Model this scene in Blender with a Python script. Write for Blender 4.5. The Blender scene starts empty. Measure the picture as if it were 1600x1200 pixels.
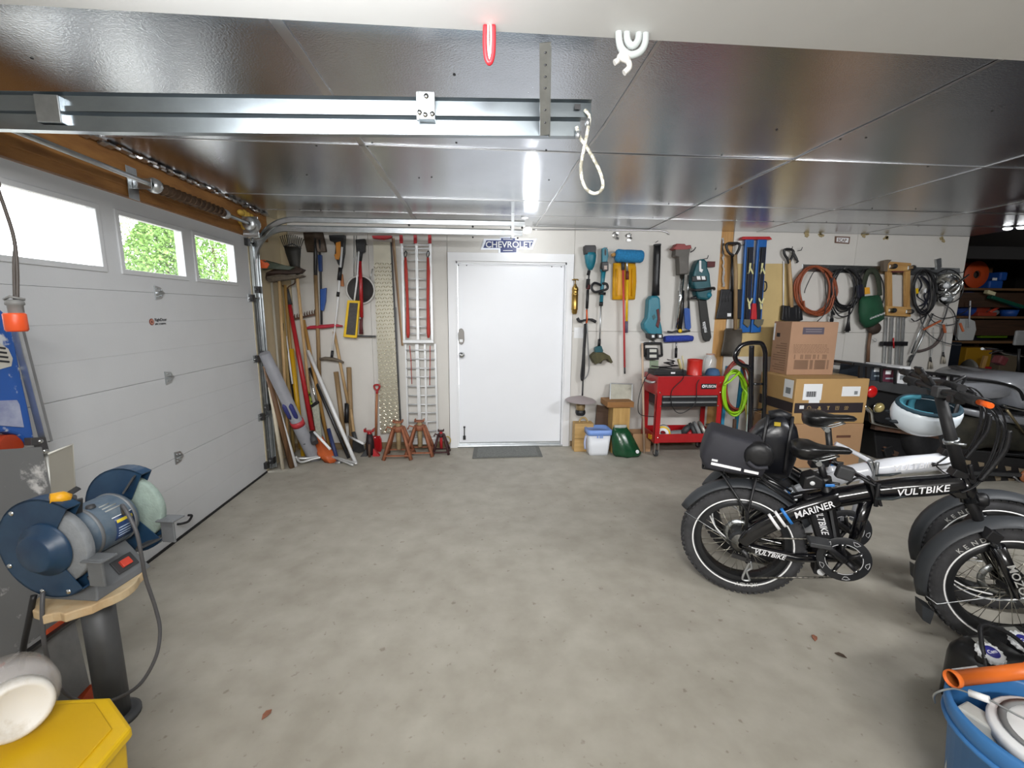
import bpy, bmesh, math, random
from mathutils import Vector, Matrix
rnd = random.Random(7)
C = bpy.context.scene.collection
PI = math.pi
# ---------------------------------------------------------------- camera, light, exposure
F_PX, PITCH, YAW, ROLL, CAM_H = 688.6, .1636, .0758, .008, 1.5275
DB = 4.84            # back wall plane
XL = -2.009          # garage door inner plane
ZC = 2.41            # ceiling
_fw = Vector((math.sin(YAW)*math.cos(PITCH), math.cos(YAW)*math.cos(PITCH), -math.sin(PITCH)))
_r0 = Vector((math.cos(YAW), -math.sin(YAW), 0)); _u0 = _r0.cross(_fw)
_rt = _r0*math.cos(ROLL)+_u0*math.sin(ROLL); _up = _u0*math.cos(ROLL)-_r0*math.sin(ROLL)
CAMP = Vector((0, 0, CAM_H))
cd = bpy.data.cameras.new('camera'); cam = bpy.data.objects.new('camera', cd); C.objects.link(cam)
cd.sensor_width = 36; cd.lens = F_PX/1600*36; cd.clip_start = .02; cd.clip_end = 200
m3 = Matrix((_rt, _up, -_fw)).transposed()
cam.matrix_world = Matrix.Translation(CAMP) @ m3.to_4x4()
bpy.context.scene.camera = cam
sc = bpy.context.scene
sc.view_settings.view_transform = 'Standard'; sc.view_settings.look = 'None'
sc.view_settings.gamma = 1; sc.view_settings.use_curve_mapping = False
sc.view_settings.exposure = 0.25
w = bpy.data.worlds.new('world'); sc.world = w; w.use_nodes = True
bg = w.node_tree.nodes['Background']; bg.inputs[0].default_value = (.93, .97, 1, 1); bg.inputs[1].default_value = 6.5
def area(name, loc, aim, sx, sy, watt, col=(1, 1, 1), spread=1.75):
    l = bpy.data.lights.new(name, 'AREA'); l.shape = 'RECTANGLE'; l.size = sx; l.size_y = sy; l.energy = watt; l.color = col; l.spread = spread
    o = bpy.data.objects.new(name, l); C.objects.link(o); o.location = loc
    o.rotation_euler = (Vector(aim)-Vector(loc)).to_track_quat('-Z', 'Y').to_euler()
    return o
area('ceiling_lamp_near', (-.5, .9, 2.34), (-.3, 4.8, .9), 1.2, .25, 30, (.97, .98, 1), 2.2)
area('ceiling_lamp_far', (3.0, .9, 2.34), (3.4, 4.8, .8), 1.2, .25, 46, (.97, .98, 1), 2.3)
area('rear_fill_light', (.4, -1.3, 2.36), (.5, .2, 0), 1.4, .3, 88, (1, .98, .95), 2.8)  # fill light added behind the camera to brighten the near floor
area('camera_flash', (.25, -.25, 1.95), (.9, 4.8, 1.0), .35, .35, 13, (1, 1, 1), 2.4)
def point(name, loc, watt, rad, col):
    l = bpy.data.lights.new(name, 'POINT'); l.energy = watt; l.shadow_soft_size = rad; l.color = col
    o = bpy.data.objects.new(name, l); C.objects.link(o); o.location = loc; return o
point('door_lamp_light', (.50, 4.36, 2.26), 6, .04, (.95, .98, 1))

# ---------------------------------------------------------------- photo to room: points on known planes
def ray(px, py): return _fw + _rt*((px-800)/F_PX) + _up*((600-py)/F_PX)
def _hit(px, py, ax, val):
    d = ray(px, py); return CAMP + d*((val-CAMP[ax])/d[ax])
def W(px, py, off=0.0):                                     # on the back wall, off in front of it (or on the left wall where that comes first)
    p = _hit(px, py, 1, DB-off)
    return p if p.x > -1.97 else _hit(px, py, 0, -1.97)
def At(px, py, Y): return _hit(px, py, 1, Y)
def Fl(px, py, z=0.0): return _hit(px, py, 2, z)            # on the floor
def Lw(px, py, off=0.0): return _hit(px, py, 0, XL+off)     # on the garage door plane
V = Vector
# ---------------------------------------------------------------- mesh builder
class MB:
    def __init__(s): s.v = []; s.f = []; s.sm = []
    def add(s, vs, fs, sm=False):
        n = len(s.v); s.v += [V(x) for x in vs]; s.f += [[i+n for i in f] for f in fs]; s.sm += [sm]*len(fs); return s
    def box(s, c, d, rot=None):
        c = V(c); vs = []
        for i in (-1, 1):
            for j in (-1, 1):
                for k in (-1, 1):
                    p = V((i*d[0]/2, j*d[1]/2, k*d[2]/2)); vs.append(c+(rot @ p if rot else p))
        return s.add(vs, [(0, 1, 3, 2), (4, 6, 7, 5), (0, 4, 5, 1), (2, 3, 7, 6), (0, 2, 6, 4), (1, 5, 7, 3)])
    def b2(s, a, b): a = V(a); b = V(b); return s.box((a+b)/2, [abs(x) for x in (b-a)])
    def bar(s, p, q, wx, wy, up=(0, 0, 1)):
        p = V(p); q = V(q); d = (q-p).normalized(); u = V(up)
        if abs(d.dot(u)) > .98: u = V((0, 1, 0))
        x = d.cross(u).normalized(); y = x.cross(d)
        return s.box((p+q)/2, (wx, wy, (q-p).length), Matrix((x, y, d)).transposed())
    def tube(s, pts, r, n=8, closed=False, flat=1.0, caps=True):
        pts = [V(p) for p in pts]; m = len(pts); rr = r if hasattr(r, '__len__') else [r]*m
        vs = []; X = None
        for i in range(m):
            a = pts[i-1] if (i or closed) else pts[0]; b = pts[(i+1) % m] if (i < m-1 or closed) else pts[-1]
            d = (b-a).normalized() if (b-a).length > 1e-9 else V((0, 0, 1))
            if X is None:
                X = d.cross(V((0, 0, 1)) if abs(d.z) < .9 else V((0, 1, 0))).normalized()
            X = X-d*X.dot(d)
            X = X.normalized() if X.length > 1e-6 else d.orthogonal().normalized()
            Y = d.cross(X)
            for k in range(n):
                t = 2*PI*k/n; vs.append(pts[i]+X*math.cos(t)*rr[i]+Y*math.sin(t)*rr[i]*flat)
        fs = []
        for i in range(m if closed else m-1):
            j = (i+1) % m
            for k in range(n): l = (k+1) % n; fs.append((i*n+k, i*n+l, j*n+l, j*n+k))
        s.add(vs, fs, True)
        if caps and not closed:
            s.f += [[len(s.v)-m*n+k for k in range(n)][::-1], [len(s.v)-n+k for k in range(n)]]; s.sm += [False, False]
        return s
    def lathe(s, prof, o=(0, 0, 0), ax=(0, 0, 1), n=24, sm=True, arc=None):
        o = V(o); ax = V(ax).normalized(); x = ax.orthogonal().normalized() if abs(ax.z) < .9 else V((1, 0, 0))
        x = (x-ax*x.dot(ax)).normalized(); y = ax.cross(x); vs = []; full = arc is None
        a0, a1 = arc if arc else (0, 2*PI); cnt = n if full else n+1
        for r, t in prof:
            for k in range(cnt):
                a = a0+(a1-a0)*k/n; vs.append(o+ax*t+(x*math.cos(a)+y*math.sin(a))*max(r, 1e-5))
        fs = []
        for i in range(len(prof)-1):
            for k in range(n):
                l = (k+1) % cnt if full else k+1
                fs.append((i*cnt+k, i*cnt+l, (i+1)*cnt+l, (i+1)*cnt+k))
        return s.add(vs, fs, sm)
    def prism(s, poly, vec):
        poly = [V(p) for p in poly]; vec = V(vec); n = len(poly)
        fs = [list(range(n))[::-1], [n+i for i in range(n)]]+[(i, (i+1) % n, n+(i+1) % n, n+i) for i in range(n)]
        return s.add(poly+[p+vec for p in poly], fs)
    def ell(s, c, r, rot=None, nu=16, nv=10):
        c = V(c); vs = []
        for j in range(nv+1):
            t = PI*j/nv
            for i in range(nu):
                u = 2*PI*i/nu; p = V((r[0]*math.sin(t)*math.cos(u), r[1]*math.sin(t)*math.sin(u), r[2]*math.cos(t)))
                vs.append(c+(rot @ p if rot else p))
        fs = [(j*nu+i, (j+1)*nu+i, (j+1)*nu+(i+1) % nu, j*nu+(i+1) % nu) for j in range(nv) for i in range(nu)]
        return s.add(vs, fs, True)
    def loft(s, secs, closed_ends=True, sm=True):
        n = len(secs[0]); vs = [p for q in secs for p in q]; fs = []
        for i in range(len(secs)-1):
            for k in range(n): l = (k+1) % n; fs.append((i*n+k, i*n+l, (i+1)*n+l, (i+1)*n+k))
        if closed_ends: fs += [list(range(n))[::-1], [(len(secs)-1)*n+k for k in range(n)]]
        return s.add(vs, fs, sm)
def cr(pts, n=6, closed=False):
    pts = [V(p) for p in pts]; m = len(pts); out = []
    g = (lambda i: pts[i % m]) if closed else (lambda i: pts[min(max(i, 0), m-1)])
    for i in range(m if closed else m-1):
        a, b, c, d = g(i-1), g(i), g(i+1), g(i+2)
        for k in range(n):
            t = k/n; out.append(.5*((2*b)+(c-a)*t+(2*a-5*b+4*c-d)*t*t+(3*b-a-3*c+d)*t**3))
    if not closed: out.append(pts[-1])
    return out
def ring(c, ax, r, n=24, a0=0, a1=2*PI, sq=1.0):
    c = V(c); ax = V(ax).normalized(); x = V((1, 0, 0)) if abs(ax.x) < .9 else V((0, 0, 1))
    x = (x-ax*x.dot(ax)).normalized(); y = ax.cross(x); k1 = n if abs(a1-a0-2*PI) < 1e-6 else n+1
    return [c+x*r*math.cos(a0+(a1-a0)*k/n)+y*r*sq*math.sin(a0+(a1-a0)*k/n) for k in range(k1)]
OFF = {}
def obj(name, mb, m, parent=None, bev=0, wn=False):
    off = OFF.get(parent.name, V((0, 0, 0))) if parent else V((0, 0, 0))
    me = bpy.data.meshes.new(name)
    me.from_pydata([tuple(v-off) for v in mb.v], [], mb.f); me.update()
    me.polygons.foreach_set('use_smooth', mb.sm)
    bm = bmesh.new(); bm.from_mesh(me); bmesh.ops.recalc_face_normals(bm, faces=bm.faces[:]); bm.to_mesh(me); bm.free()
    o = bpy.data.objects.new(name, me); C.objects.link(o); me.materials.append(m)
    if parent: o.parent = parent; OFF[o.name] = off
    if bev:
        b = o.modifiers.new('bevel', 'BEVEL'); b.width = bev; b.segments = 2; b.limit_method = 'ANGLE'; b.angle_limit = .9
    return o
def tag(o, label, cat, group=None, kind=None):
    o['label'] = label; o['category'] = cat
    if group: o['group'] = group
    if kind: o['kind'] = kind
    return o
def thing(name, label, cat, loc, group=None, rotz=None):
    o = bpy.data.objects.new(name, None); C.objects.link(o); o.location = loc; o.empty_display_size = .05
    OFF[o.name] = V((0, 0, 0)) if rotz is not None else V(loc)
    if rotz is not None: o.rotation_euler = (0, 0, rotz)
    return tag(o, label, cat, group)
def one(name, mb, m, label, cat, group=None, bev=0):
    # a thing that is one mesh; origin moved to its base
    mn = V([min(v[i] for v in mb.v) for i in range(3)]); mx = V([max(v[i] for v in mb.v) for i in range(3)])
    b = V(((mn.x+mx.x)/2, (mn.y+mx.y)/2, mn.z)); mb.v = [v-b for v in mb.v]
    o = obj(name, mb, m, None, bev); o.location = b; return tag(o, label, cat, group)
def struct(name, mb, m, parent=None, bev=0):
    o = obj(name, mb, m, parent, bev)
    if not parent: o['kind'] = 'structure'
    return o
def lettering(name, s, size, org, xd, yd, m, parent, ext=.0012, shear=0, sx=1.0, align='LEFT'):
    cu = bpy.data.curves.new('lettering', 'FONT'); cu.body = s; cu.size = 1; cu.shear = shear; cu.resolution_u = 3; cu.offset = .014; cu.align_x = align
    t = bpy.data.objects.new('lettering_source', cu); me = bpy.data.meshes.new_from_object(t)
    bpy.data.objects.remove(t); bpy.data.curves.remove(cu)
    xd = V(xd).normalized(); yd = V(yd).normalized(); nz = xd.cross(yd); org = V(org)
    mb = MB(); k = len(me.vertices); fs = [list(p.vertices) for p in me.polygons]
    mb.add([org+xd*v.co.x*size*sx+yd*v.co.y*size+nz*ext for v in me.vertices], fs)
    ed = {}
    for f in fs:
        for i in range(len(f)):
            a, b = f[i], f[(i+1) % len(f)]; ed[(a, b)] = 1
    vs = [org+xd*v.co.x*size*sx+yd*v.co.y*size for v in me.vertices]
    n = len(mb.v); mb.v += vs
    for (a, b) in ed:
        if (b, a) not in ed: mb.f.append([a, b, b+n, a+n]); mb.sm.append(False)
    bpy.data.meshes.remove(me)
    return obj(name, mb, m, parent)
# ---------------------------------------------------------------- materials
def lin(h):
    h = h.lstrip('#'); c = [int(h[i:i+2], 16)/255 for i in (0, 2, 4)]
    return tuple(x/12.92 if x <= .04045 else ((x+.055)/1.055)**2.4 for x in c)+(1,)
MATS = {}
def mat(name, hx, rough=.5, metal=0, var=0.0, scale=8.0, bump=0.0, bscale=None, hx2=None, stretch=None, emit=0, coat=0, alpha=1, spec=.5, thr=None, trans=0):
    if name in MATS: return MATS[name]
    m = bpy.data.materials.new(name); m.use_nodes = True; nt = m.node_tree; b = nt.nodes['Principled BSDF']
    c = lin(hx); b.inputs['Base Color'].default_value = c; b.inputs['Roughness'].default_value = rough; b.inputs['Metallic'].default_value = metal
    b.inputs['Specular IOR Level'].default_value = spec
    if coat: b.inputs['Coat Weight'].default_value = coat; b.inputs['Coat Roughness'].default_value = .08
    if emit: b.inputs['Emission Color'].default_value = c; b.inputs['Emission Strength'].default_value = emit
    if trans: b.inputs['Transmission Weight'].default_value = trans
    b.inputs['Alpha'].default_value = alpha
    if var or hx2 or bump:
        tc = nt.nodes.new('ShaderNodeTexCoord'); src = tc.outputs['Object']
        if stretch:
            mp = nt.nodes.new('ShaderNodeMapping'); mp.inputs['Scale'].default_value = stretch; nt.links.new(src, mp.inputs['Vector']); src = mp.outputs['Vector']
    if var or hx2:
        n = nt.nodes.new('ShaderNodeTexNoise'); n.inputs['Scale'].default_value = scale; n.inputs['Detail'].default_value = 6; n.inputs['Roughness'].default_value = .62
        nt.links.new(src, n.inputs['Vector'])
        r = nt.nodes.new('ShaderNodeValToRGB'); lo, hi = thr or (.3, .7)
        r.color_ramp.elements[0].position = lo; r.color_ramp.elements[1].position = hi
        c2 = lin(hx2) if hx2 else tuple(min(1, x*(1+var)) for x in c[:3])+(1,)
        c1 = c if hx2 else tuple(x*(1-var) for x in c[:3])+(1,)
        r.color_ramp.elements[0].color = c1; r.color_ramp.elements[1].color = c2
        nt.links.new(n.outputs['Fac'], r.inputs['Fac']); nt.links.new(r.outputs['Color'], b.inputs['Base Color'])
    if bump:
        n2 = nt.nodes.new('ShaderNodeTexNoise'); n2.inputs['Scale'].default_value = bscale or scale*4; n2.inputs['Detail'].default_value = 4
        nt.links.new(src, n2.inputs['Vector'])
        bp = nt.nodes.new('ShaderNodeBump'); bp.inputs['Strength'].default_value = bump; bp.inputs['Distance'].default_value = .004
        nt.links.new(n2.outputs['Fac'], bp.inputs['Height']); nt.links.new(bp.outputs['Normal'], b.inputs['Normal'])
    MATS[name] = m; return m
def wood(name, hx, hx2, ax='z', rough=.6):
    st = {'z': (14, 14, 1.2), 'x': (1.2, 14, 14), 'y': (14, 1.2, 14)}[ax]
    return mat(name, hx, rough, hx2=hx2, scale=2.2, stretch=st, bump=.15, bscale=6)
BLK = mat('black_plastic', '#17171a', .45, var=.2, scale=20)
RUB = mat('rubber_black', '#1f1f21', .8, var=.25, scale=30, bump=.2, bscale=120)
DGR = mat('dark_grey_plastic', '#3a3b3d', .55, var=.15, scale=12)
GRY = mat('mid_grey_plastic', '#7c7d7e', .5, var=.1, scale=12)
WHT = mat('white_plastic', '#e6e7e8', .35)
STL = mat('galvanised_steel', '#b9bdbf', .32, 1, var=.12, scale=18, bump=.05, bscale=60)
CHR = mat('chrome', '#d8dadb', .12, 1)
ALU = mat('bare_aluminium', '#c3c6c8', .38, .9, var=.1, scale=14)
DST = mat('dark_steel', '#4a4a4b', .45, .8, var=.2, scale=20)
RST = mat('rusty_steel', '#6b4a38', .75, .2, hx2='#43372f', scale=18, bump=.2)
RED = mat('red_paint', '#a5141a', .35, var=.08, scale=10, coat=.3)
REDP = mat('red_plastic', '#b3222a', .45, var=.08, scale=14)
ORG = mat('orange_plastic', '#d2561c', .45, var=.1, scale=14)
YEL = mat('yellow_plastic', '#e3b916', .42, var=.06, scale=10)
BLU = mat('blue_plastic', '#1f4f9c', .45, var=.1, scale=14)
TEAL = mat('teal_plastic', '#1d7386', .4, var=.1, scale=14)
TEALD = mat('dark_teal_plastic', '#125059', .4, var=.12, scale=14)
PINE = wood('pine_wood', '#c8a064', '#a97b42')
PINEX = wood('pine_wood_flat', '#c8a064', '#a97b42', 'x')
ASH = wood('worn_ash_handle', '#a38862', '#7d6446')
OAK = wood('tan_handle', '#c2a47a', '#a07f53')
DKW = wood('shaded_wood', '#4d3524', '#33241a', 'x')  # shelf wood darkened, the bay's shade put into the colour
CARD = mat('cardboard', '#a98562', .8, var=.05, scale=5, bump=.05, bscale=80)
CARD2 = mat('cardboard_yellowish', '#b08d5b', .8, var=.05, scale=5, bump=.05, bscale=80)
LABEL = mat('paper_label', '#e4e6e8', .6)
INK = mat('ink_dark', '#2b2b2f', .7)
GLS = mat('clear_glass', '#f4f8f8', .03, alpha=.25, spec=.8)
# ================================================================ THE SETTING
M_FLOOR = mat('concrete_floor', '#b3afa4', .62, hx2='#a09b90', scale=1.6, bump=.12, bscale=22, thr=(.25, .75))
nt = M_FLOOR.node_tree; b = nt.nodes['Principled BSDF']
tc = nt.nodes.new('ShaderNodeTexCoord'); vz = nt.nodes.new('ShaderNodeTexNoise'); vz.inputs['Scale'].default_value = 26; vz.inputs['Detail'].default_value = 3
rp = nt.nodes.new('ShaderNodeValToRGB'); rp.color_ramp.elements[0].position = .27; rp.color_ramp.elements[1].position = .34
rp.color_ramp.elements[0].color = (.45, .40, .34, 1); rp.color_ramp.elements[1].color = (1, 1, 1, 1)
mx = nt.nodes.new('ShaderNodeMixRGB'); mx.blend_type = 'MULTIPLY'; mx.inputs[0].default_value = .55
nt.links.new(tc.outputs['Object'], vz.inputs['Vector']); nt.links.new(vz.outputs['Fac'], rp.inputs['Fac'])
old = b.inputs['Base Color'].links[0].from_socket; nt.links.new(old, mx.inputs[1]); nt.links.new(rp.outputs['Color'], mx.inputs[2])
vb = nt.nodes.new('ShaderNodeTexNoise'); vb.inputs['Scale'].default_value = 7; vb.inputs['Detail'].default_value = 8; nt.links.new(tc.outputs['Object'], vb.inputs['Vector'])
rb = nt.nodes.new('ShaderNodeValToRGB'); rb.color_ramp.elements[0].position = .3; rb.color_ramp.elements[1].position = .7; rb.color_ramp.elements[0].color = (.86, .85, .83, 1); rb.color_ramp.elements[1].color = (1.05, 1.05, 1.05, 1)
mx2 = nt.nodes.new('ShaderNodeMixRGB'); mx2.blend_type = 'MULTIPLY'; mx2.inputs[0].default_value = 1
nt.links.new(vb.outputs['Fac'], rb.inputs['Fac']); nt.links.new(mx.outputs[0], mx2.inputs[1]); nt.links.new(rb.outputs['Color'], mx2.inputs[2])
nt.links.new(mx2.outputs[0], b.inputs['Base Color'])
M_WALL = mat('white_wall_board', '#d0cdc7', .5, var=.03, scale=3, bump=.03, bscale=40)
M_WALLB = mat('beige_plywood', '#c9bb9c', .6, var=.05, scale=3)
M_DOORW = mat('white_door_paint', '#eef0f4', .35, var=.01, scale=3)
M_TRIM = mat('white_trim', '#e9eaec', .4)
M_GAR = mat('garage_door_white', '#c9cbcd', .45, var=.02, scale=4, bump=.06, bscale=90)
M_DRYW = mat('white_drywall', '#e8e8e6', .7, var=.02, scale=3)
M_OSB = mat('raw_lumber', '#a8773f', .7, hx2='#7d5228', scale=3, stretch=(6, 1.2, 6), bump=.1)
M_DARK = mat('shaded_interior', '#14110f', .8, var=.2, scale=3)  # near-black, the unlit bay's shade put into the colour
M_FOIL = mat('foil_facing', '#c2c6cc', .17, 1, var=.07, scale=2.5, bump=.26, bscale=150)
X_R = 5.60
fl = struct('floor', MB().b2((-3.2, -2.6, -.1), (11, 9.2, 0)), M_FLOOR)
# foil-faced insulation boards, each a part of the ceiling
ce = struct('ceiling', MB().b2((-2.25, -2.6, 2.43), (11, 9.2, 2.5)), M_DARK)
xs = [-2.04, -.62, .60, 1.83, 3.05, 4.27, 5.60]
for i in range(6):
    for (y0, y1) in ((1.53, 2.62), (2.625, DB)):
        struct('foil_board', MB().b2((xs[i]+.002, y0, ZC+.001*((i*7) % 3)), (xs[i+1]-.002, y1, 2.43)), M_FOIL, ce)
M_TAPE = mat('foil_tape', '#c9c9c9', .3, 1, bump=.3, bscale=35)
def seam(a, c, wd=.03):
    pts = [V(a).lerp(V(c), k/14)+V((rnd.uniform(-.006, .006), rnd.uniform(-.004, .004), 0)) for k in range(15)]
    mb = MB()
    for p, q in zip(pts, pts[1:]): mb.bar((p.x, p.y, ZC-.0015), (q.x, q.y, ZC-.0015), wd*rnd.uniform(.8, 1.1), .003)
    return struct('tape_strip', mb, M_TAPE, ce)
for i in range(1, 6): seam((xs[i], 1.55, 0), (xs[i], DB-.02, 0), .013 if i != 1 else .04)
seam((-2, 2.62, 0), (5.55, 2.62, 0), .012); seam((-2.0, 4.30, 0), (5.5, 4.30, 0), .007)
seam((-2.0, 3.75, 0), (5.5, 3.75, 0), .008)
# scattered fastener heads in the foil
mb = MB()
for i in range(70):
    x, y = rnd.uniform(-1.9, 5.4), rnd.choice((1.9, 2.25, 2.6, 3.2, 3.7, 4.3))+rnd.uniform(-.06, .06)
    mb.lathe([(0, -.003), (.005, -.002), (.006, 0)], (x, y, ZC), n=8)
o = struct('fastener', mb, DST, ce); o['kind'] = 'stuff'
struct('drywall_panel', MB().b2((-2.2, -2.6, 2.385), (9, 1.53, 2.43)), M_DRYW, ce)
# back wall: boards as parts around the door opening
DX0, DX1, DZ = -.235, .945, 2.035
wb = struct('wall_back', MB().b2((-2.2, DB+.10, 0), (DX0-.01, DB+.16, 2.43)).b2((DX1+.01, DB+.10, 0), (X_R-.02, DB+.16, 2.43)).b2((DX0-.01, DB+.1, DZ+.02), (DX1+.01, DB+.16, 2.43)), M_WALL)
vx = [-2.2, -1.94, -1.1, -.33]
SILL = 1.315
for a, c in ((-1.94, -1.14), (-1.14, -.33)):
    struct('wall_board', MB().b2((a+.0015, DB, .0), (c-.0015, DB+.1, ZC)), M_WALL, wb)
struct('plywood_board', MB().b2((-2.1, DB-.004, 0), (-1.943, DB+.1, ZC)), M_WALLB, wb)
struct('wall_board', MB().b2((-.328, DB, DZ+.02), (1.028, DB+.1, ZC)), M_WALL, wb)
struct('wall_board', MB().b2((-.328, DB, 0), (DX0-.01, DB+.1, DZ+.018)), M_WALL, wb)
struct('wall_board', MB().b2((DX1+.01, DB, 0), (1.028, DB+.1, DZ+.018)), M_WALL, wb)
for (x0, x1) in ((1.031, 2.655), (2.80, 4.24), (4.243, X_R)):
    for (z0, z1) in ((0, SILL-.0015), (SILL+.0015, ZC)):
        struct('wall_board', MB().b2((x0, DB, z0), (x1, DB+.1, z1)), M_WALL, wb)
st = struct('stud', MB().b2((2.66, DB+.012, 0), (2.797, DB+.1, ZC)), wood('stud_pine', '#c99d63', '#ad7e45'), wb)
# tan unpainted patch right of the stud
p = [W(1152, 412), W(1236, 412), W(1236, 557), W(1150, 557)]
struct('plywood_patch', MB().prism([q+V((0, -.003, 0)) for q in p], (0, .004, 0)), mat('tan_plywood', '#c3ab76', .6, var=.06, scale=4), wb)
# crumpled foil hanging down along the stud
mb = MB()
pts = [W(1130, y, .012)+V((rnd.uniform(-.008, .008), 0, 0)) for y in range(372, 452, 4)]
for a, c in zip(pts, pts[1:]): mb.bar(a, c, rnd.uniform(.012, .024), .01, up=(0, 1, 0))
struct('foil_strip', mb, M_TAPE, wb)
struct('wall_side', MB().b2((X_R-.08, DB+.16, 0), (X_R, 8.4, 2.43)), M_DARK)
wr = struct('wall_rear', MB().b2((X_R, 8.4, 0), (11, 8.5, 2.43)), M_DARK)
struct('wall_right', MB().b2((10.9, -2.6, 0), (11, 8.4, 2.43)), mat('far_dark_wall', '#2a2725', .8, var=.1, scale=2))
struct('wall_front', MB().b2((-2.2, -2.7, 0), (11, -2.6, 2.43)), M_DRYW)
# left wall round the garage door
YD0, YD1, ZD = 1.80, 4.149, 2.15
wl = struct('wall_left', MB().b2((-2.2, -2.6, 0), (-2.0, YD0-.06, 2.43)).b2((-2.2, YD1+.03, 0), (-2.035, DB, 2.43)), M_DRYW)
struct('plywood_board', MB().b2((-2.034, YD1+.03, 0), (-2.022, DB, ZC)), M_WALLB, wl)
struct('header_board', MB().b2((-2.2, YD0-.06, ZD+.01), (-2.004, DB-.3, 2.43)), M_OSB, wl)
struct('lintel_board', MB().b2((-2.004, 1.2, ZD+.06), (-1.999, 4.2, ZD+.15)), M_OSB, wl, .003)
mb = MB()
for i in range(60):
    y = 2.3+i*.037; mb.box((-1.985+rnd.uniform(0, .02), y, ZC-.012+rnd.uniform(-.01, .006)), (.03, .045, .012), Matrix.Rotation(rnd.uniform(-.6, .6), 3, 'Y'))
struct('foil_edging', mb, M_TAPE, wl)
mb = MB()
for i in range(9):
    mb.ell((-1.99+rnd.uniform(0, .02), 4.12+rnd.uniform(-.14, .08), 2.24+rnd.uniform(-.05, .09)), (.025, rnd.uniform(.03, .06), rnd.uniform(.02, .045)), None, 10, 6)
struct('spray_foam', mb, mat('spray_foam', '#c9a648', .7, bump=.5, bscale=40), wl)
# baseboards
struct('baseboard_back', MB().b2((-2.02, DB-.012, 0), (-.345, DB, .075)).b2((1.04, DB-.012, 0), (2.655, DB, .06)), wood('stained_board', '#8f7a5c', '#6c5940', 'x'))
# exterior ground outside the garage door
struct('ground_outside', MB().b2((-40, -16, -.25), (-2.35, 26, -.12)), mat('driveway_gravel', '#9a978f', .9, var=.1, scale=6))
# ---------------------------------------------------------------- entry door in the back wall
d1 = thing('door_1', '', 'door', (.355, DB, 0)); del d1['label'], d1['category']; d1['kind'] = 'structure'
def part(n, mb, m, par, bev=0): return obj(n, mb, m, par, bev)
part('door_leaf', MB().b2((DX0+.012, DB+.035, .022), (DX1-.012, DB+.08, DZ-.012)), M_DOORW, d1, .003)
part('door_frame', MB().b2((DX0-.02, DB-.0, 0), (DX0+.008, DB+.1, DZ+.02)).b2((DX1-.008, DB, 0), (DX1+.02, DB+.1, DZ+.02)).b2((DX0-.02, DB, DZ-.008), (DX1+.02, DB+.1, DZ+.02)), M_TRIM, d1)
for a, c in (((-.325, DB-.018, 0), (DX0-.005, DB-.001, DZ+.10)), ((DX1+.005, DB-.018, 0), (1.025, DB-.001, DZ+.10)), ((-.325, DB-.02, DZ+.012), (1.025, DB-.0005, DZ+.10))):
    part('casing', MB().b2(a, c), M_TRIM, d1, .003)
part('threshold', MB().b2((DX0-.01, DB-.02, 0), (DX1+.01, DB+.1, .02)), STL, d1, .003)
part('weather_strip', MB().b2((DX0+.012, DB+.028, .022), (DX1-.012, DB+.036, .05)), ALU, d1)
kp = W(720.5, 526); kn = W(721.5, 555)
mb = MB(); pl = [V((kp.x+.033*math.cos(t)*1, DB+.033, kp.z+.058*math.sin(t)+(.03 if math.sin(t) > 0 else -.03)*1)) for t in [2*PI*k/24 for k in range(24)]]
kl = part('keypad_lock', mb.prism(pl, (0, -.022, 0)), mat('satin_nickel', '#85827e', .5, .5), d1, .004)
part('lock_window', MB().box((kp.x, DB+.008, kp.z-.045), (.035, .006, .03)), WHT, kl)
part('door_knob', MB().lathe([(.033, 0), (.033, .008), (.014, .012), (.013, .03), (.028, .04), (.03, .055), (.022, .066), (0, .068)], (kn.x, DB+.034, kn.z), (0, -1, 0)), CHR, d1)
for q in (716, 729, 863, 878):
    c = W(q, 411.5); part('closer_screw', MB().lathe([(.006, 0), (.006, .004), (0, .005)], (c.x, DB+.034, DZ-.028), (0, -1, 0), 8), DST, d1)
b0 = W(725.5, 671); b1 = W(725.5, 685)
part('foot_bolt', MB().tube([(b0.x, DB+.022, b0.z+.02), (b0.x, DB+.022, b1.z)], .006).box((b0.x, DB+.026, b0.z+.02), (.022, .016, .016)).box((b1.x, DB+.026, b1.z), (.03, .016, .045)), DST, d1)
# ---------------------------------------------------------------- sectional garage door in the left wall
d2 = thing('door_2', '', 'door', (XL, 2.97, 0)); del d2['label'], d2['category']; d2['kind'] = 'structure'
zs = [0.01, .549, 1.086, 1.624, ZD]
xb = XL-.045
for i in range(3):
    z0, z1 = zs[i]+.0008, zs[i+1]-.0008
    mb = MB(); n = 3; hh = (z1-z0)/n
    for k in range(n):     # three ribbed bands, shallow grooves between
        mb.b2((xb, YD0, z0+k*hh+.0012), (XL, YD1, z0+(k+1)*hh-.0012))
    mb.b2((xb, YD0, z0), (XL-.002, YD1, z1))
    part('door_section', mb, M_GAR, d2, .001)
wins = [(2.06, 2.59), (2.733, 3.27), (3.40, 3.915)]
WZ0, WZ1 = 1.74, 2.047
mb = MB().b2((xb, YD0, zs[3]+.0008), (XL, YD1, WZ0)).b2((xb, YD0, WZ1), (XL, YD1, ZD))
ed = [YD0]+[q for a in wins for q in a]+[YD1]
for k in range(0, len(ed), 2): mb.b2((xb, ed[k], WZ0), (XL, ed[k+1], WZ1))
part('door_section', mb, M_GAR, d2)
M_PANE = mat('window_glass', '#ffffff', .02, alpha=.08, spec=.6)
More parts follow.
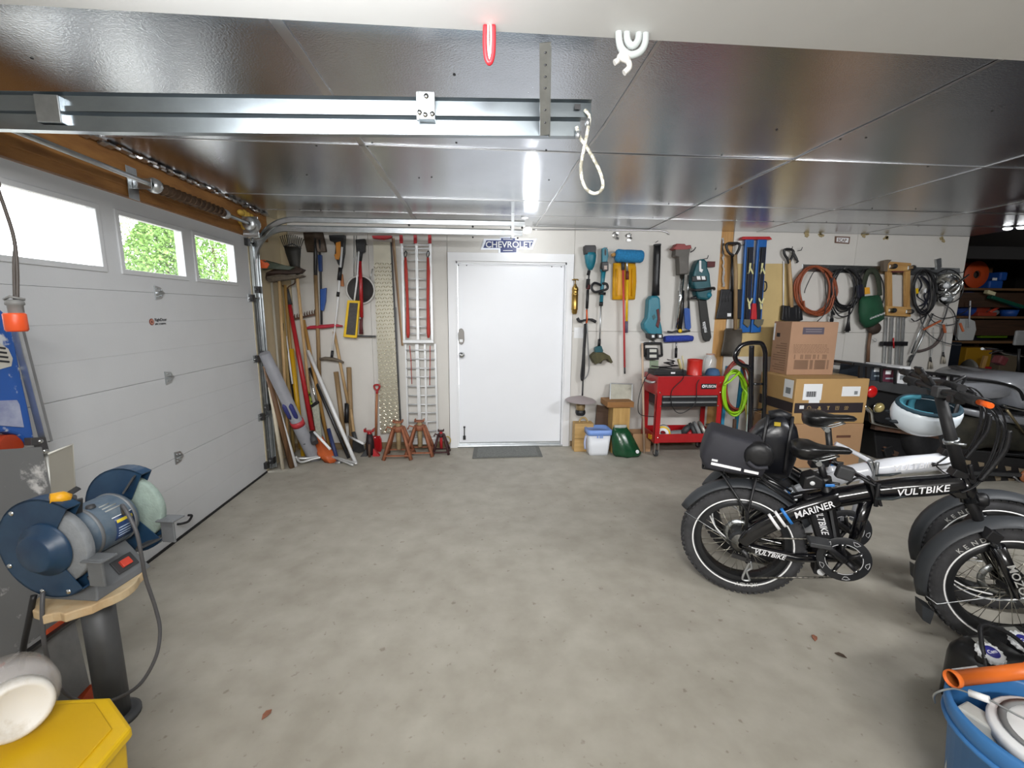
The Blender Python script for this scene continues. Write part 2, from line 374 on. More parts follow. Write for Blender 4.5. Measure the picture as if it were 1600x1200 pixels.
for a, c in wins:
    fr = MB()
    f = .022
    fr.b2((XL-.002, a-f, WZ0-f), (XL+.009, c+f, WZ0+.006)).b2((XL-.002, a-f, WZ1-.006), (XL+.009, c+f, WZ1+f)).b2((XL-.002, a-f, WZ0), (XL+.009, a+.006, WZ1)).b2((XL-.002, c-.006, WZ0), (XL+.009, c+f, WZ1))
    wf = part('window_frame', fr, M_GAR, d2, .003)
    part('pane', MB().b2((XL-.03, a, WZ0), (XL-.027, c, WZ1)), M_PANE, wf)
for z in zs[1:4]:          # centre hinges and end hinges
    for y, s in ((2.985, 1), (YD1-.05, .8), (YD0+.05, .8)):
        mb = MB(); k = .034*s
        mb.prism([(XL, y-k, z-k*1.25), (XL, y+k*.6, z-k), (XL, y+k*1.35, z), (XL, y+k*.6, z+k), (XL, y-k, z+k*1.25)], (.007, 0, 0))
        mb.tube([(XL+.012, y-k*.8, z), (XL+.012, y+k*.9, z)], .007, 8)
        for dy, dz in ((-.5, .7), (-.5, -.7), (.35, .5), (.35, -.5)): mb.lathe([(.005, 0), (.005, .006), (0, .007)], (XL+.007, y+dy*k, z+dz*k), (1, 0, 0), 8)
        part('hinge', mb, STL, d2, .001)
for z in (.08, .549, 1.086, 1.624, 2.1):   # rollers running in the far track
    part('roller', MB().tube([(XL+.02, YD1-.03, z), (XL+.02, YD1+.06, z)], .006).lathe([(.022, 0), (.022, .012), (0, .013)], (XL+.02, YD1+.045, z), (0, 1, 0), 14).box((XL+.014, YD1-.025, z), (.03, .05, .06)), DST, d2)
h0, h1 = Lw(277, 819), Lw(294, 805)
part('lift_handle', MB().tube(cr([h0, h0+V((.03, .01, 0)), (h0+h1)/2+V((.036, 0, -.012)), h1+V((.03, -.01, 0)), h1], 5), .008), BLK, d2)
part('bottom_seal', MB().b2((xb, YD0, 0), (XL+.006, YD1, .018)), RUB, d2)
lg = Lw(237, 503)
bd = part('badge', MB().lathe([(.0, .001), (.02, .0012), (.021, 0)], (XL, lg.y, lg.z), (1, 0, 0), 20), mat('badge_brown', '#7a3b2c', .5), d2)
part('badge_ring', MB().lathe([(.009, .0015), (.015, .002)], (XL, lg.y, lg.z), (1, 0, 0), 16), mat('badge_tan', '#c58e7b', .5), bd)
lettering('badge_lettering', 'RightDoor', .026, (XL+.0003, lg.y+.026, lg.z+.004), (0, 1, 0), (0, 0, 1), INK, d2, sx=.95)
lettering('badge_lettering', '#RC1220994', .015, (XL+.0003, lg.y+.026, lg.z-.019), (0, 1, 0), (0, 0, 1), INK, d2, sx=1.2)

struct('cable_run', MB().tube(cr([W(832, 358.5, .015), W(900, 359, .015), W(960, 359.5, .015), W(1030, 360.5, .015), W(1046, 366, .02)], 6), .008, 6), M_TAPE, wb)
# ================================================================ THINGS ON THE BACK WALL
UP = V((0, 0, 1))
def wp(pts, off): return [W(x, y, off) for x, y in pts]
def pp(n, pts, off, th, m, par, bev=.002):          # a flat-backed solid on the wall plane, th thick
    return obj(n, MB().prism(wp(pts, off+th), (0, th, 0)), m, par, bev)
def wtube(n, pts, off, r, m, par, k=8, sm=0, closed=False):
    q = wp(pts, off)
    if sm: q = cr(q, sm, closed)
    return obj(n, MB().tube(q, r, k, closed), m, par)
def oval(cx, cy, rx, ry, n=20, a0=0, a1=2*PI):
    return [(cx+rx*math.cos(a0+(a1-a0)*k/n), cy+ry*math.sin(a0+(a1-a0)*k/n)) for k in range(n if abs(a1-a0-2*PI) < 1e-6 else n+1)]
def hook(par, px, py, off=.05):
    a = W(px, py, 0); return obj('hook', MB().tube([a, a+V((0, -off, 0)), a+V((0, -off-.012, .03))], .004, 6), BLK, par)
def wthing(n, label, cat, px, py, group=None, off=.03): return thing(n, label, cat, W(px, py, off), group)
def nail(par, x, y, off=.04):
    a = W(x, y, 0); return obj('nail', MB().tube([a, a+V((0, -off, .006))], .0035, 6), DST, par)

# --- round sign over the door
t = wthing('wall_sign', 'blue and white bow-tie shaped metal sign above the white door', 'sign', 796, 383, off=.002)
bx0, bx1 = 751, 839
sg = [(756, 373), (781, 373), (781, 370), (807, 370), (807, 373), (839, 373), (832, 390), (809, 390), (809, 397), (779, 397), (779, 390), (751, 390)]
SGB = mat('sign_silver', '#cfd3dc', .35, .3); SGD = mat('sign_blue', '#26346c', .4)
pp('sign_plate', sg, .002, .006, SGB, t, 0)
pp('sign_face', [(760, 375.5), (783, 375.5), (783, 372), (805, 372), (805, 375.5), (834, 375.5), (829, 387.5), (807, 387.5), (807, 394.5), (782, 394.5), (782, 387.5), (755, 387.5)], .008, .0015, SGD, t, 0)
a, c = W(758.5, 386.6, .0105), W(830, 386.6, .0105)
lettering('sign_lettering', 'CHEVROLET', .088, a, (1, 0, (c-a).z/(c-a).x), (0, 0, 1), WHT, t, sx=1.02)
for y in (373.8, 391.5): obj('sign_line', MB().bar(W(786, y, .0105), W(801, y, .0105), .002, .006), WHT, t)
# --- pump extinguisher
t = wthing('brass_pump', 'old brass hand pump fire extinguisher hung beside the door casing', 'fire extinguisher', 897.5, 491, off=.01)
BRS = mat('brass', '#a8894a', .28, .95, var=.12, scale=14)
cc = W(897.5, 491, .045); z0 = cc.z
obj('body', MB().lathe([(0, 0), (.022, .002), (.030, .02), (.031, .045), (.036, .05), (.036, .06), (.034, .065), (.034, .20), (.036, .205), (.036, .215), (.033, .22), (.034, .255), (.036, .26), (.032, .285), (.016, .305), (.012, .32), (0, .32)], cc, (0, 0, 1), 20), BRS, t)
obj('handle', MB().tube([cc+V((0, 0, .31)), cc+V((0, 0, .365))], .006).tube([cc+V((-.034, 0, .362)), cc+V((-.02, 0, .37)), cc+V((.02, 0, .37)), cc+V((.034, 0, .362))], .0075), BRS, t)
obj('wall_clip', MB().b2(cc+V((-.02, .012, .10)), cc+V((.02, .0445, .13))), DST, t)
# --- light switch
a, c = W(897, 511.5), W(911, 528.5)
t = thing('light_switch', 'white double rocker light switch plate beside the door', 'light switch', ((a.x+c.x)/2, DB, c.z))
obj('switch_plate', MB().b2((a.x, DB-.006, c.z), (c.x, DB, a.z)), WHT, t, .002)
for i in (0, 1):
    x = a.x+(c.x-a.x)*(.29+.42*i)
    obj('rocker', MB().b2((x-.016, DB-.011, c.z+.022), (x+.016, DB-.004, a.z-.022)), WHT, t, .002)
# --- cordless trimmer with strap and disc guard
t = wthing('brush_cutter', 'teal and black battery brush cutter with shoulder strap and disc guard near the light switch', 'brush cutter', 905, 648)
pp('battery', [(914, 383), (931, 383), (932, 388), (931, 397), (914.5, 397), (913.5, 389)], .02, .09, BLK, t, .008)
q = [W(922.5, y, .065) for y in (395, 400, 410, 417, 422)]
obj('motor_body', MB().tube(q, [.058, .062, .055, .040, .02], 16), TEAL, t)
sh = cr(wp([(921, 421), (919.5, 440), (918, 470), (917, 485), (916, 510), (912, 570), (910, 618)], .06), 4)
obj('shaft', MB().tube(sh, .009), DGR, t)
obj('grip', MB().tube(wp([(920.5, 423), (919, 430)], .06), .018, 10).tube(wp([(919.2, 436), (918.2, 450)], .06), .021, 10), RUB, t)
obj('red_sleeve', MB().tube(wp([(919.6, 445), (918.8, 452)], .06), .0225, 10), mat('maroon_rubber', '#5a2427', .6), t)
obj('clamp', MB().tube(wp([(918.5, 453), (917, 482)], .06), .016, 10), BLK, t)
obj('handlebar', MB().tube(cr(wp([(902, 497), (906, 502), (914, 500), (922, 499), (931, 503)], .07), 4), [.017 if i in range(0, 6) or i > 12 else .011 for i in range(17)], 10), BLK, t)
obj('hook_ring', MB().tube(wp([(916.5, 484), (917.5, 498), (916.5, 505)], .075), .008), ORG, t)
obj('strap', MB().tube(cr(wp([(914, 506), (913, 530), (910.5, 565), (908.5, 588), (910, 594), (912, 585), (913, 555), (913.5, 525), (915, 507)], .085), 5), .012, 6, flat=.35), BLK, t)
obj('thin_strap', MB().tube(cr(wp([(917, 506), (919, 545), (920.5, 572), (918, 586), (912, 593)], .085), 5), .007, 6, flat=.35), GRY, t)
g = W(907.5, 624, .20)
obj('disc_guard', MB().lathe([(.168, -.012), (.15, .0), (.09, .018), (.03, .036), (.0, .038)], g, (0.03, -.05, 1), 26).lathe([(0, .03), (.03, .028), (.09, .010), (.15, -.006), (.168, -.014)], g, (0.03, -.05, 1), 26), mat('mauve_grey_guard', '#9b9090', .5), t)
obj('gear_head', MB().lathe([(.03, -.02), (.042, -.03), (.042, -.05), (.05, -.055), (.05, -.09), (.045, -.10), (.047, -.12), (.0, -.12)], g, (0, 0, 1), 18), mat('tan_metal', '#9a8460', .5, .5), t)
obj('cutter_cap', MB().lathe([(.04, -.11), (.054, -.125), (.056, -.15), (.046, -.175), (0, -.178)], g, (0, 0, 1), 18), BLK, t)
nail(t, 922, 400, .05)
# --- second trimmer
t = wthing('string_trimmer', 'teal string trimmer with loop handle and grass-stained guard hanging upside down', 'string trimmer', 940, 572)
pp('rear_handle', [(941, 388), (946, 386), (950, 389), (951, 400), (949, 410), (946, 424), (939, 424), (941, 408), (941, 397)], .03, .05, TEAL, t, .008)
pp('handle_hole', oval(946, 394, 1.6, 5.5, 12), .0805, .001, BLK, t, 0)
pp('battery', [(941, 409), (951, 409), (951, 423), (943, 424), (940, 418)], .05, .07, BLK, t, .006)
pp('battery_label', [(944, 415), (948.5, 415), (948.5, 421), (944, 421)], .12, .001, mat('label_tan', '#b9a9a0', .5), t, 0)
obj('body', MB().tube(wp([(943, 424), (941.5, 440), (940.5, 455), (939.5, 473)], .055), [.026, .022, .020, .020], 12), TEAL, t)
obj('end_cap', MB().tube(wp([(939.5, 472), (939, 478)], .055), .022, 12), BLK, t)
obj('loop_handle', MB().tube(cr([W(x, y, o) for x, y, o in ((940, 446, .06), (929, 442, .09), (924.5, 449, .11), (929, 456, .11), (941, 454, .09), (949, 451, .10), (948, 444, .09), (941, 443, .07))], 4), .013, 8), BLK, t)
obj('knob', MB().tube(wp([(936, 458), (946, 459)], .07), .016, 10), BLK, t)
obj('shaft', MB().tube(wp([(939, 477), (937, 532)], .055), .0085, 10), ALU, t)
obj('neck', MB().tube(wp([(936.6, 530), (936, 541)], .055), .017, 10), BLK, t)
pp('motor_housing', [(930, 543), (940, 540), (943, 548), (941, 556), (930, 556)], .03, .07, TEALD, t, .012)
gs = mat('grass_stained_plastic', '#5d5838', .8, hx2='#3f3d2b', scale=12, bump=.3)
g = [(924, 557), (931, 551), (944, 551), (953, 556), (958, 566), (955, 568), (949, 561), (944, 562), (938, 567), (930, 569), (927, 564)]
pp('guard', g, .025, .12, gs, t, .006)
obj('spool', MB().lathe([(0, 0), (.04, .003), (.045, .03), (.03, .05), (0, .05)], W(934, 567, .08), (.3, 0, 1), 16), BLK, t)
nail(t, 946, 389, .06)
# --- yellow shovel, red pole, blue roller, yellow brush pole
t = wthing('snow_shovel', 'yellow plastic snow shovel hung blade up under a blue fleece roller', 'snow shovel', 974, 584)
SHY = mat('shovel_yellow', '#e0a40f', .45, var=.05, scale=8)
secs = []
for (y, x0, x1) in ((411, 958, 992.5), (418, 957.5, 994), (440, 957, 994.5), (460, 956.5, 993), (468, 956.5, 992)):
    row = []
    for k in range(13):
        f = k/12; dep = .03+.05*(1-(2*f-1)**2)*(1 if y < 450 else .75)
        row.append(W(x0+(x1-x0)*f, y, dep))
    for k in range(12, -1, -1):
        f = k/12; dep = .024+.05*(1-(2*f-1)**2)*(1 if y < 450 else .75)
        row.append(W(x0+(x1-x0)*f, y, dep))
    secs.append(row)
obj('blade', MB().loft(secs), SHY, t)
for x in (963.5, 988): obj('blade_rib', MB().tube([W(x, y, .07) for y in (420, 440, 463)], .008, 6), SHY, t)
obj('blade_socket', MB().tube(wp([(973.5, 409), (973.5, 422)], .10), .02, 10), DGR, t)
obj('pole', MB().tube(wp([(973.5, 412), (976, 574)], .105), .0115, 8), mat('faded_red_pole', '#c04446', .45), t)
obj('pole_tip', MB().tube(wp([(976, 573), (976.3, 584)], .105), .010, 8), DGR, t)
t = wthing('fleece_roller', 'fluffy bright blue roller brush lying across the top of the yellow shovel', 'brush', 983, 408, off=.1)
FLE = mat('blue_fleece', '#2a7fb4', .95, var=.25, scale=60, bump=.9, bscale=120)
q = [W(x, 400+(x-980)*.04, .12) for x in (961.5, 963, 966, 975, 985, 995, 1001, 1004, 1005)]
obj('fleece_cover', MB().tube(q, [.03, .06, .068, .064, .067, .066, .066, .055, .025], 16), FLE, t)
obj('handle_end', MB().tube(wp([(955.5, 399), (960, 397.5), (962, 398)], .12), [.016, .02, .012], 10), PINEX, t)
obj('brush_neck', MB().tube(wp([(979.5, 405), (980, 424)], .115), .012, 8), ALU, t)
obj('grip_band', MB().tube(wp([(980.2, 424), (980.2, 437)], .115), .018, 10), mat('brown_rubber', '#63291b', .6), t)
obj('pole', MB().tube(wp([(980.2, 437), (979, 503)], .115), .0135, 10), YEL, t)
obj('pole_grip', MB().tube(wp([(979, 502), (979, 520)], .115), .016, 10), mat('slate_grip', '#5a5468', .6), t)
# --- leaf blower
t = wthing('leaf_blower', 'teal cordless leaf blower with long black tube pointing up', 'leaf blower', 1021, 530)
obj('blower_tube', MB().tube(wp([(1027, 383), (1026.6, 400), (1025, 440), (1024.5, 462)], .075), [.037, .038, .037, .041], 16), BLK, t)
obj('nozzle_ring', MB().tube(wp([(1027, 381.5), (1027, 384)], .075), .04, 16), DGR, t)
q = [(1014, 468), (1019, 462), (1028, 462), (1032, 466), (1033, 480), (1032, 500), (1035, 512), (1036, 522), (1031, 527), (1016, 524), (1007, 514), (1006, 506), (1012, 496), (1013, 484)]
pp('body', q, .015, .12, TEAL, t, .02)
pp('trigger_handle', [(1026, 484), (1030, 482), (1032, 500), (1029, 513), (1025, 509), (1028, 498)], .135, .012, mat('maroon_rubber', '#5a2427', .6), t, .004)
pp('vent_slot', [(1019, 494), (1023, 491), (1025, 496), (1021, 500)], .135, .004, TEALD, t, 0)
for x in (1020.5, 1031.5):
    b = pp('battery', [(x-6, 521), (x+4.5, 522), (x+5, 529.5), (x-5, 529)], .03, .125, BLK, t, .006)
    pp('battery_label', [(x-2, 523.5), (x+2, 523.5), (x+2, 527.5), (x-2, 527.5)], .155, .001, LABEL, b, 0)
nail(t, 1024, 379, .07)
# --- folding work lamp frame
t = wthing('work_light', 'square black framed work light hung under the leaf blower', 'work light', 1020, 563, off=.01)
obj('stand_frame', MB().tube(cr(wp([(1006, 538), (1007, 553), (1009, 556), (1032, 556), (1034, 552), (1033, 538), (1031, 536.5), (1009, 536.5), (1006, 538)], .05), 3), .014, 8), BLK, t)
pp('lamp_housing', [(1011, 544), (1028, 544), (1030, 562), (1010, 562)], .03, .05, BLK, t, .006)
for y in (548, 556.5): pp('lamp_lens', [(1015, y-2.4), (1026, y-2.4), (1026, y+2.4), (1015, y+2.4)], .08, .003, mat('lamp_lens', '#cfcfc6', .25), t, .001)
obj('hang_hook', MB().tube(cr(wp([(1014, 537), (1016, 532.5), (1019, 531.5), (1022, 533), (1023, 537)], .03), 4), .007, 8), STL, t)
t = wthing('paper_note', 'faded green paper note pinned on the wall under the work light', 'note', 1022, 580, off=.001)
pp('note_sheet', [(1015, 563), (1029, 563), (1028.5, 580), (1015, 579)], .002, .002, mat('faded_green', '#8a9a82', .7, var=.2, scale=10), t, 0)
# --- pole standing next to the cart
one('wooden_pole', MB().tube([Fl(1006.5, 708), W(1003.5, 536, .25)], .012, 8), wood('pale_pole', '#cdb59f', '#a98f78'), 'pale bare wooden pole standing beside the red tool cart', 'pole')
# --- upright stick machine
t = wthing('stick_sweeper', 'silver and black stick sweeper with red head up and blue bristle brush', 'sweeper', 1060, 534)
pp('head', [(1051, 388), (1057, 383), (1057, 380.5), (1071, 381), (1072, 383.5), (1080, 382.5), (1081, 388), (1072, 391), (1058, 391)], .03, .10, mat('dull_red', '#8c3a38', .5), t, .008)
pp('hopper', [(1056, 389), (1079, 388), (1077, 402), (1076, 428), (1062, 429), (1061, 402), (1055, 400)], .03, .10, mat('grey_brown_plastic', '#56524c', .5, var=.15), t, .01)
obj('chrome_tube', MB().tube(wp([(1066, 428), (1063, 470), (1057, 512)], .08), [.026, .02, .012], 12), CHR, t)
obj('black_tube', MB().tube(wp([(1064.5, 454), (1065, 480), (1062, 515)], .06), [.03, .028, .024], 12), BLK, t)
obj('side_rod', MB().tube(wp([(1075.5, 430), (1074.5, 470)], .06), .008, 8), STL, t)
obj('hook_arm', MB().tube(cr(wp([(1079, 394), (1084, 391), (1087, 386.5)], .06), 4), .006, 8), DST, t)
obj('knob', MB().lathe([(0, .015), (.02, .013), (.022, 0)], W(1062.5, 517, .085), (0, -1, 0), 14), YEL, t)
obj('base_clip', MB().tube(wp([(1043, 518), (1050, 519), (1058, 517), (1066, 518), (1078, 517)], .06), .01, 8), DGR, t)
obj('blue_brush', MB().tube(wp([(1038, 530), (1045, 529.5), (1060, 529), (1075, 528.5), (1082, 529)], .06), [.034, .038, .036, .036, .03], 14), mat('blue_bristles', '#2b3f9a', .95, var=.3, scale=60, bump=1, bscale=90), t)
obj('brush_stem', MB().tube(wp([(1056.5, 535), (1056.5, 545)], .06), .008, 8), STL, t)
obj('brush_grip', MB().tube(wp([(1056.5, 544), (1056, 559)], .06), .015, 10), BLK, t)
t = wthing('ice_scraper', 'blue handled snow scraper hung between the sweeper and the chainsaw', 'scraper', 1075, 515)
pp('scraper_blade', [(1069, 482), (1078, 480), (1080, 512), (1077, 516), (1071, 513)], .03, .02, BLU, t, .003)
obj('shaft', MB().tube(wp([(1075.5, 442), (1076, 482)], .045), [.008, .013], 10), DGR, t)
# --- chainsaw
t = wthing('chainsaw', 'dark teal chainsaw hung with its black bar pointing down', 'chainsaw', 1095, 534)
q = [(1089, 412), (1093, 405), (1101, 404), (1106, 409), (1106, 418), (1110, 428), (1111, 440), (1113, 454), (1112, 466), (1106, 469), (1092, 467), (1088, 455), (1083, 440), (1085, 424)]
pp('body', q, .02, .13, TEALD, t, .02)
pp('top_grip', [(1093, 407), (1096, 407), (1096, 420), (1099, 421), (1097, 426), (1093, 424)], .15, .012, WHT, t, .003)
b = pp('battery_bay', [(1082, 432), (1088, 431), (1104, 431), (1105, 439), (1082, 440)], .15, .02, BLK, t, .006)
for x in (1091.5, 1099): pp('battery_label', [(x-3, 431.5), (x+2.5, 431.5), (x+3.5, 437), (x-2, 437)], .17, .001, LABEL, b, 0)
obj('front_handle', MB().tube(cr([W(x, y, o) for x, y, o in ((1080, 452, .06), (1084, 453, .17), (1095, 453, .20), (1107, 451, .19), (1115, 450, .13), (1116, 452, .06))], 4), .014, 10), BLK, t)
obj('hand_guard', MB().tube(wp([(1079, 466), (1087, 464.5), (1092, 466)], .1), [.008, .018, .012], 8), BLK, t)
obj('red_lever', MB().b2(W(1105, 417, .06), W(1115, 409, .02)), mat('maroon_rubber', '#5a2427', .6), t, .004)
obj('cap', MB().lathe([(.028, 0), (.026, .012), (0, .013)], W(1108, 461, .15), (0, -1, 0), 14), TEAL, t)
br = [(1092, 468), (1104, 467), (1111, 520), (1112, 527), (1109, 533), (1104, 534), (1100, 531), (1098, 524)]
sb = pp('bar_cover', br, .05, .03, mat('scabbard_black', '#242422', .55), t, .006)
a, c = W(1100.8, 501, .0805), W(1104.6, 519, .0805)
lettering('cover_lettering', 'makita', .058, W(1104.8, 519, .0815), (a-c), (-(a-c).z*1.0, 0, (a-c).x), LABEL, sb, sx=.8)
hook(t, 1099, 405, .09)
# --- shovels near the stud
t = wthing('plastic_shovel', 'wide black plastic shovel hung behind the wooden-shafted spade', 'shovel', 1142, 498, off=.02)
pp('blade', [(1127, 452), (1146, 452), (1152, 452), (1166, 452), (1168, 475), (1166, 498), (1142, 498), (1119, 498), (1124, 476)], .03, .02, BLK, t, .006)
for x in (1130, 1135, 1140): obj('blade_rib', MB().tube(wp([(x, 457), (x-1.5, 472)], .052), .005, 6), DGR, t)
pp('price_sticker', [(1136.5, 489.5), (1142.5, 489.5), (1142.5, 494.5), (1136.5, 494.5)], .05, .001, LABEL, t, 0)
obj('shaft', MB().tube(wp([(1143.5, 398), (1144, 455)], .06), .012, 8), BLK, t)
t = wthing('scoop_shovel', 'wooden-shafted shovel with black D handle hung against the pine stud', 'shovel', 1143, 556, off=.03)
obj('d_handle', MB().tube(cr(wp([(1148, 400), (1140, 396), (1135.5, 388), (1136, 381), (1145, 380), (1155, 381), (1155, 388), (1151, 396), (1148, 400)], .085), 3), .014, 8), BLK, t)
obj('shaft', MB().tube(wp([(1148.5, 398), (1149.5, 430), (1149, 515)], .085), .021, 10), ASH, t)
secs = []
for (y, x0, x1, d) in ((513, 1134, 1158, .07), (516, 1132, 1160, .06), (530, 1130.5, 1159.5, .05), (548, 1127, 1157, .055), (556, 1126, 1154, .06)):
    row = [W(x0+(x1-x0)*k/10, y, d+.03*abs(2*k/10-1)**2) for k in range(11)]+[W(x0+(x1-x0)*k/10, y, d-.008+.03*abs(2*k/10-1)**2) for k in range(10, -1, -1)]
    secs.append(row)
obj('blade', MB().loft(secs), mat('worn_grey_blade', '#4b463f', .55, .3, var=.15, scale=14), t)
hook(t, 1144, 384, .08); hook(t, 1156, 384, .08)
# --- blue skis
t = wthing('ski_rack', 'pair of blue boards with red caps and cream straps hung upright on the wall', 'skis', 1182, 520)
BL2 = mat('ski_blue', '#1f5fa8', .35, var=.08, scale=10); CRM = mat('cream_strap', '#d6d29c', .6)
for i, (a0, a1, b0, b1) in enumerate(((1165, 1179, 1157, 1172), (1184.5, 1199, 1173.5, 1189))):
    bd = pp('board', [(a0, 372), (a1, 372), (b1, 519), (b0, 520)], .03, .03, BL2, t, .006)
    m0, m1 = (a0+a1)/2+1, (b0+b1)/2+4
    pp('binding_strip', [(m0-5, 386), (m0+5, 386), (m1+3, 500), (m1-6, 500)], .06, .012, mat('navy_black', '#191c2a', .4), bd, .003)
    pp('red_cap', [(a0-7, 374), (a0-4, 369.5), (a1+4, 369.5), (a1+8, 374)], .025, .06, REDP, t, .004)
    pp('tail', [(b0+6, 499), (b1+1+i*4, 499), (b1+i*3, 507), (b0+12, 512), (b0+5, 506)], .06, .02, mat('olive_grey', '#5f5d50', .7), t, .003)
    def yy(cx, cy, up):
        q = wp([(cx, cy), (cx-1, cy+up*9)], .078); l = wp([(cx, cy+up*8), (cx-4, cy+up*17)], .078); r = wp([(cx, cy+up*8), (cx+4, cy+up*17)], .078)
        return MB().bar(q[0], q[1], .02, .006, (0, 1, 0)).bar(l[0], l[1], .016, .006, (0, 1, 0)).bar(r[0], r[1], .016, .006, (0, 1, 0))
    obj('strap', yy(m0-.5-i, 411, 1), CRM, t); obj('strap', yy((m0+m1)/2+.5, 483, -1), CRM, t)
    obj('ski_pole', MB().tube(wp([(m0-2, 388), (m1-3, 498)], .085), .005, 6), DGR, t)
pp('red_pad', [(1176, 474), (1182, 474), (1183, 499), (1174, 499)], .06, .03, REDP, t, .004)
obj('handle_loop', MB().tube(cr(wp([(1192, 440), (1197, 441), (1198, 449), (1195, 455), (1191, 454)], .05), 4), .007, 8), BLK, t)
# --- shovel behind the top box
t = wthing('garden_shovel', 'tan-shafted black shovel with D handle standing behind the top cardboard box', 'shovel', 1238, 500)
obj('d_handle', MB().tube(cr(wp([(1233, 412), (1230, 404), (1226, 398), (1226, 390), (1237, 390), (1240, 396), (1236, 404), (1233, 412)], .06), 3), .013, 8), BLK, t)
obj('shaft', MB().tube(wp([(1233, 406), (1235, 440), (1236.5, 480)], .06), [.014, .02, .022], 10), OAK, t)
pp('blade', [(1224, 477), (1233, 478), (1240, 478), (1253, 476), (1255, 500), (1240, 506), (1222, 500)], .03, .04, BLK, t, .006)
for x in (1228, 1233, 1244, 1249): obj('blade_rib', MB().tube(wp([(x, 480), (x, 498)], .072), .006, 6), DGR, t)
hook(t, 1231, 391, .06); hook(t, 1246, 392, .06)
one('pry_bar', MB().tube(cr(wp([(1239, 394), (1242, 400), (1245, 406)], .04), 3), .014, 8).tube(wp([(1244, 404), (1247, 409), (1245, 410)], .04), .01, 8), DGR, 'short black grip tool hung beside the D handle shovel', 'tool')
one('thin_rod', MB().tube([W(1224.5, 408, .02), W(1224, 478, .02)], .007, 8), WHT, 'thin white rod standing beside the tan-shafted shovel', 'rod')
# --- steel hanging strip
t = wthing('hanging_strip', 'long galvanised steel strip screwed to the wall carrying coils and tools', 'wall rail', 1376, 425, off=0)
q = [(1254, 413), (1500, 419), (1500, 433), (1254, 424)]
pp('strip', q, .0, .012, STL, t, .001)
for x in range(1262, 1500, 26):
    y = 418.5+(x-1254)*.031
    a = W(x, y, .012); obj('rail_hook', MB().tube([a, a+V((0, -.06, -.004)), a+V((0, -.07, .02))], .004, 6), DST, t)
# --- coils
def coil(n, label, cat, cx, cy, rx, ry, r, m, turns, off, jit=2.0, seed=1, group=None):
    t = wthing(n, label, cat, cx, cy+ry, group)
    rr = random.Random(seed); pts = []
    N = 26
    for k in range(turns*N+1):
        a = -PI/2+2*PI*k/N; j = math.floor(k/N)
        f = 1+rr.uniform(-.02, .02)
        ox = math.sin(j*2.1+1)*jit; oy = abs(math.sin(j*1.3))*jit*(1.6 if math.sin(a) > 0 else .2)
        pts.append(W(cx+ox+(rx+math.cos(j*1.7)*jit)*f*math.cos(a), cy+(ry+oy)*f*math.sin(a), off+.018*((j*2) % 5)/2+.01*math.sin(3*a+j)))
    obj('coil_loops', MB().tube(cr(pts, 2), r, 7), m, t); return t
t = coil('air_hose', 'coil of reddish brown air hose hanging from the steel strip', 'hose', 1273, 452, 29, 35, .011, mat('brown_hose', '#8a4527', .5, var=.12, scale=20), 7, .05, 3.2, 3)
obj('hose_tail', MB().tube(cr(wp([(1256, 470), (1258, 482), (1270, 491), (1285, 492), (1298, 482), (1303, 465)], .1), 5), .010, 7), MATS['brown_hose'], t)
obj('wrap_cord', MB().tube(cr(wp([(1257, 458), (1259, 450), (1270, 427), (1276, 423)], .11), 5), .005, 6).tube(cr(wp([(1288, 425), (1290, 450), (1291, 478), (1287, 492), (1276, 503)], .11), 5), .005, 6), BLK, t)
t = coil('extension_cord', 'coil of black extension cable with plugs hanging on the steel strip', 'cable', 1320, 449, 21, 29, .008, BLK, 7, .05, 3.4, 5)
for pts in ([(1302, 470), (1310, 486), (1326, 484), (1336, 465)], [(1300, 478), (1312, 494), (1328, 491), (1337, 470)], [(1298, 480), (1304, 492), (1300, 488)]):
    obj('slack_loop', MB().tube(cr(wp(pts, .09), 6), .007, 7), BLK, t)
for x0, y0, x1, y1 in ((1300, 486, 1299.5, 501), (1328, 480, 1324, 517)):
    obj('plug', MB().tube(wp([(x0, y0), (x0+(x1-x0)*.6, y0+(y1-y0)*.6), (x1, y1)], .09), [.008, .012, .03 if x0 > 1310 else .022], 10).tube(wp([(x1, y1), (x1-.3, y1+2)], .09), .018, 8), BLK, t)
# --- green bag
t = wthing('tool_bag', 'green canvas hanging bag with white print and dark strap on the steel strip', 'bag', 1362, 512)
GRN = mat('green_canvas', '#14492f', .75, var=.12, scale=14, bump=.15)
secs = []
for y, x0, x1, d in ((462, 1345, 1374, .10), (470, 1342, 1378, .14), (485, 1341, 1381, .15), (500, 1343, 1382, .14), (511, 1350, 1366, .10)):
    row = []
    for k in range(14):
        a = 2*PI*k/14; row.append(W((x0+x1)/2+(x1-x0)/2*math.cos(a), y+(x0+x1-2722)*0-(.18*(x1-x0)/2*math.cos(a) if y > 500 else .1*(x1-x0)/2*math.cos(a)), .02+d/2+d/2*math.sin(a)))
    secs.append(row)
bg = obj('bag_body', MB().loft(secs), GRN, t)
lettering('bag_lettering', 'GARDENER', .036, W(1358.5, 499.5, .168), W(1376, 493, .168)-W(1358.5, 499.5, .168), (.36, 0, 1), LABEL, bg)
obj('bag_flap', MB().tube(cr(wp([(1347, 463), (1351, 440), (1357, 425), (1367, 424), (1373, 440), (1375, 462)], .09), 5), .03, 8, flat=.3), mat('dark_olive', '#2c3325', .8), t)
pp('yellow_tag', [(1352, 449), (1359, 449), (1360, 459), (1352, 460)], .17, .012, mat('orange_yellow', '#d69a2b', .5), t, .003)
pp('pocket_mesh', [(1340, 446), (1349, 444), (1351, 462), (1342, 466)], .12, .03, mat('navy_black', '#191c2a', .4), t, .006)
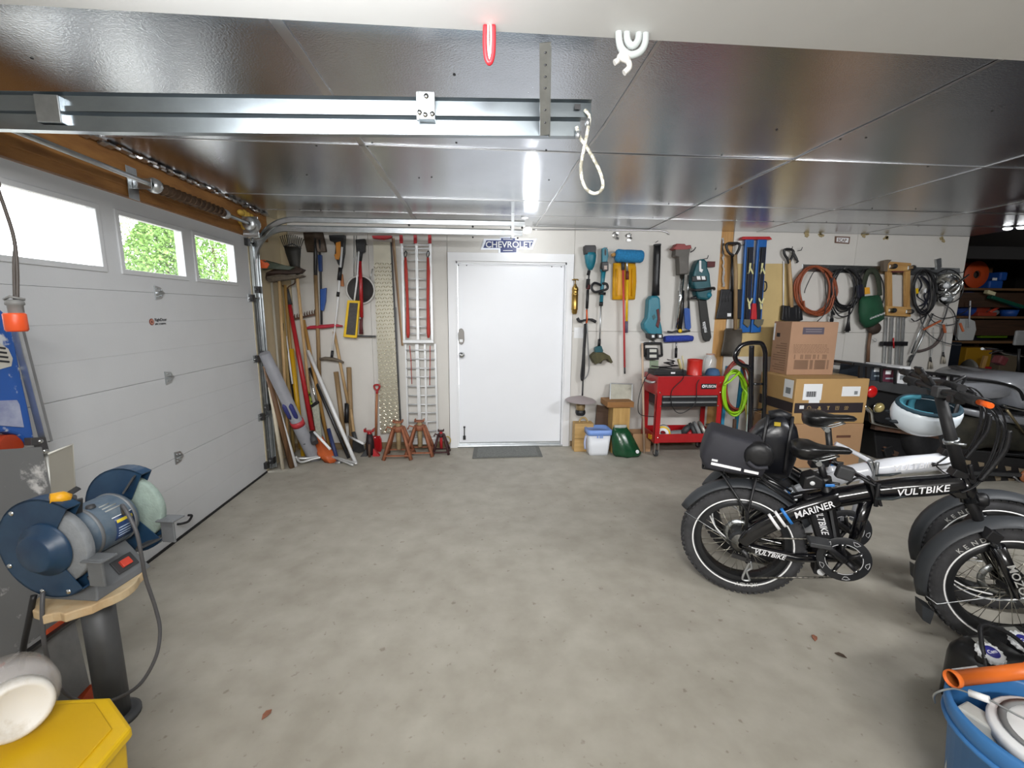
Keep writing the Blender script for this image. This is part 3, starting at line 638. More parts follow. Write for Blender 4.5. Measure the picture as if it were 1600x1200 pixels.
obj('carry_strap', MB().tube(cr(wp([(1340, 446), (1346, 428), (1356, 420), (1370, 425), (1379, 440), (1381, 460), (1379, 474)], .07), 5), .007, 7).tube(cr(wp([(1341, 440), (1350, 424), (1362, 423), (1372, 432), (1377, 455)], .05), 5), .006, 7), BLK, t)
t = wthing('leather_tool', 'brown hand tool with wooden shaft hanging below the green bag', 'tool', 1358, 566)
obj('head', MB().ell(W(1366, 513, .06), (.075, .05, .07), None, 14, 9), mat('dark_leather', '#33261d', .7, var=.2), t)
obj('shaft', MB().tube(wp([(1360, 520), (1357, 540), (1356, 566)], .05), [.018, .016, .02], 10), wood('brown_shaft', '#7a5a44', '#5d4433'), t)
obj('wire_loop', MB().tube(cr(wp([(1366, 528), (1370, 531), (1367, 534), (1363, 530)], .06), 4), .003, 6), STL, t)
# --- wooden dolly with casters
t = wthing('furniture_dolly', 'pale wooden furniture dolly with four black casters hung upright', 'dolly', 1404, 496)
for q in ([(1386, 408), (1394, 409), (1395, 493), (1387, 493)], [(1415, 411), (1423, 412), (1422, 495), (1415, 495)]): pp('side_slat', q, .03, .03, PINE, t, .003)
for q in ([(1383, 408), (1424, 411), (1424, 423), (1386, 424)], [(1385, 478), (1424, 480), (1423, 495), (1386, 493)]): pp('cross_slat', q, .06, .025, PINEX, t, .003)
pp('padding', [(1381, 407), (1388, 405.5), (1394, 406), (1388, 412), (1387, 424), (1382, 424)], .06, .05, mat('taupe_carpet', '#6b5f52', .95, bump=.3), t, .004)
for x, y in ((1398, 416), (1427, 418), (1397, 485), (1424, 487)):
    p = W(x, y, .13)
    k = obj('caster', MB().lathe([(0, -.012), (.024, -.011), (.027, -.006), (.027, .006), (.024, .011), (0, .012)], p, (1, .2, 0), 16), RUB, t)
    obj('caster_fork', MB().box(p+V((-.016, .012, 0)), (.004, .06, .03)).box(p+V((.016, .012, 0)), (.004, .06, .03)).box(p+V((0, .045, 0)), (.045, .006, .045)), STL, k)
obj('red_print', MB().b2(W(1393, 425.5, .086), W(1412, 423.5, .085)), mat('maroon_rubber', '#5a2427', .6), t)
# --- bar clamps
for i, (x0, x1) in enumerate(((1385, 1381), (1394, 1390), (1404, 1401), (1412, 1408))):
    t = wthing('bar_clamp', ('first', 'second', 'third', 'fourth')[i]+' aluminium bar clamp counting from the green bag, hung under the dolly', 'clamp', x1, 572, 'bar clamps under the dolly')
    obj('bar', MB().bar(W(x0, 496, .04), W(x1, 572, .04), .012, .03, (0, 1, 0)), ALU, t, .001)
    obj('jaw', MB().b2(W(x0+(x1-x0)*.5-3.6, 540.5, .075), W(x0+(x1-x0)*.5+3.6, 533.5, .03)), BLK, t, .003)
    if i == 2: obj('red_screw', MB().tube(wp([(x1-5, 528), (x1-4.5, 544)], .09), .008, 8), RED, t)
# --- strap bundle
t = coil('strap_bundle', 'oval bundle of black straps and cords hanging between the dolly and the lamp', 'strap', 1443, 455, 16, 33, .008, BLK, 5, .06, 2.6, 9)
obj('loose_straps', MB().tube(cr(wp([(1432, 430), (1440, 445), (1433, 462), (1446, 474), (1436, 488), (1450, 480), (1444, 462), (1455, 450), (1446, 436), (1438, 430)], .05), 6), .012, 6, flat=.4).tube(cr(wp([(1424, 498), (1430, 502), (1440, 497), (1448, 490), (1440, 482)], .06), 6), .010, 6, flat=.4).tube(cr(wp([(1440, 432), (1452, 450), (1448, 470), (1438, 478)], .045), 6), .02, 6, flat=.4), mat('navy_black', '#191c2a', .4), t)
pp('yellow_tag', [(1431, 451), (1435, 450), (1435.5, 458), (1432, 459)], .08, .006, YEL, t, 0); pp('white_tag', [(1445, 451), (1448, 450), (1447, 458), (1443, 456)], .08, .006, LABEL, t, 0)
# --- clamp lamps
def clamp_lamp(label, cx, cy, rr, off):
    t = wthing('clamp_lamp', label, 'lamp', cx, cy+rr)
    c = W(cx, cy, off); ax = V((-.35, -1, .12)).normalized(); R = rr*.0072
    obj('reflector', MB().lathe([(R, .03), (R*.98, .03), (R*.9, .0), (R*.62, -.035), (R*.3, -.055), (R*.28, -.06), (R*.65, -.04), (R*.93, -.003), (R*1.01, .03)], c, ax, 24), CHR, t)
    obj('lamp_socket', MB().lathe([(.026, -.05), (.026, -.10), (.02, -.11), (0, -.11)], c, ax, 14), BLK, t)
    obj('bulb', MB().ell(c-ax*.01, (.026, .03, .028), None, 12, 8), LABEL, t)
    return t
t = clamp_lamp('large aluminium clamp lamp reflector hung at the end of the wall', 1479, 446, 19, .09)
obj('cable', MB().tube(cr(wp([(1461, 442), (1466, 427), (1482, 421), (1497, 428), (1505, 445), (1502, 462), (1492, 471), (1478, 473)], .06), 5), .006, 7).tube(cr(wp([(1455, 490), (1470, 497), (1490, 495), (1508, 487), (1516, 478)], .08), 5), .005, 7), BLK, t)
obj('arm', MB().tube(wp([(1468, 463), (1490, 447), (1514, 429)], .16), [.006, .012, .008], 8), DST, t)
t = clamp_lamp('small clamp lamp tucked under the large reflector at the wall end', 1476, 466, 10, .10)
pp('lamp_bracket', [(1463, 405), (1471, 403), (1472, 417), (1465, 421)], .01, .02, STL, t, .002)
# cords, rods and hand tools below the lamps
for i, (q, lab) in enumerate((([(1458, 490), (1440, 530), (1420, 572)], 'longer metal rod slanting down beside the bar clamps'), ([(1448, 492), (1436, 520), (1424, 552)], 'shorter metal rod slanting beside the longer one'))):
    t = wthing('metal_rod', lab, 'rod', q[2][0], q[2][1])
    obj('rod', MB().tube(wp(q, .05+.03*i), .009, 8), STL, t)
    if i == 0: obj('rod_grip', MB().tube(wp([(1426, 555), (1421, 566)], .05), .017, 10), DGR, t)
t = wthing('rubber_hose', 'short curved dark rubber hose hung on the wall under the lamps', 'hose', 1440, 552)
obj('hose', MB().tube(cr(wp([(1474, 512), (1470, 527), (1458, 541), (1440, 548), (1431, 548)], .04), 6), .016, 10), mat('grey_brown_rubber', '#574c4a', .6), t)
t = wthing('jumper_cables', 'thin dark jumper cable loops with orange clamps under the lamps', 'cable', 1460, 535)
obj('cable', MB().tube(cr(wp([(1437, 490), (1442, 510), (1455, 525), (1472, 534), (1492, 539), (1502, 539)], .07), 6), .005, 7).tube(cr(wp([(1449, 489), (1458, 502), (1474, 508), (1492, 506), (1500, 497)], .075), 6), .005, 7).tube(cr(wp([(1475, 475), (1488, 485), (1494, 500), (1492, 520), (1497, 532)], .05), 6), .006, 7).tube(cr(wp([(1483, 470), (1478, 490), (1472, 505)], .06), 5), .007, 7), DGR, t)
for a, c in (((1443, 515), (1470, 501)), ((1474, 507), (1477, 520)), ((1500, 505), (1505, 518))):
    p, q = W(a[0], a[1], .08), W(c[0], c[1], .08)
    obj('clamp_handle', MB().bar(p, q, .018, .02, (0, 1, 0)), mat('faded_orange', '#b8633d', .6), t, .003)
for i, (x, y0, y1) in enumerate(((1454, 512, 576), (1474, 505, 568))):
    t = wthing('hand_pliers', ('pliers on a wire above the black rack', 'narrow pliers on a wire nearest the wall end')[i], 'pliers', x, y1)
    obj('wire', MB().tube(cr(wp([(x-3, y0), (x-1, (y0+y1)/2), (x, y1-14)], .03), 4), .003, 5).tube(cr(wp([(x+5, y0), (x+3, (y0+y1)/2), (x, y1-14)], .03), 4), .003, 5), STL, t)
    obj('jaws', MB().tube(wp([(x, y1-18), (x, y1-10)], .03), [.008, .013], 8), DST, t)
    obj('grips', MB().tube(wp([(x-1, y1-11), (x-2.5, y1)], .03), .010, 8).tube(wp([(x+1, y1-11), (x+2.5, y1)], .03), .010, 8), mat('beige_grip', '#a29a8c', .5), t)
# --- plaque and foil scraps
t = wthing('plaque', 'small brown plaque with raised letters near the ceiling above the hose', 'plaque', 1317, 381, off=0)
BRP = mat('plaque_brown', '#6d5244', .5)
pp('plaque_plate', [(1305.5, 369), (1328.5, 370), (1327, 381), (1305, 379.5)], .0, .012, BRP, t, .001)
pp('plaque_field', [(1307.5, 371), (1326.5, 371.8), (1325.3, 379.2), (1307, 377.8)], .012, .001, LABEL, t, 0)
lettering('plaque_lettering', 'SCAP', .05, W(1308.5, 377.3, .0135), W(1325, 378.4, .0135)-W(1308.5, 377.3, .0135), UP, BRP, t, sx=.9)
for i, (x, y) in enumerate(((962, 369), (982.5, 370.5))):
    mb = MB(); rr = random.Random(i+4)
    for k in range(9): mb.box(W(x+rr.uniform(-3, 3), y+rr.uniform(-5, 5), .012), (.03, .012, .026), Matrix.Rotation(rr.uniform(-1, 1), 3, 'Y') @ Matrix.Rotation(rr.uniform(-.5, .5), 3, 'X'))
    one('foil_scrap', mb, M_TAPE, ('crumpled foil scrap at the ceiling nearer the door', 'crumpled foil scrap at the ceiling nearer the chainsaw')[i], 'foil')
for i, (x, y) in enumerate(((1262, 366), (1282, 367), (1352, 368), (1386, 371), (1474, 374))):
    mb = MB(); rr = random.Random(i+40)
    for k in range(4): mb.box(W(x+rr.uniform(-4, 4), y+rr.uniform(-2.5, 3), .006), (.035, .008, .02), Matrix.Rotation(rr.uniform(-.8, .8), 3, 'Y'))
    struct('torn_paper', mb, mat('torn_tan', '#a3936b', .8), wb)
# ================================================================ GARAGE DOOR HARDWARE, CEILING THINGS
def sweep(path, Y, prof):
    # prof: (n, v) n = in-plane normal offset, v = offset along Y; path in the XZ plane
    secs = []
    for i, p in enumerate(path):
        a = path[max(i-1, 0)]; c = path[min(i+1, len(path)-1)]; d = (V((c[0], 0, c[1]))-V((a[0], 0, a[1]))).normalized(); n = V((-d.z, 0, d.x))
        secs.append([V((p[0], Y, p[1]))+n*q[0]+V((0, q[1], 0)) for q in prof])
    return MB().loft(secs, True, False)
def cprof(h, s=1):    # rolled C-channel, closed outline 3 mm sheet
    k = .003; w = .022
    return [(0, 0), (h, 0), (h, -w*s), (h-.012, -w*s), (h-.012, -(w-k)*s), (h-k, -(w-k)*s), (h-k, -k*s), (k, -k*s), (k, -(w-k)*s), (.012, -(w-k)*s), (.012, -w*s), (0, -w*s)]
def ribbed(h):      # outside of a track: stiffening step along the web
    return [(0, 0), (h*.28, 0), (h*.34, .013), (h*.88, .013), (h, 0), (h, .03), (h-.012, .03), (h-.012, .027), (h-.003, .027), (h-.003, .016), (.003, .016), (.003, .027), (.012, .027), (.012, .03), (0, .03)]
def arc(cx, cz, r, a0, a1, n=10): return [(cx+r*math.cos(a0+(a1-a0)*k/n), cz+r*math.sin(a0+(a1-a0)*k/n)) for k in range(n+1)]
t = thing('door_track', 'far galvanised overhead door track curving down beside the leaning tools', 'track', (-1.98, 4.21, 0))
YF = 4.20
lo = [(-1.972, .02), (-1.972, 1.0), (-1.972, 1.93)]+arc(-1.692, 1.93, .28, PI, PI/2, 10)[1:]+[(-1.0, 2.212), (-.3, 2.214), (.405, 2.216)]
obj('lower_rail', sweep(lo[::-1], YF, [(-n, v) for n, v in ribbed(.052)]), STL, t)
hi = [(-2.0, 2.10)]+arc(-1.62, 1.96, .33, PI*.80, PI/2, 8)+[(-1.0, 2.292), (-.3, 2.296), (.425, 2.30)]
obj('upper_rail', sweep(hi[::-1], YF, [(-n, v) for n, v in ribbed(.045)]), STL, t)
obj('wall_angle', MB().b2((-2.02, YF-.005, .02), (-1.99, YF+.05, 2.2)).b2((-2.02, YF+.04, .02), (-1.955, YF+.045, 2.15)), STL, t)
for z in (.10, .62, 1.12, 1.70): obj('track_bracket', MB().b2((-2.0, YF-.012, z-.03), (-1.96, YF+.04, z+.03)).lathe([(.012, 0), (.012, .008), (0, .009)], (-1.985, YF-.012, z), (0, -1, 0), 8), DST, t)
for x in (-.62, -.05, .30, .40): obj('rail_bolt', MB().lathe([(.010, 0), (.010, .004), (0, .005)], (x, YF, 2.283), (0, -1, 0), 8), DST, t)
for x in (-.05, .30, .36): obj('rail_bolt', MB().lathe([(.008, 0), (.008, .004), (0, .005)], (x, YF, 2.19), (0, -1, 0), 8), DST, t)
obj('hanger_strap', MB().b2((.30, YF-.006, 2.19), (.325, YF-.002, 2.41)).b2((.325, YF-.006, 2.19), (.328, YF+.02, 2.41)), STL, t)
YN = 1.78
t = thing('door_track', 'near galvanised overhead door track with pull rope crossing below the foil ceiling', 'track', (-.6, YN, 2.2))
zt = lambda x: 2.315-(.43-x)*.027
lo = [(-2.0, 1.6), (-2.0, 1.92)]+arc(-1.72, zt(-1.72)-.125-.28+.005, .28, PI, PI/2, 10)[0:]+[(x, zt(x)-.128) for x in (-1.3, -.6, 0)]+[(.39, zt(.39)-.128)]
M_TRK = mat('track_steel', '#99a1a6', .28, 1, var=.1, scale=6, bump=.03, bscale=30)
obj('lower_rail', sweep(lo[2:], YN, ribbed(.063)), M_TRK, t)
obj('upper_rail', sweep([(x, zt(x)-.062) for x in (-2.0, -1.6, -1.0, -.4, .43)], YN, ribbed(.062)), M_TRK, t)
sx = Fl(853, 200, zt(.25)-.1).x
sa_, sb_ = V((.25, YN-.012, 2.18)), Fl(852, 66, 2.388)
obj('hanger_strap', MB().bar(sa_, sb_, .038, .004, (0, 1, 0)).bar(sa_+V((.018, .008, 0)), sb_+V((.018, .008, 0)), .003, .022, (0, 1, 0)), STL, t)
for f_ in (.9, .78, .66, .54, .3, .15): obj('strap_hole', MB().lathe([(.0, .0012), (.0045, .001), (.005, 0)], sa_.lerp(sb_, f_)+V((0, -.003, 0)), (0, -1, 0), 8), BLK, t)
for x, z in ((.25, 2.31), (.25, 2.272)): obj('bolt', MB().lathe([(.009, 0), (.009, .005), (0, .006)], (x, YN-.013, z-.02), (0, -1, 0), 8), STL, t)
obj('splice_bracket', MB().b2((-.215, YN-.022, 2.215), (-.155, YN+.012, 2.308)).b2((-.222, YN-.024, 2.21), (-.212, YN-.01, 2.306)), STL, t, .002)
for x, z in ((-.185, 2.29), (-.21, 2.235), (-.165, 2.232), (-.19, 2.228)): obj('bolt', MB().lathe([(.009, 0), (.009, .006), (0, .007)], (x, YN-.022, z), (0, -1, 0), 8), CHR, t)
obj('slot', MB().b2((.362, YN-.0015, 2.278), (.385, YN+.001, 2.296)), DST, t)
obj('wall_flag', MB().b2((-1.52, YN-.012, 2.16), (-1.44, YN+.02, 2.25)), STL, t, .003)
q = [At(914, 172, YN-.01), At(921, 183, YN-.02), At(918, 205, YN-.02), At(909, 250, YN-.02), At(908, 272, YN-.02), At(914, 292, YN-.02), At(926, 302, YN-.02), At(938, 299, YN-.02), At(942, 286, YN-.02), At(935, 263, YN-.02), At(918, 232, YN-.02), At(905, 213, YN-.02), At(901, 198, YN-.02)]
rp_ = obj('pull_rope', MB().tube(cr(q, 6), .0065, 8), mat('rope_white', '#d9d6c8', .8, hx2='#8d897a', scale=60, thr=(.45, .55)), t)
for a in (At(918.5, 192, YN-.02), At(903.5, 211, YN-.02)): obj('rope_sleeve', MB().tube([a+V((0, 0, .012)), a-V((.001, 0, .012))], .010, 10), ALU, rp_)
# torsion shaft
t = thing('torsion_shaft', 'steel torsion shaft with brown coil spring above the garage door', 'door spring', (-1.9, 2.9, 2.2))
def shz(y): return 2.245-.008*(y-2.1)
obj('shaft', MB().tube([(-1.9, 1.55, shz(1.55)), (-1.9, 4.02, shz(4.02))], .0135, 10), STL, t)
sp = [V((-1.9+.030*math.cos(k*.9), 2.93+k*.0078*.98, shz(3.2)+.030*math.sin(k*.9))) for k in range(88)]
obj('spring', MB().tube(sp, .0085, 6), mat('spring_brown', '#54402f', .55, .5), t)
obj('spring_core', MB().tube([(-1.9, 2.93, shz(2.93)), (-1.9, 3.61, shz(3.6))], .028, 12), MATS['spring_brown'], t)
for y, r in ((2.90, .042), (3.63, .034)): obj('winding_cone', MB().lathe([(.018, -.03), (r, -.02), (r, .01), (.03, .03), (.018, .04)], (-1.9, y, shz(y)), (0, 1, 0), 14), ALU, t)
obj('bearing_plate', MB().b2((-1.995, 2.82, 2.15), (-1.99, 2.90, 2.33)).b2((-1.99, 2.855, shz(2.85)-.03), (-1.885, 2.862, shz(2.85)+.03)), STL, t, .002)
obj('cable_drum', MB().lathe([(.016, -.05), (.05, -.048), (.056, -.03), (.050, -.02), (.05, .01), (.066, .015), (.066, .028), (.016, .03)], (-1.9, 4.02, shz(4.02)), (0, 1, 0), 20), ALU, t)
obj('end_bracket', MB().b2((-1.99, 4.055, 2.13), (-1.86, 4.06, 2.30)), STL, t, .002)
# lamp over the door
lp = At(824, 360, 4.36)
t = thing('ceiling_bulb_lamp', 'bare glowing bulb lamp on the ceiling in front of the white door', 'lamp', (lp.x, lp.y, ZC))
t.name = 'bulb_lamp'; OFF['bulb_lamp'] = V((lp.x, lp.y, ZC))
obj('lamp_base', MB().lathe([(0, 0), (.035, -.001), (.036, -.008), (.02, -.014), (0, -.015)], (lp.x-.03, lp.y, ZC), (0, 0, 1), 18), LABEL, t)
obj('bulb', MB().ell((lp.x, lp.y, min(lp.z, ZC-.03)), (.042, .030, .028), Matrix.Rotation(-.4, 3, 'Y'), 14, 10), mat('bulb_glow', '#ffffff', .5, emit=14), t)
# red cable loop and clear hose hanging at the ceiling edge
q = lambda x, y: At(x, y, 1.50)
t = thing('ceiling_hook', 'red hanging loop dangling from the ceiling beside the track hanger', 'hook', q(765, 100))
obj('loop', MB().tube(cr([q(758.5, 40), q(758, 68), q(760, 90), q(765, 99), q(769.5, 88), q(771, 68), q(771, 40)], 5), .0075, 8), REDP, t)
obj('loop_band', MB().tube(cr([q(762, 40), q(762, 70), q(765, 94), q(768, 70), q(768, 40)], 5), .005, 8), mat('pale_pink', '#d8b0a8', .5), t)
t = thing('clear_hose', 'coil of clear hose with white nozzle hanging from the ceiling edge', 'hose', q(985, 115))
obj('coil_loops', MB().tube(cr([q(967+0, 40), q(967, 60), q(971, 76), q(984, 86), q(1000, 81), q(1008, 66), q(1008, 40)], 5), .011, 10).tube(cr([q(980, 40), q(980, 62), q(988, 72), q(997, 62), q(998, 40)], 5), .011, 10), mat('cloudy_hose', '#c2c8c6', .25, alpha=.85), t)
nz = obj('nozzle', MB().tube([q(968, 82), q(978, 90), q(983, 97)], [.012, .013, .008], 8).tube(cr([q(964, 90), q(975, 93), q(982, 97), q(983, 106), q(975, 114)], 4), .009, 8).tube([q(960, 98), q(967, 94)], .009, 8), mat('soiled_white', '#c9c6c0', .5), t)

# ================================================================ LEANING TOOLS IN THE CORNER
GP = 'tools leaning in the corner'
def lean(n, label, cat, top, bot, r, m, offt=.06, group=None, k=8):
    a = W(top[0], top[1], offt) if len(top) == 2 else At(*top)
    if a.x < -1.96: a = _hit(top[0], top[1], 0, -1.96)
    c = Fl(bot[0], bot[1]) if len(bot) == 2 else At(*bot)
    if c.y > DB-.06: c = W(bot[0], bot[1], .06)
    if c.x < -1.95: c = _hit(bot[0], bot[1], 0, -1.95)
    return one(n, MB().tube([a, c], r, k), m, label, cat, group), a, c
# leaf rake, head up
t = wthing('leaf_rake', 'black fan leaf rake leaning head up above the push broom', 'rake', 455, 440, off=.2)
o_ = .40
secs = []
for y, x0, x1 in ((425, 457, 470), (415, 453, 469), (395, 446, 470), (385, 443.5, 470.5), (374, 439.5, 472)):
    f = o_+(425-y)*.0006
    secs.append([W(x0, y, f+.014), W((x0+x1)/2, y, f+.03), W(x1, y, f+.014), W(x1, y, f), W((x0+x1)/2, y, f+.012), W(x0, y, f)])
RKB = mat('rake_black', '#26241f', .55, var=.15, scale=14)
obj('fan', MB().loft(secs[:4]), RKB, t)
for k in range(12):
    x0 = 444+26*k/11; x1 = 438+36*k/11
    obj('tine', MB().tube(cr([W(x0, 386, o_+.03), W(x1, 371+(k-4)**2*.12-2, o_+.035), W(x1+.6, 367+(k-4)**2*.16, o_+.05)], 3), .004, 5), RKB, t)
obj('socket', MB().tube([W(462, 418, o_+.015), W(466, 429, o_+.0)], [.026, .02], 10), RKB, t)
obj('cross_brace', MB().tube([W(443, 385, o_+.035), W(457, 381, o_+.045), W(471, 388, o_+.035)], .006, 6), DGR, t)
obj('pole', MB().tube([W(464, 430, .39), Fl(492, 704)], .015, 8), OAK, t)
# push broom, head up
t = wthing('push_broom', 'dark bristle push broom leaning head up under the leaf rake', 'broom', 445, 440, off=.2)
pp('broom_block', [(415, 426), (436, 416), (462, 416), (474, 421), (468, 427), (447, 428), (434, 430), (420, 433), (414, 436)], .36, .08, mat('broom_brown', '#3a2a22', .6), t, .006)
obj('bristles', MB().prism(wp([(416, 432), (436, 428.5), (455, 430), (472, 430), (471, 432), (455, 436), (440, 437.5), (420, 441), (415, 437)], .45), (0, .1, 0)), mat('bristle_grey', '#5d5448', .95, var=.3, scale=60, bump=1, bscale=90), t)
obj('pole', MB().tube([W(436, 436, .40), Fl(452, 726)], .014, 8), OAK, t)
# hedge-brush with orange tip
t = wthing('snow_brush', 'dark green snow brush with orange tip lying over the broom head', 'brush', 430, 425, off=.25)
pp('brush_back', [(404, 405), (418, 407), (443, 414), (460, 417), (452, 422), (424, 420), (410, 422)], .53, .04, mat('dark_green_plastic', '#27321f', .5), t, .004)
pp('orange_tip', [(404, 405.5), (414, 406), (421, 413), (417, 419), (406, 419)], .57, .012, ORG, t, .003)
# red handled scoop shovel
t = wthing('scoop_shovel', 'red handled shovel with orange scoop blade down and a wire yoke on its end', 'shovel', 500, 725, off=.2)
a, c = W(452, 474, .12), Fl(488, 672, .30)
obj('pole', MB().tube([a, c], [.020, .026], 10), mat('red_handle', '#a8232a', .4, var=.1, scale=14), t)
obj('ferrule', MB().tube([W(448.5, 451, .12), W(453, 476, .12)], [.016, .024], 10), DGR, t)
obj('wire_yoke', MB().tube(cr([W(432, 438, .13), W(437, 445, .13), W(446, 448, .13), W(449, 452, .13)], 4), .006, 6).tube(cr([W(461, 437, .13), W(460, 443, .13), W(451, 448, .13), W(449, 452, .13)], 4), .006, 6), RST, t)
def fz(p, z): return Fl(p[0], p[1], z)
secs = []
for (x, y, hw, z) in ((489, 667, 3.5, .30), (494, 680, 5, .24), (500, 697, 9, .15), (508, 712, 12, .07), (516, 724, 9, .005)):
    ctr = fz((x, y), z)
    row = [ctr+V((hw*.0072*2*(k/8-.5)*1.0, .03*abs(2*k/8-1), .0)) for k in range(9)]+[ctr+V((hw*.0072*2*(k/8-.5), .008+.03*abs(2*k/8-1), .004)) for k in range(8, -1, -1)]
    secs.append(row)
obj('scoop', MB().loft(secs), mat('scoop_orange', '#c8602e', .5, var=.12, scale=10), t)
obj('dark_collar', MB().tube([fz((487, 676), .30), fz((492, 692), .22)], [.03, .035], 10), DGR, t)
# bow rake
t = wthing('garden_rake', 'steel toothed garden rake leaning with its teeth against the wall', 'rake', 500, 690, off=.1)
obj('rake_bar', MB().bar(W(458, 499, .07), W(493, 491, .07), .018, .018, (0, 1, 0)), RST, t)
for k in range(9):
    x = 461+k*3.9; y = 498.5-k*.92
    obj('tooth', MB().tube([W(x, y, .07), W(x-1, y-4, .075), W(x-.4, y-7.5, .09)], [.006, .006, .003], 6), RST, t)
obj('pole', MB().tube([W(474, 500, .08), Fl(516, 708)], .0185, 10), wood('amber_handle', '#b98f4e', '#97703a'), t)
# spade hanging blade up
t = wthing('flat_spade', 'rust-stained square spade hung blade up by the track', 'spade', 495, 590, off=.1)
secs = []
for y, x0, x1 in ((394, 480, 511), (392, 479, 511), (380, 476, 509), (363, 473.5, 505)):
    row = [W(x0+(x1-x0)*k/8, y, .05+.02*math.cos(PI*(k/8-.5)*2)) for k in range(9)]+[W(x0+(x1-x0)*k/8, y, .042+.02*math.cos(PI*(k/8-.5)*2)) for k in range(8, -1, -1)]
    secs.append(row)
obj('blade', MB().loft(secs), mat('spade_steel', '#6d6257', .5, .6, hx2='#4a3a30', scale=9), t)
obj('blade_socket', MB().tube([W(492, 372, .075), W(493, 398, .075), W(493, 440, .075)], [.008, .02, .018], 10), DST, t)
obj('pole', MB().tube([W(493, 430, .075), W(496, 500, .07), W(499, 589, .065)], .020, 10), ASH, t)
# squeegee with blue handle
t = wthing('roof_squeegee', 'red headed squeegee with dark shaft and blue paddle grip', 'squeegee', 503, 520)
obj('shaft', MB().tube([W(499, 375, .05), W(501, 430, .05), W(502.5, 507, .05)], .012, 8), DGR, t)
pp('blue_sleeve', [(496, 398), (502, 398), (502.5, 424), (497.5, 424)], .035, .04, mat('blue_grip', '#1d3f7c', .5), t, .006)
pp('blue_paddle', [(500, 452), (509.5, 449.5), (508.5, 470), (505, 486), (500.5, 485)], .035, .035, BLU, t, .006)
obj('squeegee_head', MB().tube([W(473.5, 514, .07), W(485, 511.5, .07), W(504, 510.5, .07), W(525, 508.5, .07), W(535.5, 509.5, .07)], [.008, .022, .026, .022, .008], 8, flat=.8), mat('raspberry_red', '#b12a3c', .5), t)
# pruning saw and telescopic brush
t = wthing('pruning_saw', 'pruning saw with black and orange case hung near the track', 'saw', 533, 450)
pp('saw_case', [(513, 367), (539, 367), (538, 395), (536, 405), (534, 420), (528, 413), (525, 405), (523, 396), (524, 385), (521, 378), (515, 376)], .02, .05, BLK, t, .008)
pp('orange_inlay', [(524.5, 379), (532, 377), (532.5, 398), (529, 406), (524, 405), (522, 398), (525, 396)], .07, .012, mat('amber_orange', '#c9811f', .45), t, .003)
pp('tan_handle', [(532, 428), (535, 428), (537, 447.5), (532, 447)], .03, .03, mat('terracotta', '#b9784b', .6), t, .004)
t = wthing('telescopic_brush', 'white telescopic pole brush with black sleeves hung head down', 'brush', 520, 568, off=.08)
obj('pole', MB().tube([W(534.5, 386, .09), W(527, 480, .085), W(519, 549, .08)], [.011, .0095, .008], 8), WHT, t)
for a, c, r in (((532, 418), (530, 438), .021), ((528.6, 456), (527.8, 463.5), .016), ((519.4, 548), (518, 561), .014)): obj('sleeve', MB().tube([W(a[0], a[1], .085), W(c[0], c[1], .082)], r, 10), BLK, t)
obj('brush_head', MB().tube([W(500, 561, .08), W(508, 560, .08), W(519, 561, .08), W(530, 563.5, .08), W(537, 566.5, .08)], [.018, .026, .03, .022, .014], 10, flat=.7), mat('dusty_brown', '#6a6054', .9, var=.25, scale=30, bump=.5), t)
# round pan, red scrubber, yellow sponge mop
t = wthing('round_pan', 'round black pan with pale rim hung behind the red squeegee pole', 'pan', 564, 474)
cw = W(564, 453, .02)
obj('pan_face', MB().lathe([(0, .02), (.135, .02), (.138, .024)], cw, (0, -1, 0), 28), mat('pan_black', '#2b2726', .6, var=.15), t)
obj('pan_rim', MB().lathe([(.136, .0), (.148, .004), (.152, .02), (.148, .03), (.138, .032), (.134, .022)], cw, (0, -1, 0), 28), mat('pan_rim', '#cfcdc8', .4), t)
obj('wire_hanger', MB().tube(wp([(553, 368), (553, 434)], .02), .004, 6).tube(wp([(557, 368), (557, 434)], .02), .004, 6).tube(wp([(582, 420), (578, 440)], .02), .004, 6), STL, t)
t = wthing('floor_scraper', 'red handled floor scraper with black grip and flat steel blade', 'scraper', 566, 527)
pp('black_head', [(555, 374), (570, 373), (569.5, 393), (566, 395), (557, 394)], .05, .06, BLK, t, .006)
obj('neck', MB().tube(wp([(563, 390), (562, 408)], .08), [.032, .022], 10), BLK, t)
obj('red_pole', MB().tube(wp([(562, 404), (564, 450), (565, 496)], .08), .019, 10), RED, t)
obj('joint', MB().tube(wp([(565, 494), (564, 508), (564.5, 522)], .075), [.014, .018, .022], 10), mat('maroon_rubber', '#5a2427', .6), t)
obj('clip', MB().lathe([(.014, -.01), (.014, .01), (0, .012)], W(562, 497, .1), (0, -1, 0), 10), STL, t)
obj('steel_blade', MB().bar(W(553, 525, .06), W(587, 525.5, .06), .016, .03, (0, 1, 0)), DST, t)
hook(t, 574, 383, .05)
t = wthing('sponge_mop', 'yellow framed sponge mop hung on a white pole with its grey pad showing', 'mop', 549, 528, off=.1)
pp('frame', [(542.5, 469), (562, 470), (557, 528.5), (536, 526.5)], .10, .035, YEL, t, .006)
pp('pad', [(546, 473), (559, 473.5), (554.5, 524), (540.5, 522.5)], .135, .01, mat('mop_grey', '#4d4b49', .95, var=.2, scale=40, bump=.6), t, .003)
obj('pole', MB().tube(wp([(560.5, 393), (557.5, 440), (553.5, 471)], .11), .009, 8), WHT, t)
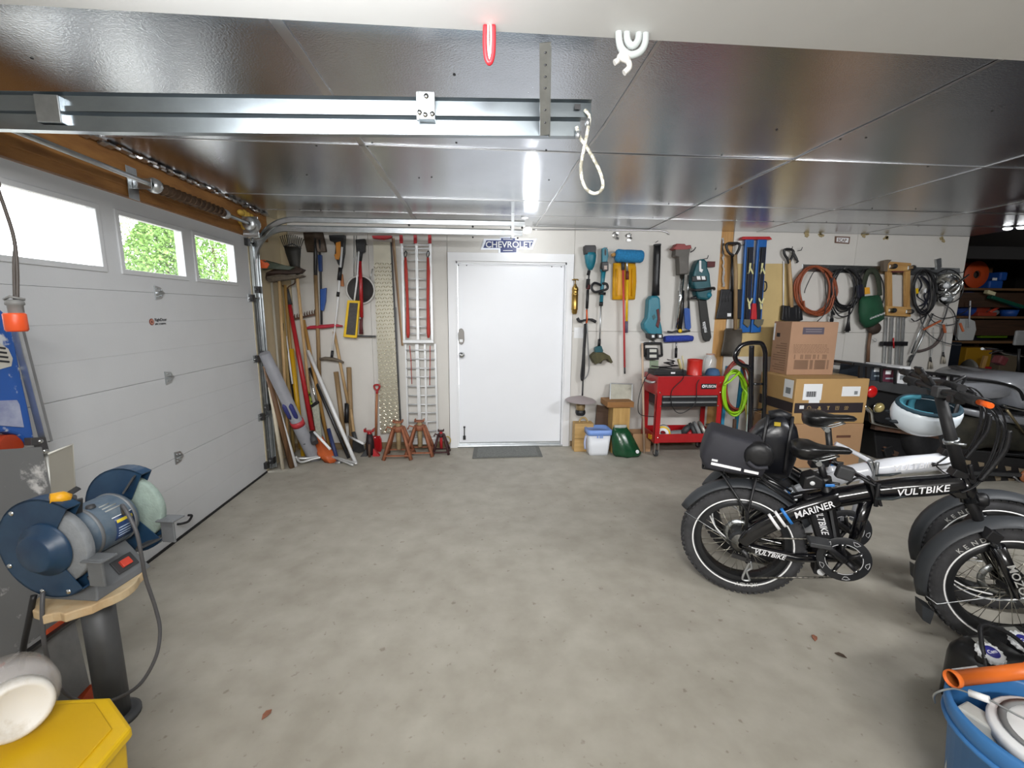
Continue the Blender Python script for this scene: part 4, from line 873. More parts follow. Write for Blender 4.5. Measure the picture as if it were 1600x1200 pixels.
# diamond plate ramp
t = wthing('tread_plate', 'tall diamond tread aluminium plate leaning beside the loading ramp', 'plate', 608, 678)
DIA = mat('tread_aluminium', '#b8b3a2', .38, .55, var=.08, scale=8)
corners = [W(583, 377, .03), W(609.5, 378, .03), W(625, 674, .05), W(594.5, 678, .05)]
obj('sheet', MB().prism(corners, (0, .006, 0)), DIA, t)
pp('side_flange', [(609.5, 378), (611, 378), (627, 672), (625, 674)], .006, .044, DST, t, 0)
mb = MB()
u = corners[1]-corners[0]; v = corners[3]-corners[0]
for i in range(52):
    for j in range(7):
        f, g = (j+.5+(.25 if i % 2 else -.25))/7, (i+.7)/52
        if i*1.0/52 < .09 or f < .02 or f > .98: continue
        p = corners[0]+(u.lerp(corners[2]-corners[3], g))*f+v*g+V((0, -.001, 0)); s = 1 if (i+j) % 2 else -1
        d = V((.011*s, 0, .013)); n_ = V((.003, 0, -.003*s))
        mb.add([p-d, p+n_*1.3, p+d, p-n_*1.3, p+V((0, -.0025, 0))], [(0, 1, 4), (1, 2, 4), (2, 3, 4), (3, 0, 4)])
o = obj('tread_lugs', mb, mat('lug_bright', '#d9d2b8', .25, .8), t); o['kind'] = 'stuff'
pp('red_clip', [(581, 368), (612, 368), (611, 371), (598, 374), (582, 372)], .02, .06, REDP, t, .003)
t = wthing('wood_strip', 'two thin brown wood strips leaning between the tread plate and the ramp', 'wood strip', 628, 545)
obj('strip', MB().bar(W(613, 372, .03), W(628, 540, .03), .012, .008, (0, 1, 0)), wood('red_brown_strip', '#8d6a4e', '#6f4f38'), t)
obj('strip', MB().bar(W(615.5, 372, .03), W(629.5, 540, .03), .01, .008, (0, 1, 0)), OAK, t)
one('grey_batten', MB().bar(W(617, 480, .02), W(625, 672, .03), .03, .012, (0, 1, 0)), GRY, 'grey batten standing behind the tread plate edge', 'batten')
# folding mesh loading ramp, two hinged halves
t = wthing('loading_ramp', 'folding aluminium mesh loading ramp with red straps leaning by the door', 'ramp', 655, 695)
RMP = mat('ramp_aluminium', '#d8dadb', .4, .4, var=.08, scale=8)
def rail(x0, y0, x1, y1, o0, o1, wd=.020): return MB().bar(W(x0, y0, o0), W(x1, y1, o1), wd, .03, (0, 1, 0))
def lp_(a, c, f): return a+(c-a)*f
for x0, x1, wd in ((628.5, 632, .022), (651, 653.5, .026), (672.5, 675.5, .022)):
    obj('upper_rail', rail(x0, 380, x1, 531, .10, .12, wd), RMP, t)
for y in (383, 388.5, 395, 407, 421, 436, 450, 466, 481, 496, 510, 521):
    f = (y-380)/151; obj('upper_rung', MB().tube([W(lp_(628.5, 632, f), y, .11), W(lp_(672.5, 675.5, f), y, .11)], .008, 6), RMP, t)
obj('hinge_bar', MB().bar(W(630, 533.5, .12), W(677.5, 533.5, .12), .03, .045, (0, 1, 0)), RMP, t)
for x0, x1, wd in ((634, 638, .016), (651.5, 657, .035), (664, 667, .02), (680, 684, .02)):
    obj('lower_rail', rail(x0, 537, x1, 686, .05, .09, wd), RMP, t)
for y in (547, 561, 575.5, 589, 603.5, 618, 632, 645, 659, 673):
    f = (y-537)/149; obj('lower_rung', MB().tube([W(lp_(634, 638, f), y, .075), W(lp_(679, 683, f), y, .075)], .008, 6), RMP, t)
obj('foot_plate', MB().b2(W(637, 695, .11), W(684, 682, .05)), RMP, t, .004)
for x in (627, 649, 671.5): obj('red_cap', MB().b2(W(x-2.6, 380, .135), W(x+2.6, 368, .095)), REDP, t, .003)
for x0, x1 in ((633.5, 637.5), (668.5, 669.5)):
    obj('red_strap', MB().tube([W(x0, 402, .135), W(x0+.8, 424, .137), W(x1-1, 470, .14), W(x1, 520, .14), W(x1, 528, .14)], [.012, .018, .014, .02, .012], 6, flat=.4), mat('strap_red', '#b2382f', .7), t)
    obj('strap_hook', MB().tube(cr(wp([(x0, 404), (x0-2, 398), (x0+.5, 392), (x0+2.5, 397), (x0, 402)], .135), 4), .005, 6), DST, t)
obj('loose_strap', MB().tube(wp([(640, 540), (642, 560), (643.5, 600)], .1), .004, 6).tube(wp([(672, 540), (672, 570), (671.5, 602)], .1), .004, 6), MATS['strap_red'], t)
# grey tube
t = wthing('plastic_tube', 'fat grey plastic tube with red band and blue grips leaning in the corner', 'tube', 492, 725, off=.4)
TUB = mat('tube_grey', '#8f9096', .55, var=.06, scale=10)
a, c = _hit(413, 552, 0, -1.90), Fl(492, 718)
ax = (c-a).normalized(); L = (c-a).length
def tp(f): return a+(c-a)*f
obj('tube_wall', MB().tube([tp(0), tp(.12), tp(.125), tp(.60), tp(.605), tp(.95), tp(1)], [.046, .049, .053, .054, .060, .062, .064], 20), TUB, t)
obj('red_band', MB().tube([tp(.60), tp(.645)], .0635, 20), mat('band_red', '#b4333a', .5), t)
for s_ in (0, 1):
    obj('blue_grip', MB().tube([tp(.43+.0*s_)+V((-.02+.05*s_, -.044+.014*s_, -.0)), tp(.45)+V((-.02+.05*s_, -.050+.014*s_, 0)), tp(.55)+V((-.02+.05*s_, -.050+.014*s_, 0)), tp(.57)+V((-.02+.05*s_, -.044+.014*s_, 0))], [.012, .022, .022, .012], 10), mat('grip_indigo', '#2d3270', .5), t)
obj('dark_mark', MB().tube([tp(.80)+V((-.0, -.060, .01)), tp(.815)+V((0, -.062, 0)), tp(.83)+V((.005, -.061, 0))], [.004, .014, .004], 8, flat=.3), INK, t)
# pipes, boards and poles
lean('pvc_pipe', 'long white plastic pipe slanting across the leaning tools to the floor', 'pipe', (481, 548), (556, 724), .019, WHT, .12)
lean('pvc_pipe', 'white plastic pipe standing just beside the grey tube nearer the door track', 'pipe', (424, 602, 4.5), (462, 729), .019, WHT)
lean('trim_board', 'cream painted trim strip leaning closest to the vertical door track', 'board', (416, 570, 4.55), (442, 733), .020, mat('cream_paint', '#cfc6b2', .6), k=4)
lean('brown_board', 'dark brown board leaning between the two white strips by the track', 'board', (415, 572, 4.6), (456, 731), .028, wood('brown_lumber', '#7a5a3c', '#553b27'), k=4)
lean('amber_board', 'amber coloured board leaning behind the grey tube', 'board', (421, 583, 4.65), (455, 722), .026, wood('amber_lumber', '#b3843f', '#8f652c'), k=4)
lean('bamboo_pole', 'tan wooden pole in the corner behind the push broom', 'pole', (437, 438, 4.72), (459, 706), .018, wood('straw_pole', '#b59a63', '#937a48'))
lean('bamboo_pole', 'yellowish wooden pole beside the tan corner pole', 'pole', (445, 445, 4.70), (468, 700), .016, wood('straw_pole2', '#b08b4c', '#8d6b38'))
lean('slim_pole', 'slim pale pole leaning deep in the corner by the beige plywood', 'pole', (424, 440, 4.74), (446, 712), .012, mat('pale_grey_pole', '#a8a294', .6))
lean('yellow_pole', 'thick yellow pole leaning beside the red shovel handle', 'pole', (455, 545), (474, 712), .026, mat('pole_yellow', '#c79a17', .45, var=.06, scale=10), .14)
lean('white_rod', 'thin white rod leaning in front of the yellow pole', 'rod', (447, 525), (457, 600, 4.62), .009, WHT, .14)
lean('steel_rod', 'shiny steel rod leaning under the long white pipe', 'rod', (476, 560), (512, 690), .010, CHR, .09)
lean('dark_pipe', 'dark metal pipe leaning behind the tan rake handle', 'pipe', (484, 575), (545, 716), .016, DST, .06)
lean('black_cane', 'black cane leaning behind the red shovel handle', 'cane', (441, 505), (470, 690), .012, BLK, .08)
lean('green_tape_pole', 'black and lime striped pole leaning beside the rake handle', 'pole', (478, 598), (507, 712), .018, mat('striped_lime', '#8d9a2e', .6, hx2='#22241c', scale=22, thr=(.45, .55)), .16)
lean('maroon_pole', 'maroon and steel pole standing low among the leaning tools', 'pole', (487, 640, 4.6), (514, 712), .014, mat('maroon_rubber', '#5a2427', .6))
lean('blue_tip_pole', 'short pole with dark blue foot among the leaning tools', 'pole', (513, 670, 4.55), (528, 722), .02, mat('deep_blue', '#2a3763', .5))
t = wthing('hand_broom', 'small black topped whisk with pale bristles standing among the leaning tools', 'brush', 490, 640, off=.3)
pp('brush_cap', [(484, 634), (493, 627), (496, 628), (497, 631), (487, 637)], .25, .05, BLK, t, .006)
pp('bristles', [(487, 637), (497, 631), (503, 690), (496, 692)], .25, .03, mat('pale_bristle', '#a8aa9c', .95, var=.25, scale=60, bump=.8), t, .004)
lean('pick_handle', 'worn pickaxe handle standing on its end nearer the corner', 'handle', (525, 581), (540, 700), .026, ASH, .05)
lean('axe_handle', 'worn axe handle standing on its end nearer the tread plate', 'handle', (545, 574), (550, 701), .026, ASH, .05)
t = wthing('dust_mop', 'tan pole with black foam grip leaning between the two worn handles', 'mop', 541, 660, off=.1)
obj('pole', MB().tube([W(522, 518, .05), W(544, 632, .10)], .016, 8), OAK, t)
obj('foam_grip', MB().tube([W(542, 630, .10), W(541.5, 660, .12)], .024, 10), BLK, t)
t = wthing('border_spade', 'grey bladed spade standing blade down beside the red jack', 'spade', 560, 706, off=.15)
obj('pole', MB().tube([W(548, 640, .08), W(554, 684, .15)], .016, 8), OAK, t)
obj('socket', MB().tube([W(552, 675, .14), W(557, 692, .18)], .022, 8), DGR, t)
obj('blade', MB().prism([W(551, 688, .2), W(566, 691, .2), W(571, 705, .2), W(561, 708, .2), W(551, 705, .2)], (0, .008, 0)), DST, t, .002)
# bent tubes on the floor
for i, (pts, lab) in enumerate(((((463, 716, .06), (480, 716, .05), (505, 712, .05), (521, 712, .05), (530, 716, .045), (558, 724.5, .02)), 'bent steel tube lying on the floor at the foot of the tools, farther one'),
                                (((462, 713, .10), (470, 722, .03), (490, 717, .04), (510, 713, .05), (520, 714, .05), (552, 727, .015)), 'bent steel tube lying on the floor at the foot of the tools, nearer one'))):
    one('bent_tube', MB().tube(cr([Fl(x, y, z) for x, y, z in pts], 5), .0125, 8), mat('dull_white_metal', '#c6c7c6', .35, .5), lab, 'tube')
lean('white_bar', 'short white bar slanting across the orange scoop', 'bar', (491, 675, 4.2), (516, 702, 4.1), .012, WHT)
lean('white_bar', 'short white bar slanting in front of the border spade', 'bar', (545, 682, 4.55), (567, 693, 4.3), .011, WHT)
for i, (x, y) in enumerate(((525, 723.5), (532, 721))):
    one('paint_can', MB().lathe([(0, 0), (.022, 0), (.022, .05), (.018, .055), (0, .055)], Fl(x, y), (1, -.3, .2), 14), ALU, ('small aluminium end cap lying by the blue footed pole', 'small aluminium end cap lying beside the bent tube ends')[i], 'cap').name = 'end_cap'
# small red shovel
t = wthing('coal_shovel', 'small red shovel with D handle standing against the tread plate', 'shovel', 587, 705, off=.1)
obj('d_handle', MB().tube(cr(wp([(589, 611), (585, 606), (585, 602), (592, 601.5), (593, 605), (589, 611)], .07), 4), .010, 8), RED, t)
obj('socket', MB().tube(wp([(589, 609), (589, 616)], .07), .014, 8), RED, t)
obj('shaft', MB().tube(wp([(589, 615), (588, 640), (587.5, 684)], .075), .014, 8), wood('orange_shaft', '#b07a55', '#8f5c3c'), t)
secs = []
for y, x0, x1 in ((681, 581, 594), (686, 578, 596), (700, 577, 597), (706, 579, 595)):
    secs.append([W(x0+(x1-x0)*k/6, y, .10+.02*abs(2*k/6-1)) for k in range(7)]+[W(x0+(x1-x0)*k/6, y, .09+.02*abs(2*k/6-1)) for k in range(6, -1, -1)])
obj('blade', MB().loft(secs), RED, t)
# ---------------------------------------------------------------- jack stands
def jack_stand(label, base, h, w, mf, mp, legs_r=.018, rod=True):
    t = thing('jack_stand', label, 'jack stand', base, 'jack stands')
    b = V(base)
    for sx, sy in ((-1, -1), (1, -1), (1, 1), (-1, 1)):
        obj('leg', MB().tube([b+V((sx*w*.16, sy*w*.14, h*.80)), b+V((sx*w*.5, sy*w*.42, .004))], [legs_r, legs_r*1.15], 4), mf, t)
    for s in ((-1, -1, 1, -1), (1, -1, 1, 1), (1, 1, -1, 1), (-1, 1, -1, -1)):
        obj('brace', MB().bar(b+V((s[0]*w*.46, s[1]*w*.38, h*.12)), b+V((s[2]*w*.46, s[3]*w*.38, h*.12)), .02, .012), mf, t)
    obj('collar', MB().tube([b+V((0, 0, h*.70)), b+V((0, 0, h*.84))], w*.19, 8), mf, t)
    obj('post', MB().tube([b+V((0, 0, h*.22)), b+V((0, 0, h*.95))], w*.095, 8), mp, t)
    obj('saddle', MB().box(b+V((0, 0, h*.95)), (w*.34, w*.24, .012)).box(b+V((-w*.16, 0, h*.975)), (.012, w*.24, h*.06)).box(b+V((w*.16, 0, h*.975)), (.012, w*.24, h*.06)), mf, t)
    obj('ratchet_lever', MB().tube([b+V((-w*.1, -w*.18, h*.80)), b+V((-w*.36, -w*.22, h*.86)), b+V((-w*.42, -w*.22, h*.76))], .008, 6), mf, t)
    return t
JOR = mat('rusty_orange', '#ab6a4b', .65, hx2='#805039', scale=16, bump=.15)
JPO = mat('tan_post', '#b4a07c', .6, hx2='#8a7350', scale=14)
p = Fl(612, 719); q2 = Fl(615, 704)
jack_stand('rusty orange jack stand standing next to the red jack', V((p.x+.06, p.y+.10, 0)), .40, .28, JOR, JPO)
p = Fl(655, 714); jack_stand('rusty orange jack stand in front of the loading ramp', V((p.x, p.y+.10, 0)), .385, .28, JOR, JPO)
p = Fl(689, 711); jack_stand('small dark jack stand with red top beside the door casing', V((p.x, p.y+.06, 0)), .265, .17, mat('dark_maroon', '#4a2f30', .6, .3), REDP, .012)
t = thing('bottle_jack', 'small jack with red saddle and red base plate beside the coal shovel', 'jack', Fl(579, 715))
b = Fl(579, 712)
obj('body', MB().tube([b+V((0, 0, .02)), b+V((0, 0, .15)), b+V((0, 0, .24))], [.045, .042, .030], 12), mat('dark_iron', '#33282a', .55, .4), t)
obj('saddle', MB().box(b+V((0, 0, .27)), (.09, .06, .012)).tube([b+V((0, 0, .22)), b+V((0, 0, .27))], .024, 10).box(b+V((-.045, 0, .283)), (.014, .06, .03)).box(b+V((.045, 0, .283)), (.014, .06, .03)), RED, t)
for s in (-1, 1): obj('foot', MB().prism([b+V((s*.01, -.02, .12)), b+V((s*.10, -.03, .0)), b+V((s*.03, -.03, 0))], (0, .05, 0)), DGR if s < 0 else REDP, t, .002)
obj('post', MB().tube([b+V((0, -.045, .0)), b+V((0, -.04, .14))], .014, 8), RST, t)
obj('pump_lever', MB().tube([b+V((-.03, -.04, .17)), b+V((-.05, -.05, .14)), b+V((-.045, -.05, .08))], .006, 6), STL, t)
t = wthing('cord_coil', 'small coil of yellow cord on the floor by the door casing', 'cord', 698, 694, off=.05)
obj('coil_loops', MB().tube([W(699+5*math.cos(k*.6), 688+6*math.sin(k*.6), .04+.001*k) for k in range(34)], .005, 6), mat('cord_yellow', '#b59a45', .7), t)
# door mat
q = [Fl(738, 717), Fl(848, 714), Fl(842, 698.5), Fl(741, 698.5)]
t = thing('door_mat', 'grey rubber backed door mat on the floor in front of the white door', 'door mat', (q[0]+q[2])/2)
obj('mat_border', MB().prism([p+V((0, 0, .001)) for p in q], (0, 0, .009)), mat('mat_grey', '#6a6b68', .9, var=.15, scale=30, bump=.3), t, .003)
ce_ = (q[0]+q[1]+q[2]+q[3])/4
obj('mat_pile', MB().prism([ce_+(p-ce_)*.88+V((0, 0, .0095)) for p in q], (0, 0, .003)), mat('mat_pile', '#787a77', .95, var=.25, scale=60, bump=.9, bscale=150), t)
# ================================================================ FLOOR THINGS RIGHT OF THE DOOR
def bx(a, b): return MB().b2(a, b)
# folded wooden case
a = Fl(897, 706); c = Fl(922, 708)
t = thing('wooden_case', 'tan folded wooden case with rope handle standing behind the blue lidded bucket', 'case', V((a.x+.11, a.y+.06, 0)))
zt_ = At(900, 662, a.y).z
for i in (0, 1): obj('case_half', bx((a.x, a.y+.0+.065*i, 0), (a.x+.21, a.y+.06+.065*i, zt_)), wood('case_tan', '#c3a068', '#ab8850', 'x'), t, .004)
obj('case_groove', bx((a.x, a.y-.002, zt_*.46), (a.x+.21, a.y, zt_*.48)), mat('groove_brown', '#8b6c40', .7), t)
obj('rope_handle', MB().tube(cr([V((a.x+.06, a.y+.06, zt_)), V((a.x+.08, a.y+.06, zt_+.045)), V((a.x+.125, a.y+.06, zt_+.05)), V((a.x+.16, a.y+.06, zt_))], 5), .009, 8), mat('rope_tan', '#b59a66', .9), t)
# bucket with blue lid
p0, p1 = Fl(921, 712), Fl(951, 712); bw = (p1.x-p0.x); bcx, bcy = (p0.x+p1.x)/2, p0.y+bw*.46
zl = At(936, 677, p0.y).z; zt2 = At(936, 667, p0.y).z
def rsq(cx, cy, w_, d_, z, k=6, e=.32):
    out = []
    for q in range(4):
        ox, oy = [(1, 1), (-1, 1), (-1, -1), (1, -1)][q]
        for i in range(k+1):
            an = PI/2*q+PI/2*i/k; out.append(V((cx+ox*(w_/2)*(1-e)+math.cos(an)*w_/2*e, cy+oy*(d_/2)*(1-e)+math.sin(an)*d_/2*e, z)))
    return out
t = thing('storage_bucket', 'square translucent white bucket with blue lid on the floor beside the green bag', 'bucket', V((bcx, bcy, 0)))
obj('tub', MB().loft([rsq(bcx, bcy, bw, bw*.92, 0), rsq(bcx, bcy, bw*1.03, bw*.95, .03), rsq(bcx, bcy, bw*1.22, bw*1.1, zl)]), mat('tub_white', '#dcdfe4', .4), t)
obj('lid', MB().loft([rsq(bcx, bcy, bw*1.30, bw*1.2, zl-.02), rsq(bcx, bcy, bw*1.30, bw*1.2, zl+.03), rsq(bcx, bcy, bw*1.15, bw*1.05, zl+.04), rsq(bcx, bcy, bw*1.12, bw*1.0, zl+.03)]), mat('lid_blue', '#7d9fe0', .4), t)
for s in (-.03, 0, .02): obj('lid_tab', bx((bcx+s-.006, bcy-bw*.62, zl-.045), (bcx+s+.006, bcy-bw*.6, zl-.015)), MATS['lid_blue'], t)
obj('side_handle', MB().tube(cr([V((bcx-bw*.6, bcy, zl-.05)), V((bcx-bw*.68, bcy-.02, zl-.12)), V((bcx-bw*.62, bcy, zl-.2))], 4), .012, 8), mat('pale_blue_handle', '#b6bfe0', .5), t)
# dark board, stand, metal plate
Yb = 4.72
q = [At(928, 690, Yb), At(953, 690, Yb), At(954, 637, Yb), At(933, 632.5, Yb)]
one('leaning_plank', MB().prism(q, (0, .02, 0)), wood('walnut_panel', '#5a4332', '#43301f', 'x'), 'dark brown wooden panel leaning against the wall behind the bucket', 'wood', bev=.003)
Ys = 4.55
t = thing('wooden_stand', 'pine wooden stand box with flat top holding a metal plate', 'stand', At(970, 690, Ys+.1)*1)
a, c = At(956, 686, Ys), At(985, 637, Ys)
a.z = 0
obj('box', bx((a.x, Ys, 0), (c.x, Ys+.22, c.z)), wood('stand_pine2', '#c39f62', '#a9844a'), t, .003)
a2, c2 = At(949, 637, Ys-.03), At(991, 628, Ys-.03)
obj('top_board', bx((a2.x, Ys-.03, a2.z), (c2.x, Ys+.24, c2.z-.0)), wood('stand_top', '#9c6f3e', '#7f5529', 'x'), t, .003)
q = [At(953, 631, 4.66), At(987, 632, 4.66), At(988, 600, 4.76), At(954, 599, 4.76)]
t = thing('metal_plate', 'dusty aluminium tray leaning on top of the pine stand', 'tray', (q[0]+q[1])/2)
obj('plate', MB().prism(q, (0, .008, 0)), mat('dusty_aluminium', '#a8a698', .5, .4, var=.12, scale=12), t, .002)
ce_ = sum(q, V((0, 0, 0)))/4
for i in range(4):
    obj('rim', MB().bar(q[i], q[(i+1) % 4], .012, .012), ALU, t)
# green bag of seed
t = thing('seed_bag', 'glossy dark green plastic sack slumped on the floor beside the bucket', 'bag', Fl(978, 711))
b0 = Fl(978, 713)+V((0, -.03, 0))
secs = []
for z, dx, wd, dp in ((0.005, .02, .29, .16), (.03, .02, .31, .18), (.10, .0, .28, .17), (.18, -.025, .245, .14), (.25, -.045, .20, .10), (.30, -.055, .15, .05)):
    secs.append([b0+V((dx+wd/2*math.cos(2*PI*k/18)*(1+.05*math.sin(5*k)), .05+dp/2*math.sin(2*PI*k/18)+z*.15, z+.006*math.sin(k*2.3))) for k in range(18)])
sg_ = obj('sack', MB().loft(secs), mat('sack_green', '#16452a', .22, var=.25, scale=14, bump=.6, bscale=14), t)
obj('sack_mouth', MB().loft([[b0+V((-.055+.07*math.cos(2*PI*k/14), .095+.02*math.sin(2*PI*k/14), z)) for k in range(14)] for z in (.295, .315, .33)]), mat('sack_grey', '#a9b0ac', .4), t)
obj('sack_logo', MB().lathe([(0, .0), (.018, .001), (.02, 0)], b0+V((.10, -.032, .07)), (.15, -1, .35), 12), LABEL, t)
# small cardboard box
a = Fl(985, 706); c = Fl(1014, 704)
t = thing('cardboard_box', 'small open brown cardboard box between the pine stand and the tool cart', 'box', V((1.80, a.y+.15, 0)))
zb = At(1000, 678, a.y).z
for d in ((a.x+.02, a.y, c.x, a.y+.006), (a.x+.02, a.y+.2, c.x, a.y+.206), (a.x+.02, a.y, a.x+.026, a.y+.206), (c.x-.006, a.y, c.x, a.y+.206)): obj('box_side', bx((d[0], d[1], .004), (d[2], d[3], zb)), CARD, t)
obj('box_bottom', bx((a.x+.02, a.y, 0), (c.x, a.y+.206, .005)), CARD, t)
# ---------------------------------------------------------------- red tool cart
YC = 4.36; DC = .38
P = lambda x, y: At(x, y, YC)
t = thing('tool_cart', 'red steel service cart with two black drawers and a lower tray', 'cart', V((2.1, YC+DC/2, 0)))
xl, xr = P(1025, 640).x, P(1128, 640).x
ztop, zmid, zdr = P(1080, 588).z, P(1080, 618).z, P(1080, 636).z
obj('top_tray', bx((xl, YC, zmid), (xr, YC+DC, ztop)), RED, t, .005)
obj('top_recess', bx((xl+.02, YC+.02, ztop-.002), (xr-.02, YC+DC-.02, ztop+.001)), DGR, t)
obj('drawer_case', bx((xl+.05, YC+.02, zdr), (xr-.05, YC+DC-.02, zmid+.002)), DGR, t)
zz = (zmid-zdr)/2
for i in range(2):
    d = obj('drawer', bx((xl+.065, YC+.006, zdr+zz*i+.006), (xr-.065, YC+.03, zdr+zz*(i+1)-.012)), BLK, t, .002)
    obj('drawer_pull', bx((xl+.065, YC-.004, zdr+zz*(i+1)-.018), (xr-.065, YC+.02, zdr+zz*(i+1)-.006)), ALU, d)
zt0, zt1 = P(1080, 692).z, P(1080, 678).z
for x in (xl, xr-.055):
    for y in (YC, YC+DC-.045): obj('leg', bx((x, y, zt0), (x+.055, y+.004, zmid+.02)).b2((x if x == xl else x+.051, y, zt0), (x+.004 if x == xl else x+.055, y+.045, zmid+.02)), RED, t)
obj('lower_tray', bx((xl+.004, YC+.005, zt0), (xr-.004, YC+.009, zt1)).b2((xl+.004, YC+DC-.009, zt0), (xr-.004, YC+DC-.005, zt1)).b2((xl+.004, YC+.005, zt0), (xl+.008, YC+DC-.005, zt1)).b2((xr-.008, YC+.005, zt0), (xr-.004, YC+DC-.005, zt1)).b2((xl+.004, YC+.005, zt0), (xr-.004, YC+DC-.005, zt0+.005)), RED, t)
for x in (xl+.05, xr-.05):
    for y in (YC+.05, YC+DC-.05):
        w_ = obj('caster', MB().lathe([(0, -.014), (.032, -.013), (.037, -.008), (.037, .008), (.032, .013), (0, .014)], (x, y+.01, .038), (1, .3, 0), 16), DGR, t)
        obj('caster_fork', MB().b2((x-.022, y-.02, .03), (x-.018, y+.02, zt0)).b2((x+.018, y-.02, .03), (x+.022, y+.02, zt0)).b2((x-.025, y-.025, zt0-.006), (x+.025, y+.025, zt0)), ALU, w_)
for px, py in ((1031.5, 613.5), (1032.5, 634.5), (1126, 598), (1125.5, 613), (1122, 634), (1028, 684)): obj('screw', MB().lathe([(.008, 0), (.007, .003), (0, .004)], P(px, py), (0, -1, 0), 10), CHR, t)
obj('side_handle', MB().tube(cr([V((xl, YC+.05, ztop-.06)), V((xl-.05, YC+.06, ztop-.07)), V((xl-.05, YC+.30, ztop-.07)), V((xl, YC+.31, ztop-.06))], 4), .012, 8), ALU, t)
a, c = P(1095, 608), P(1119, 599.5)
np_ = obj('name_plate', bx((a.x, YC-.006, a.z), (c.x, YC, c.z)), BLK, t, .003)
lettering('plate_lettering', 'FUSION', .042, V((a.x+.042, YC-.0065, a.z+.016)), (1, 0, 0), UP, LABEL, np_, sx=.82)
obj('plate_emblem', MB().lathe([(.007, 0), (.016, .001), (.017, 0)], V((a.x+.024, YC-.0065, a.z+.031)), (0, -1, 0), 14), LABEL, np_)
# on the cart
t = thing('battery_charger', 'flat black battery charger with tangled cable on the tool cart top', 'charger', V((2.05, YC+.14, ztop)))
a, c = At(1019, 587, YC+.06), At(1066, 578, YC+.06)
obj('case', bx((a.x+.02, YC+.06, ztop), (c.x+.05, YC+.24, ztop+.055)), BLK, t, .008)
obj('case_label', bx((a.x+.20, YC+.0585, ztop+.018), (a.x+.245, YC+.06, ztop+.036)), LABEL, t)
rr = random.Random(3)
obj('cable', MB().tube(cr([V((a.x+.05+.26*rr.random(), YC+.06+.2*rr.random(), ztop+.062+.012*k/2)) for k in range(16)], 5), .006, 6), BLK, t)
obj('hanging_cord', MB().tube(cr([V((a.x+.33, YC+.08, ztop+.07)), V((a.x+.30, YC-.012, ztop-.02)), P(1049, 610)+V((0, -.014, 0)), P(1049, 632)+V((0, -.012, 0)), P(1057, 644)+V((0, -.012, 0)), P(1070, 643)+V((0, -.012, 0)), P(1086, 628)+V((0, -.014, 0)), P(1088, 600)+V((0, -.014, 0)), V((2.33, YC+.03, ztop+.01))], 5), .004, 6), BLK, t)
obj('side_cord', MB().tube(cr([V((xl+.05, YC+.1, ztop+.02)), V((xl-.06, YC+.1, ztop+.02)), At(1001, 610, YC), At(997, 635, YC), At(1001, 648, YC), At(1022, 651, YC+.05)], 5), .004, 6), BLK, t)
cx_ = At(1084.5, 585, YC+.1)
t = thing('coffee_can', 'red metal can standing on the tool cart top', 'can', V((cx_.x, YC+.1, ztop)))
obj('can_body', MB().lathe([(0, 0), (.078, 0), (.08, .004), (.076, .01), (.076, .155), (.08, .162), (.074, .165), (.07, .15), (0, .15)], (cx_.x, YC+.1, ztop), (0, 0, 1), 24), mat('can_red', '#c32a22', .35, var=.05), t)
t = thing('paint_brush', 'yellow handled brush sticking up behind the red can', 'brush', V((2.28, YC+.22, ztop)))
obj('brush_handle', MB().bar(At(1067, 588, YC+.22), At(1060, 561, YC+.22), .045, .02), mat('straw_yellow', '#cdbf8a', .7), t, .003)
obj('brush_stick', MB().bar(At(1070, 588, YC+.2), At(1066, 556, YC+.2), .012, .012), mat('straw_light', '#d8d0a8', .7), t)
jx = At(1107.5, 588, YC+.2)
t = thing('glass_jar', 'clear glass jar with blue rag on the tool cart top', 'jar', V((jx.x, YC+.2, ztop)))
obj('jar_glass', MB().lathe([(.0, 0), (.062, 0), (.066, .01), (.066, .15), (.05, .185), (.042, .19), (.042, .215), (.038, .215), (.038, .19), (.06, .15), (.06, .01)], (jx.x, YC+.2, ztop), (0, 0, 1), 22), GLS, t)
obj('jar_rim', MB().tube(ring((jx.x, YC+.2, ztop+.21), (0, 0, 1), .042, 20), .005, 6, True), mat('jar_copper', '#b58a78', .4), t)
t = thing('blue_rag', 'blue cap shaped rag in front of the glass jar', 'rag', V((jx.x-.03, YC+.1, ztop)))
obj('cloth', MB().lathe([(.075, 0), (.07, .03), (.055, .06), (.03, .07), (0, .072)], (jx.x-.01, YC+.11, ztop), (0, 0, 1), 16), mat('rag_blue', '#38587d', .85, var=.2, scale=14, bump=.5), t)
# in the lower tray
ys = YC+.12
def on_tray(px): return V((At(px, 680, ys).x, ys, zt0+.006))
c = on_tray(1036)
t = thing('tape_roll', 'white and yellow roll lying in the lower tray of the cart', 'roll', c)
obj('roll', MB().lathe([(.03, -.05), (.075, -.05), (.075, .05), (.03, .05), (.03, -.05)], c+V((0, 0, .08)), (.5, 1, .0), 22), LABEL, t)
obj('roll_edge', MB().lathe([(.06, .051), (.077, .051), (.077, .035)], c+V((0, 0, .08)), (-.5, -1, .0), 22), YEL, t)
c = on_tray(1024); one('utility_rope', MB().tube(cr([c+V((-.02+.05*math.cos(k*1.1), .06*math.sin(k*1.1), .01+.003*k)) for k in range(16)], 3), .008, 6), mat('cord_gold', '#c9931e', .6), 'gold coloured cord bunched in the lower tray corner', 'cord')
c = on_tray(1058)
t = thing('angle_grinder', 'grey and red power tool lying in the lower tray beside the white roll', 'power tool', c)
obj('body', MB().tube([c+V((-.12, 0, .05)), c+V((-.04, 0, .055)), c+V((.05, .02, .06)), c+V((.1, .03, .07))], [.035, .045, .04, .03], 12), GRY, t)
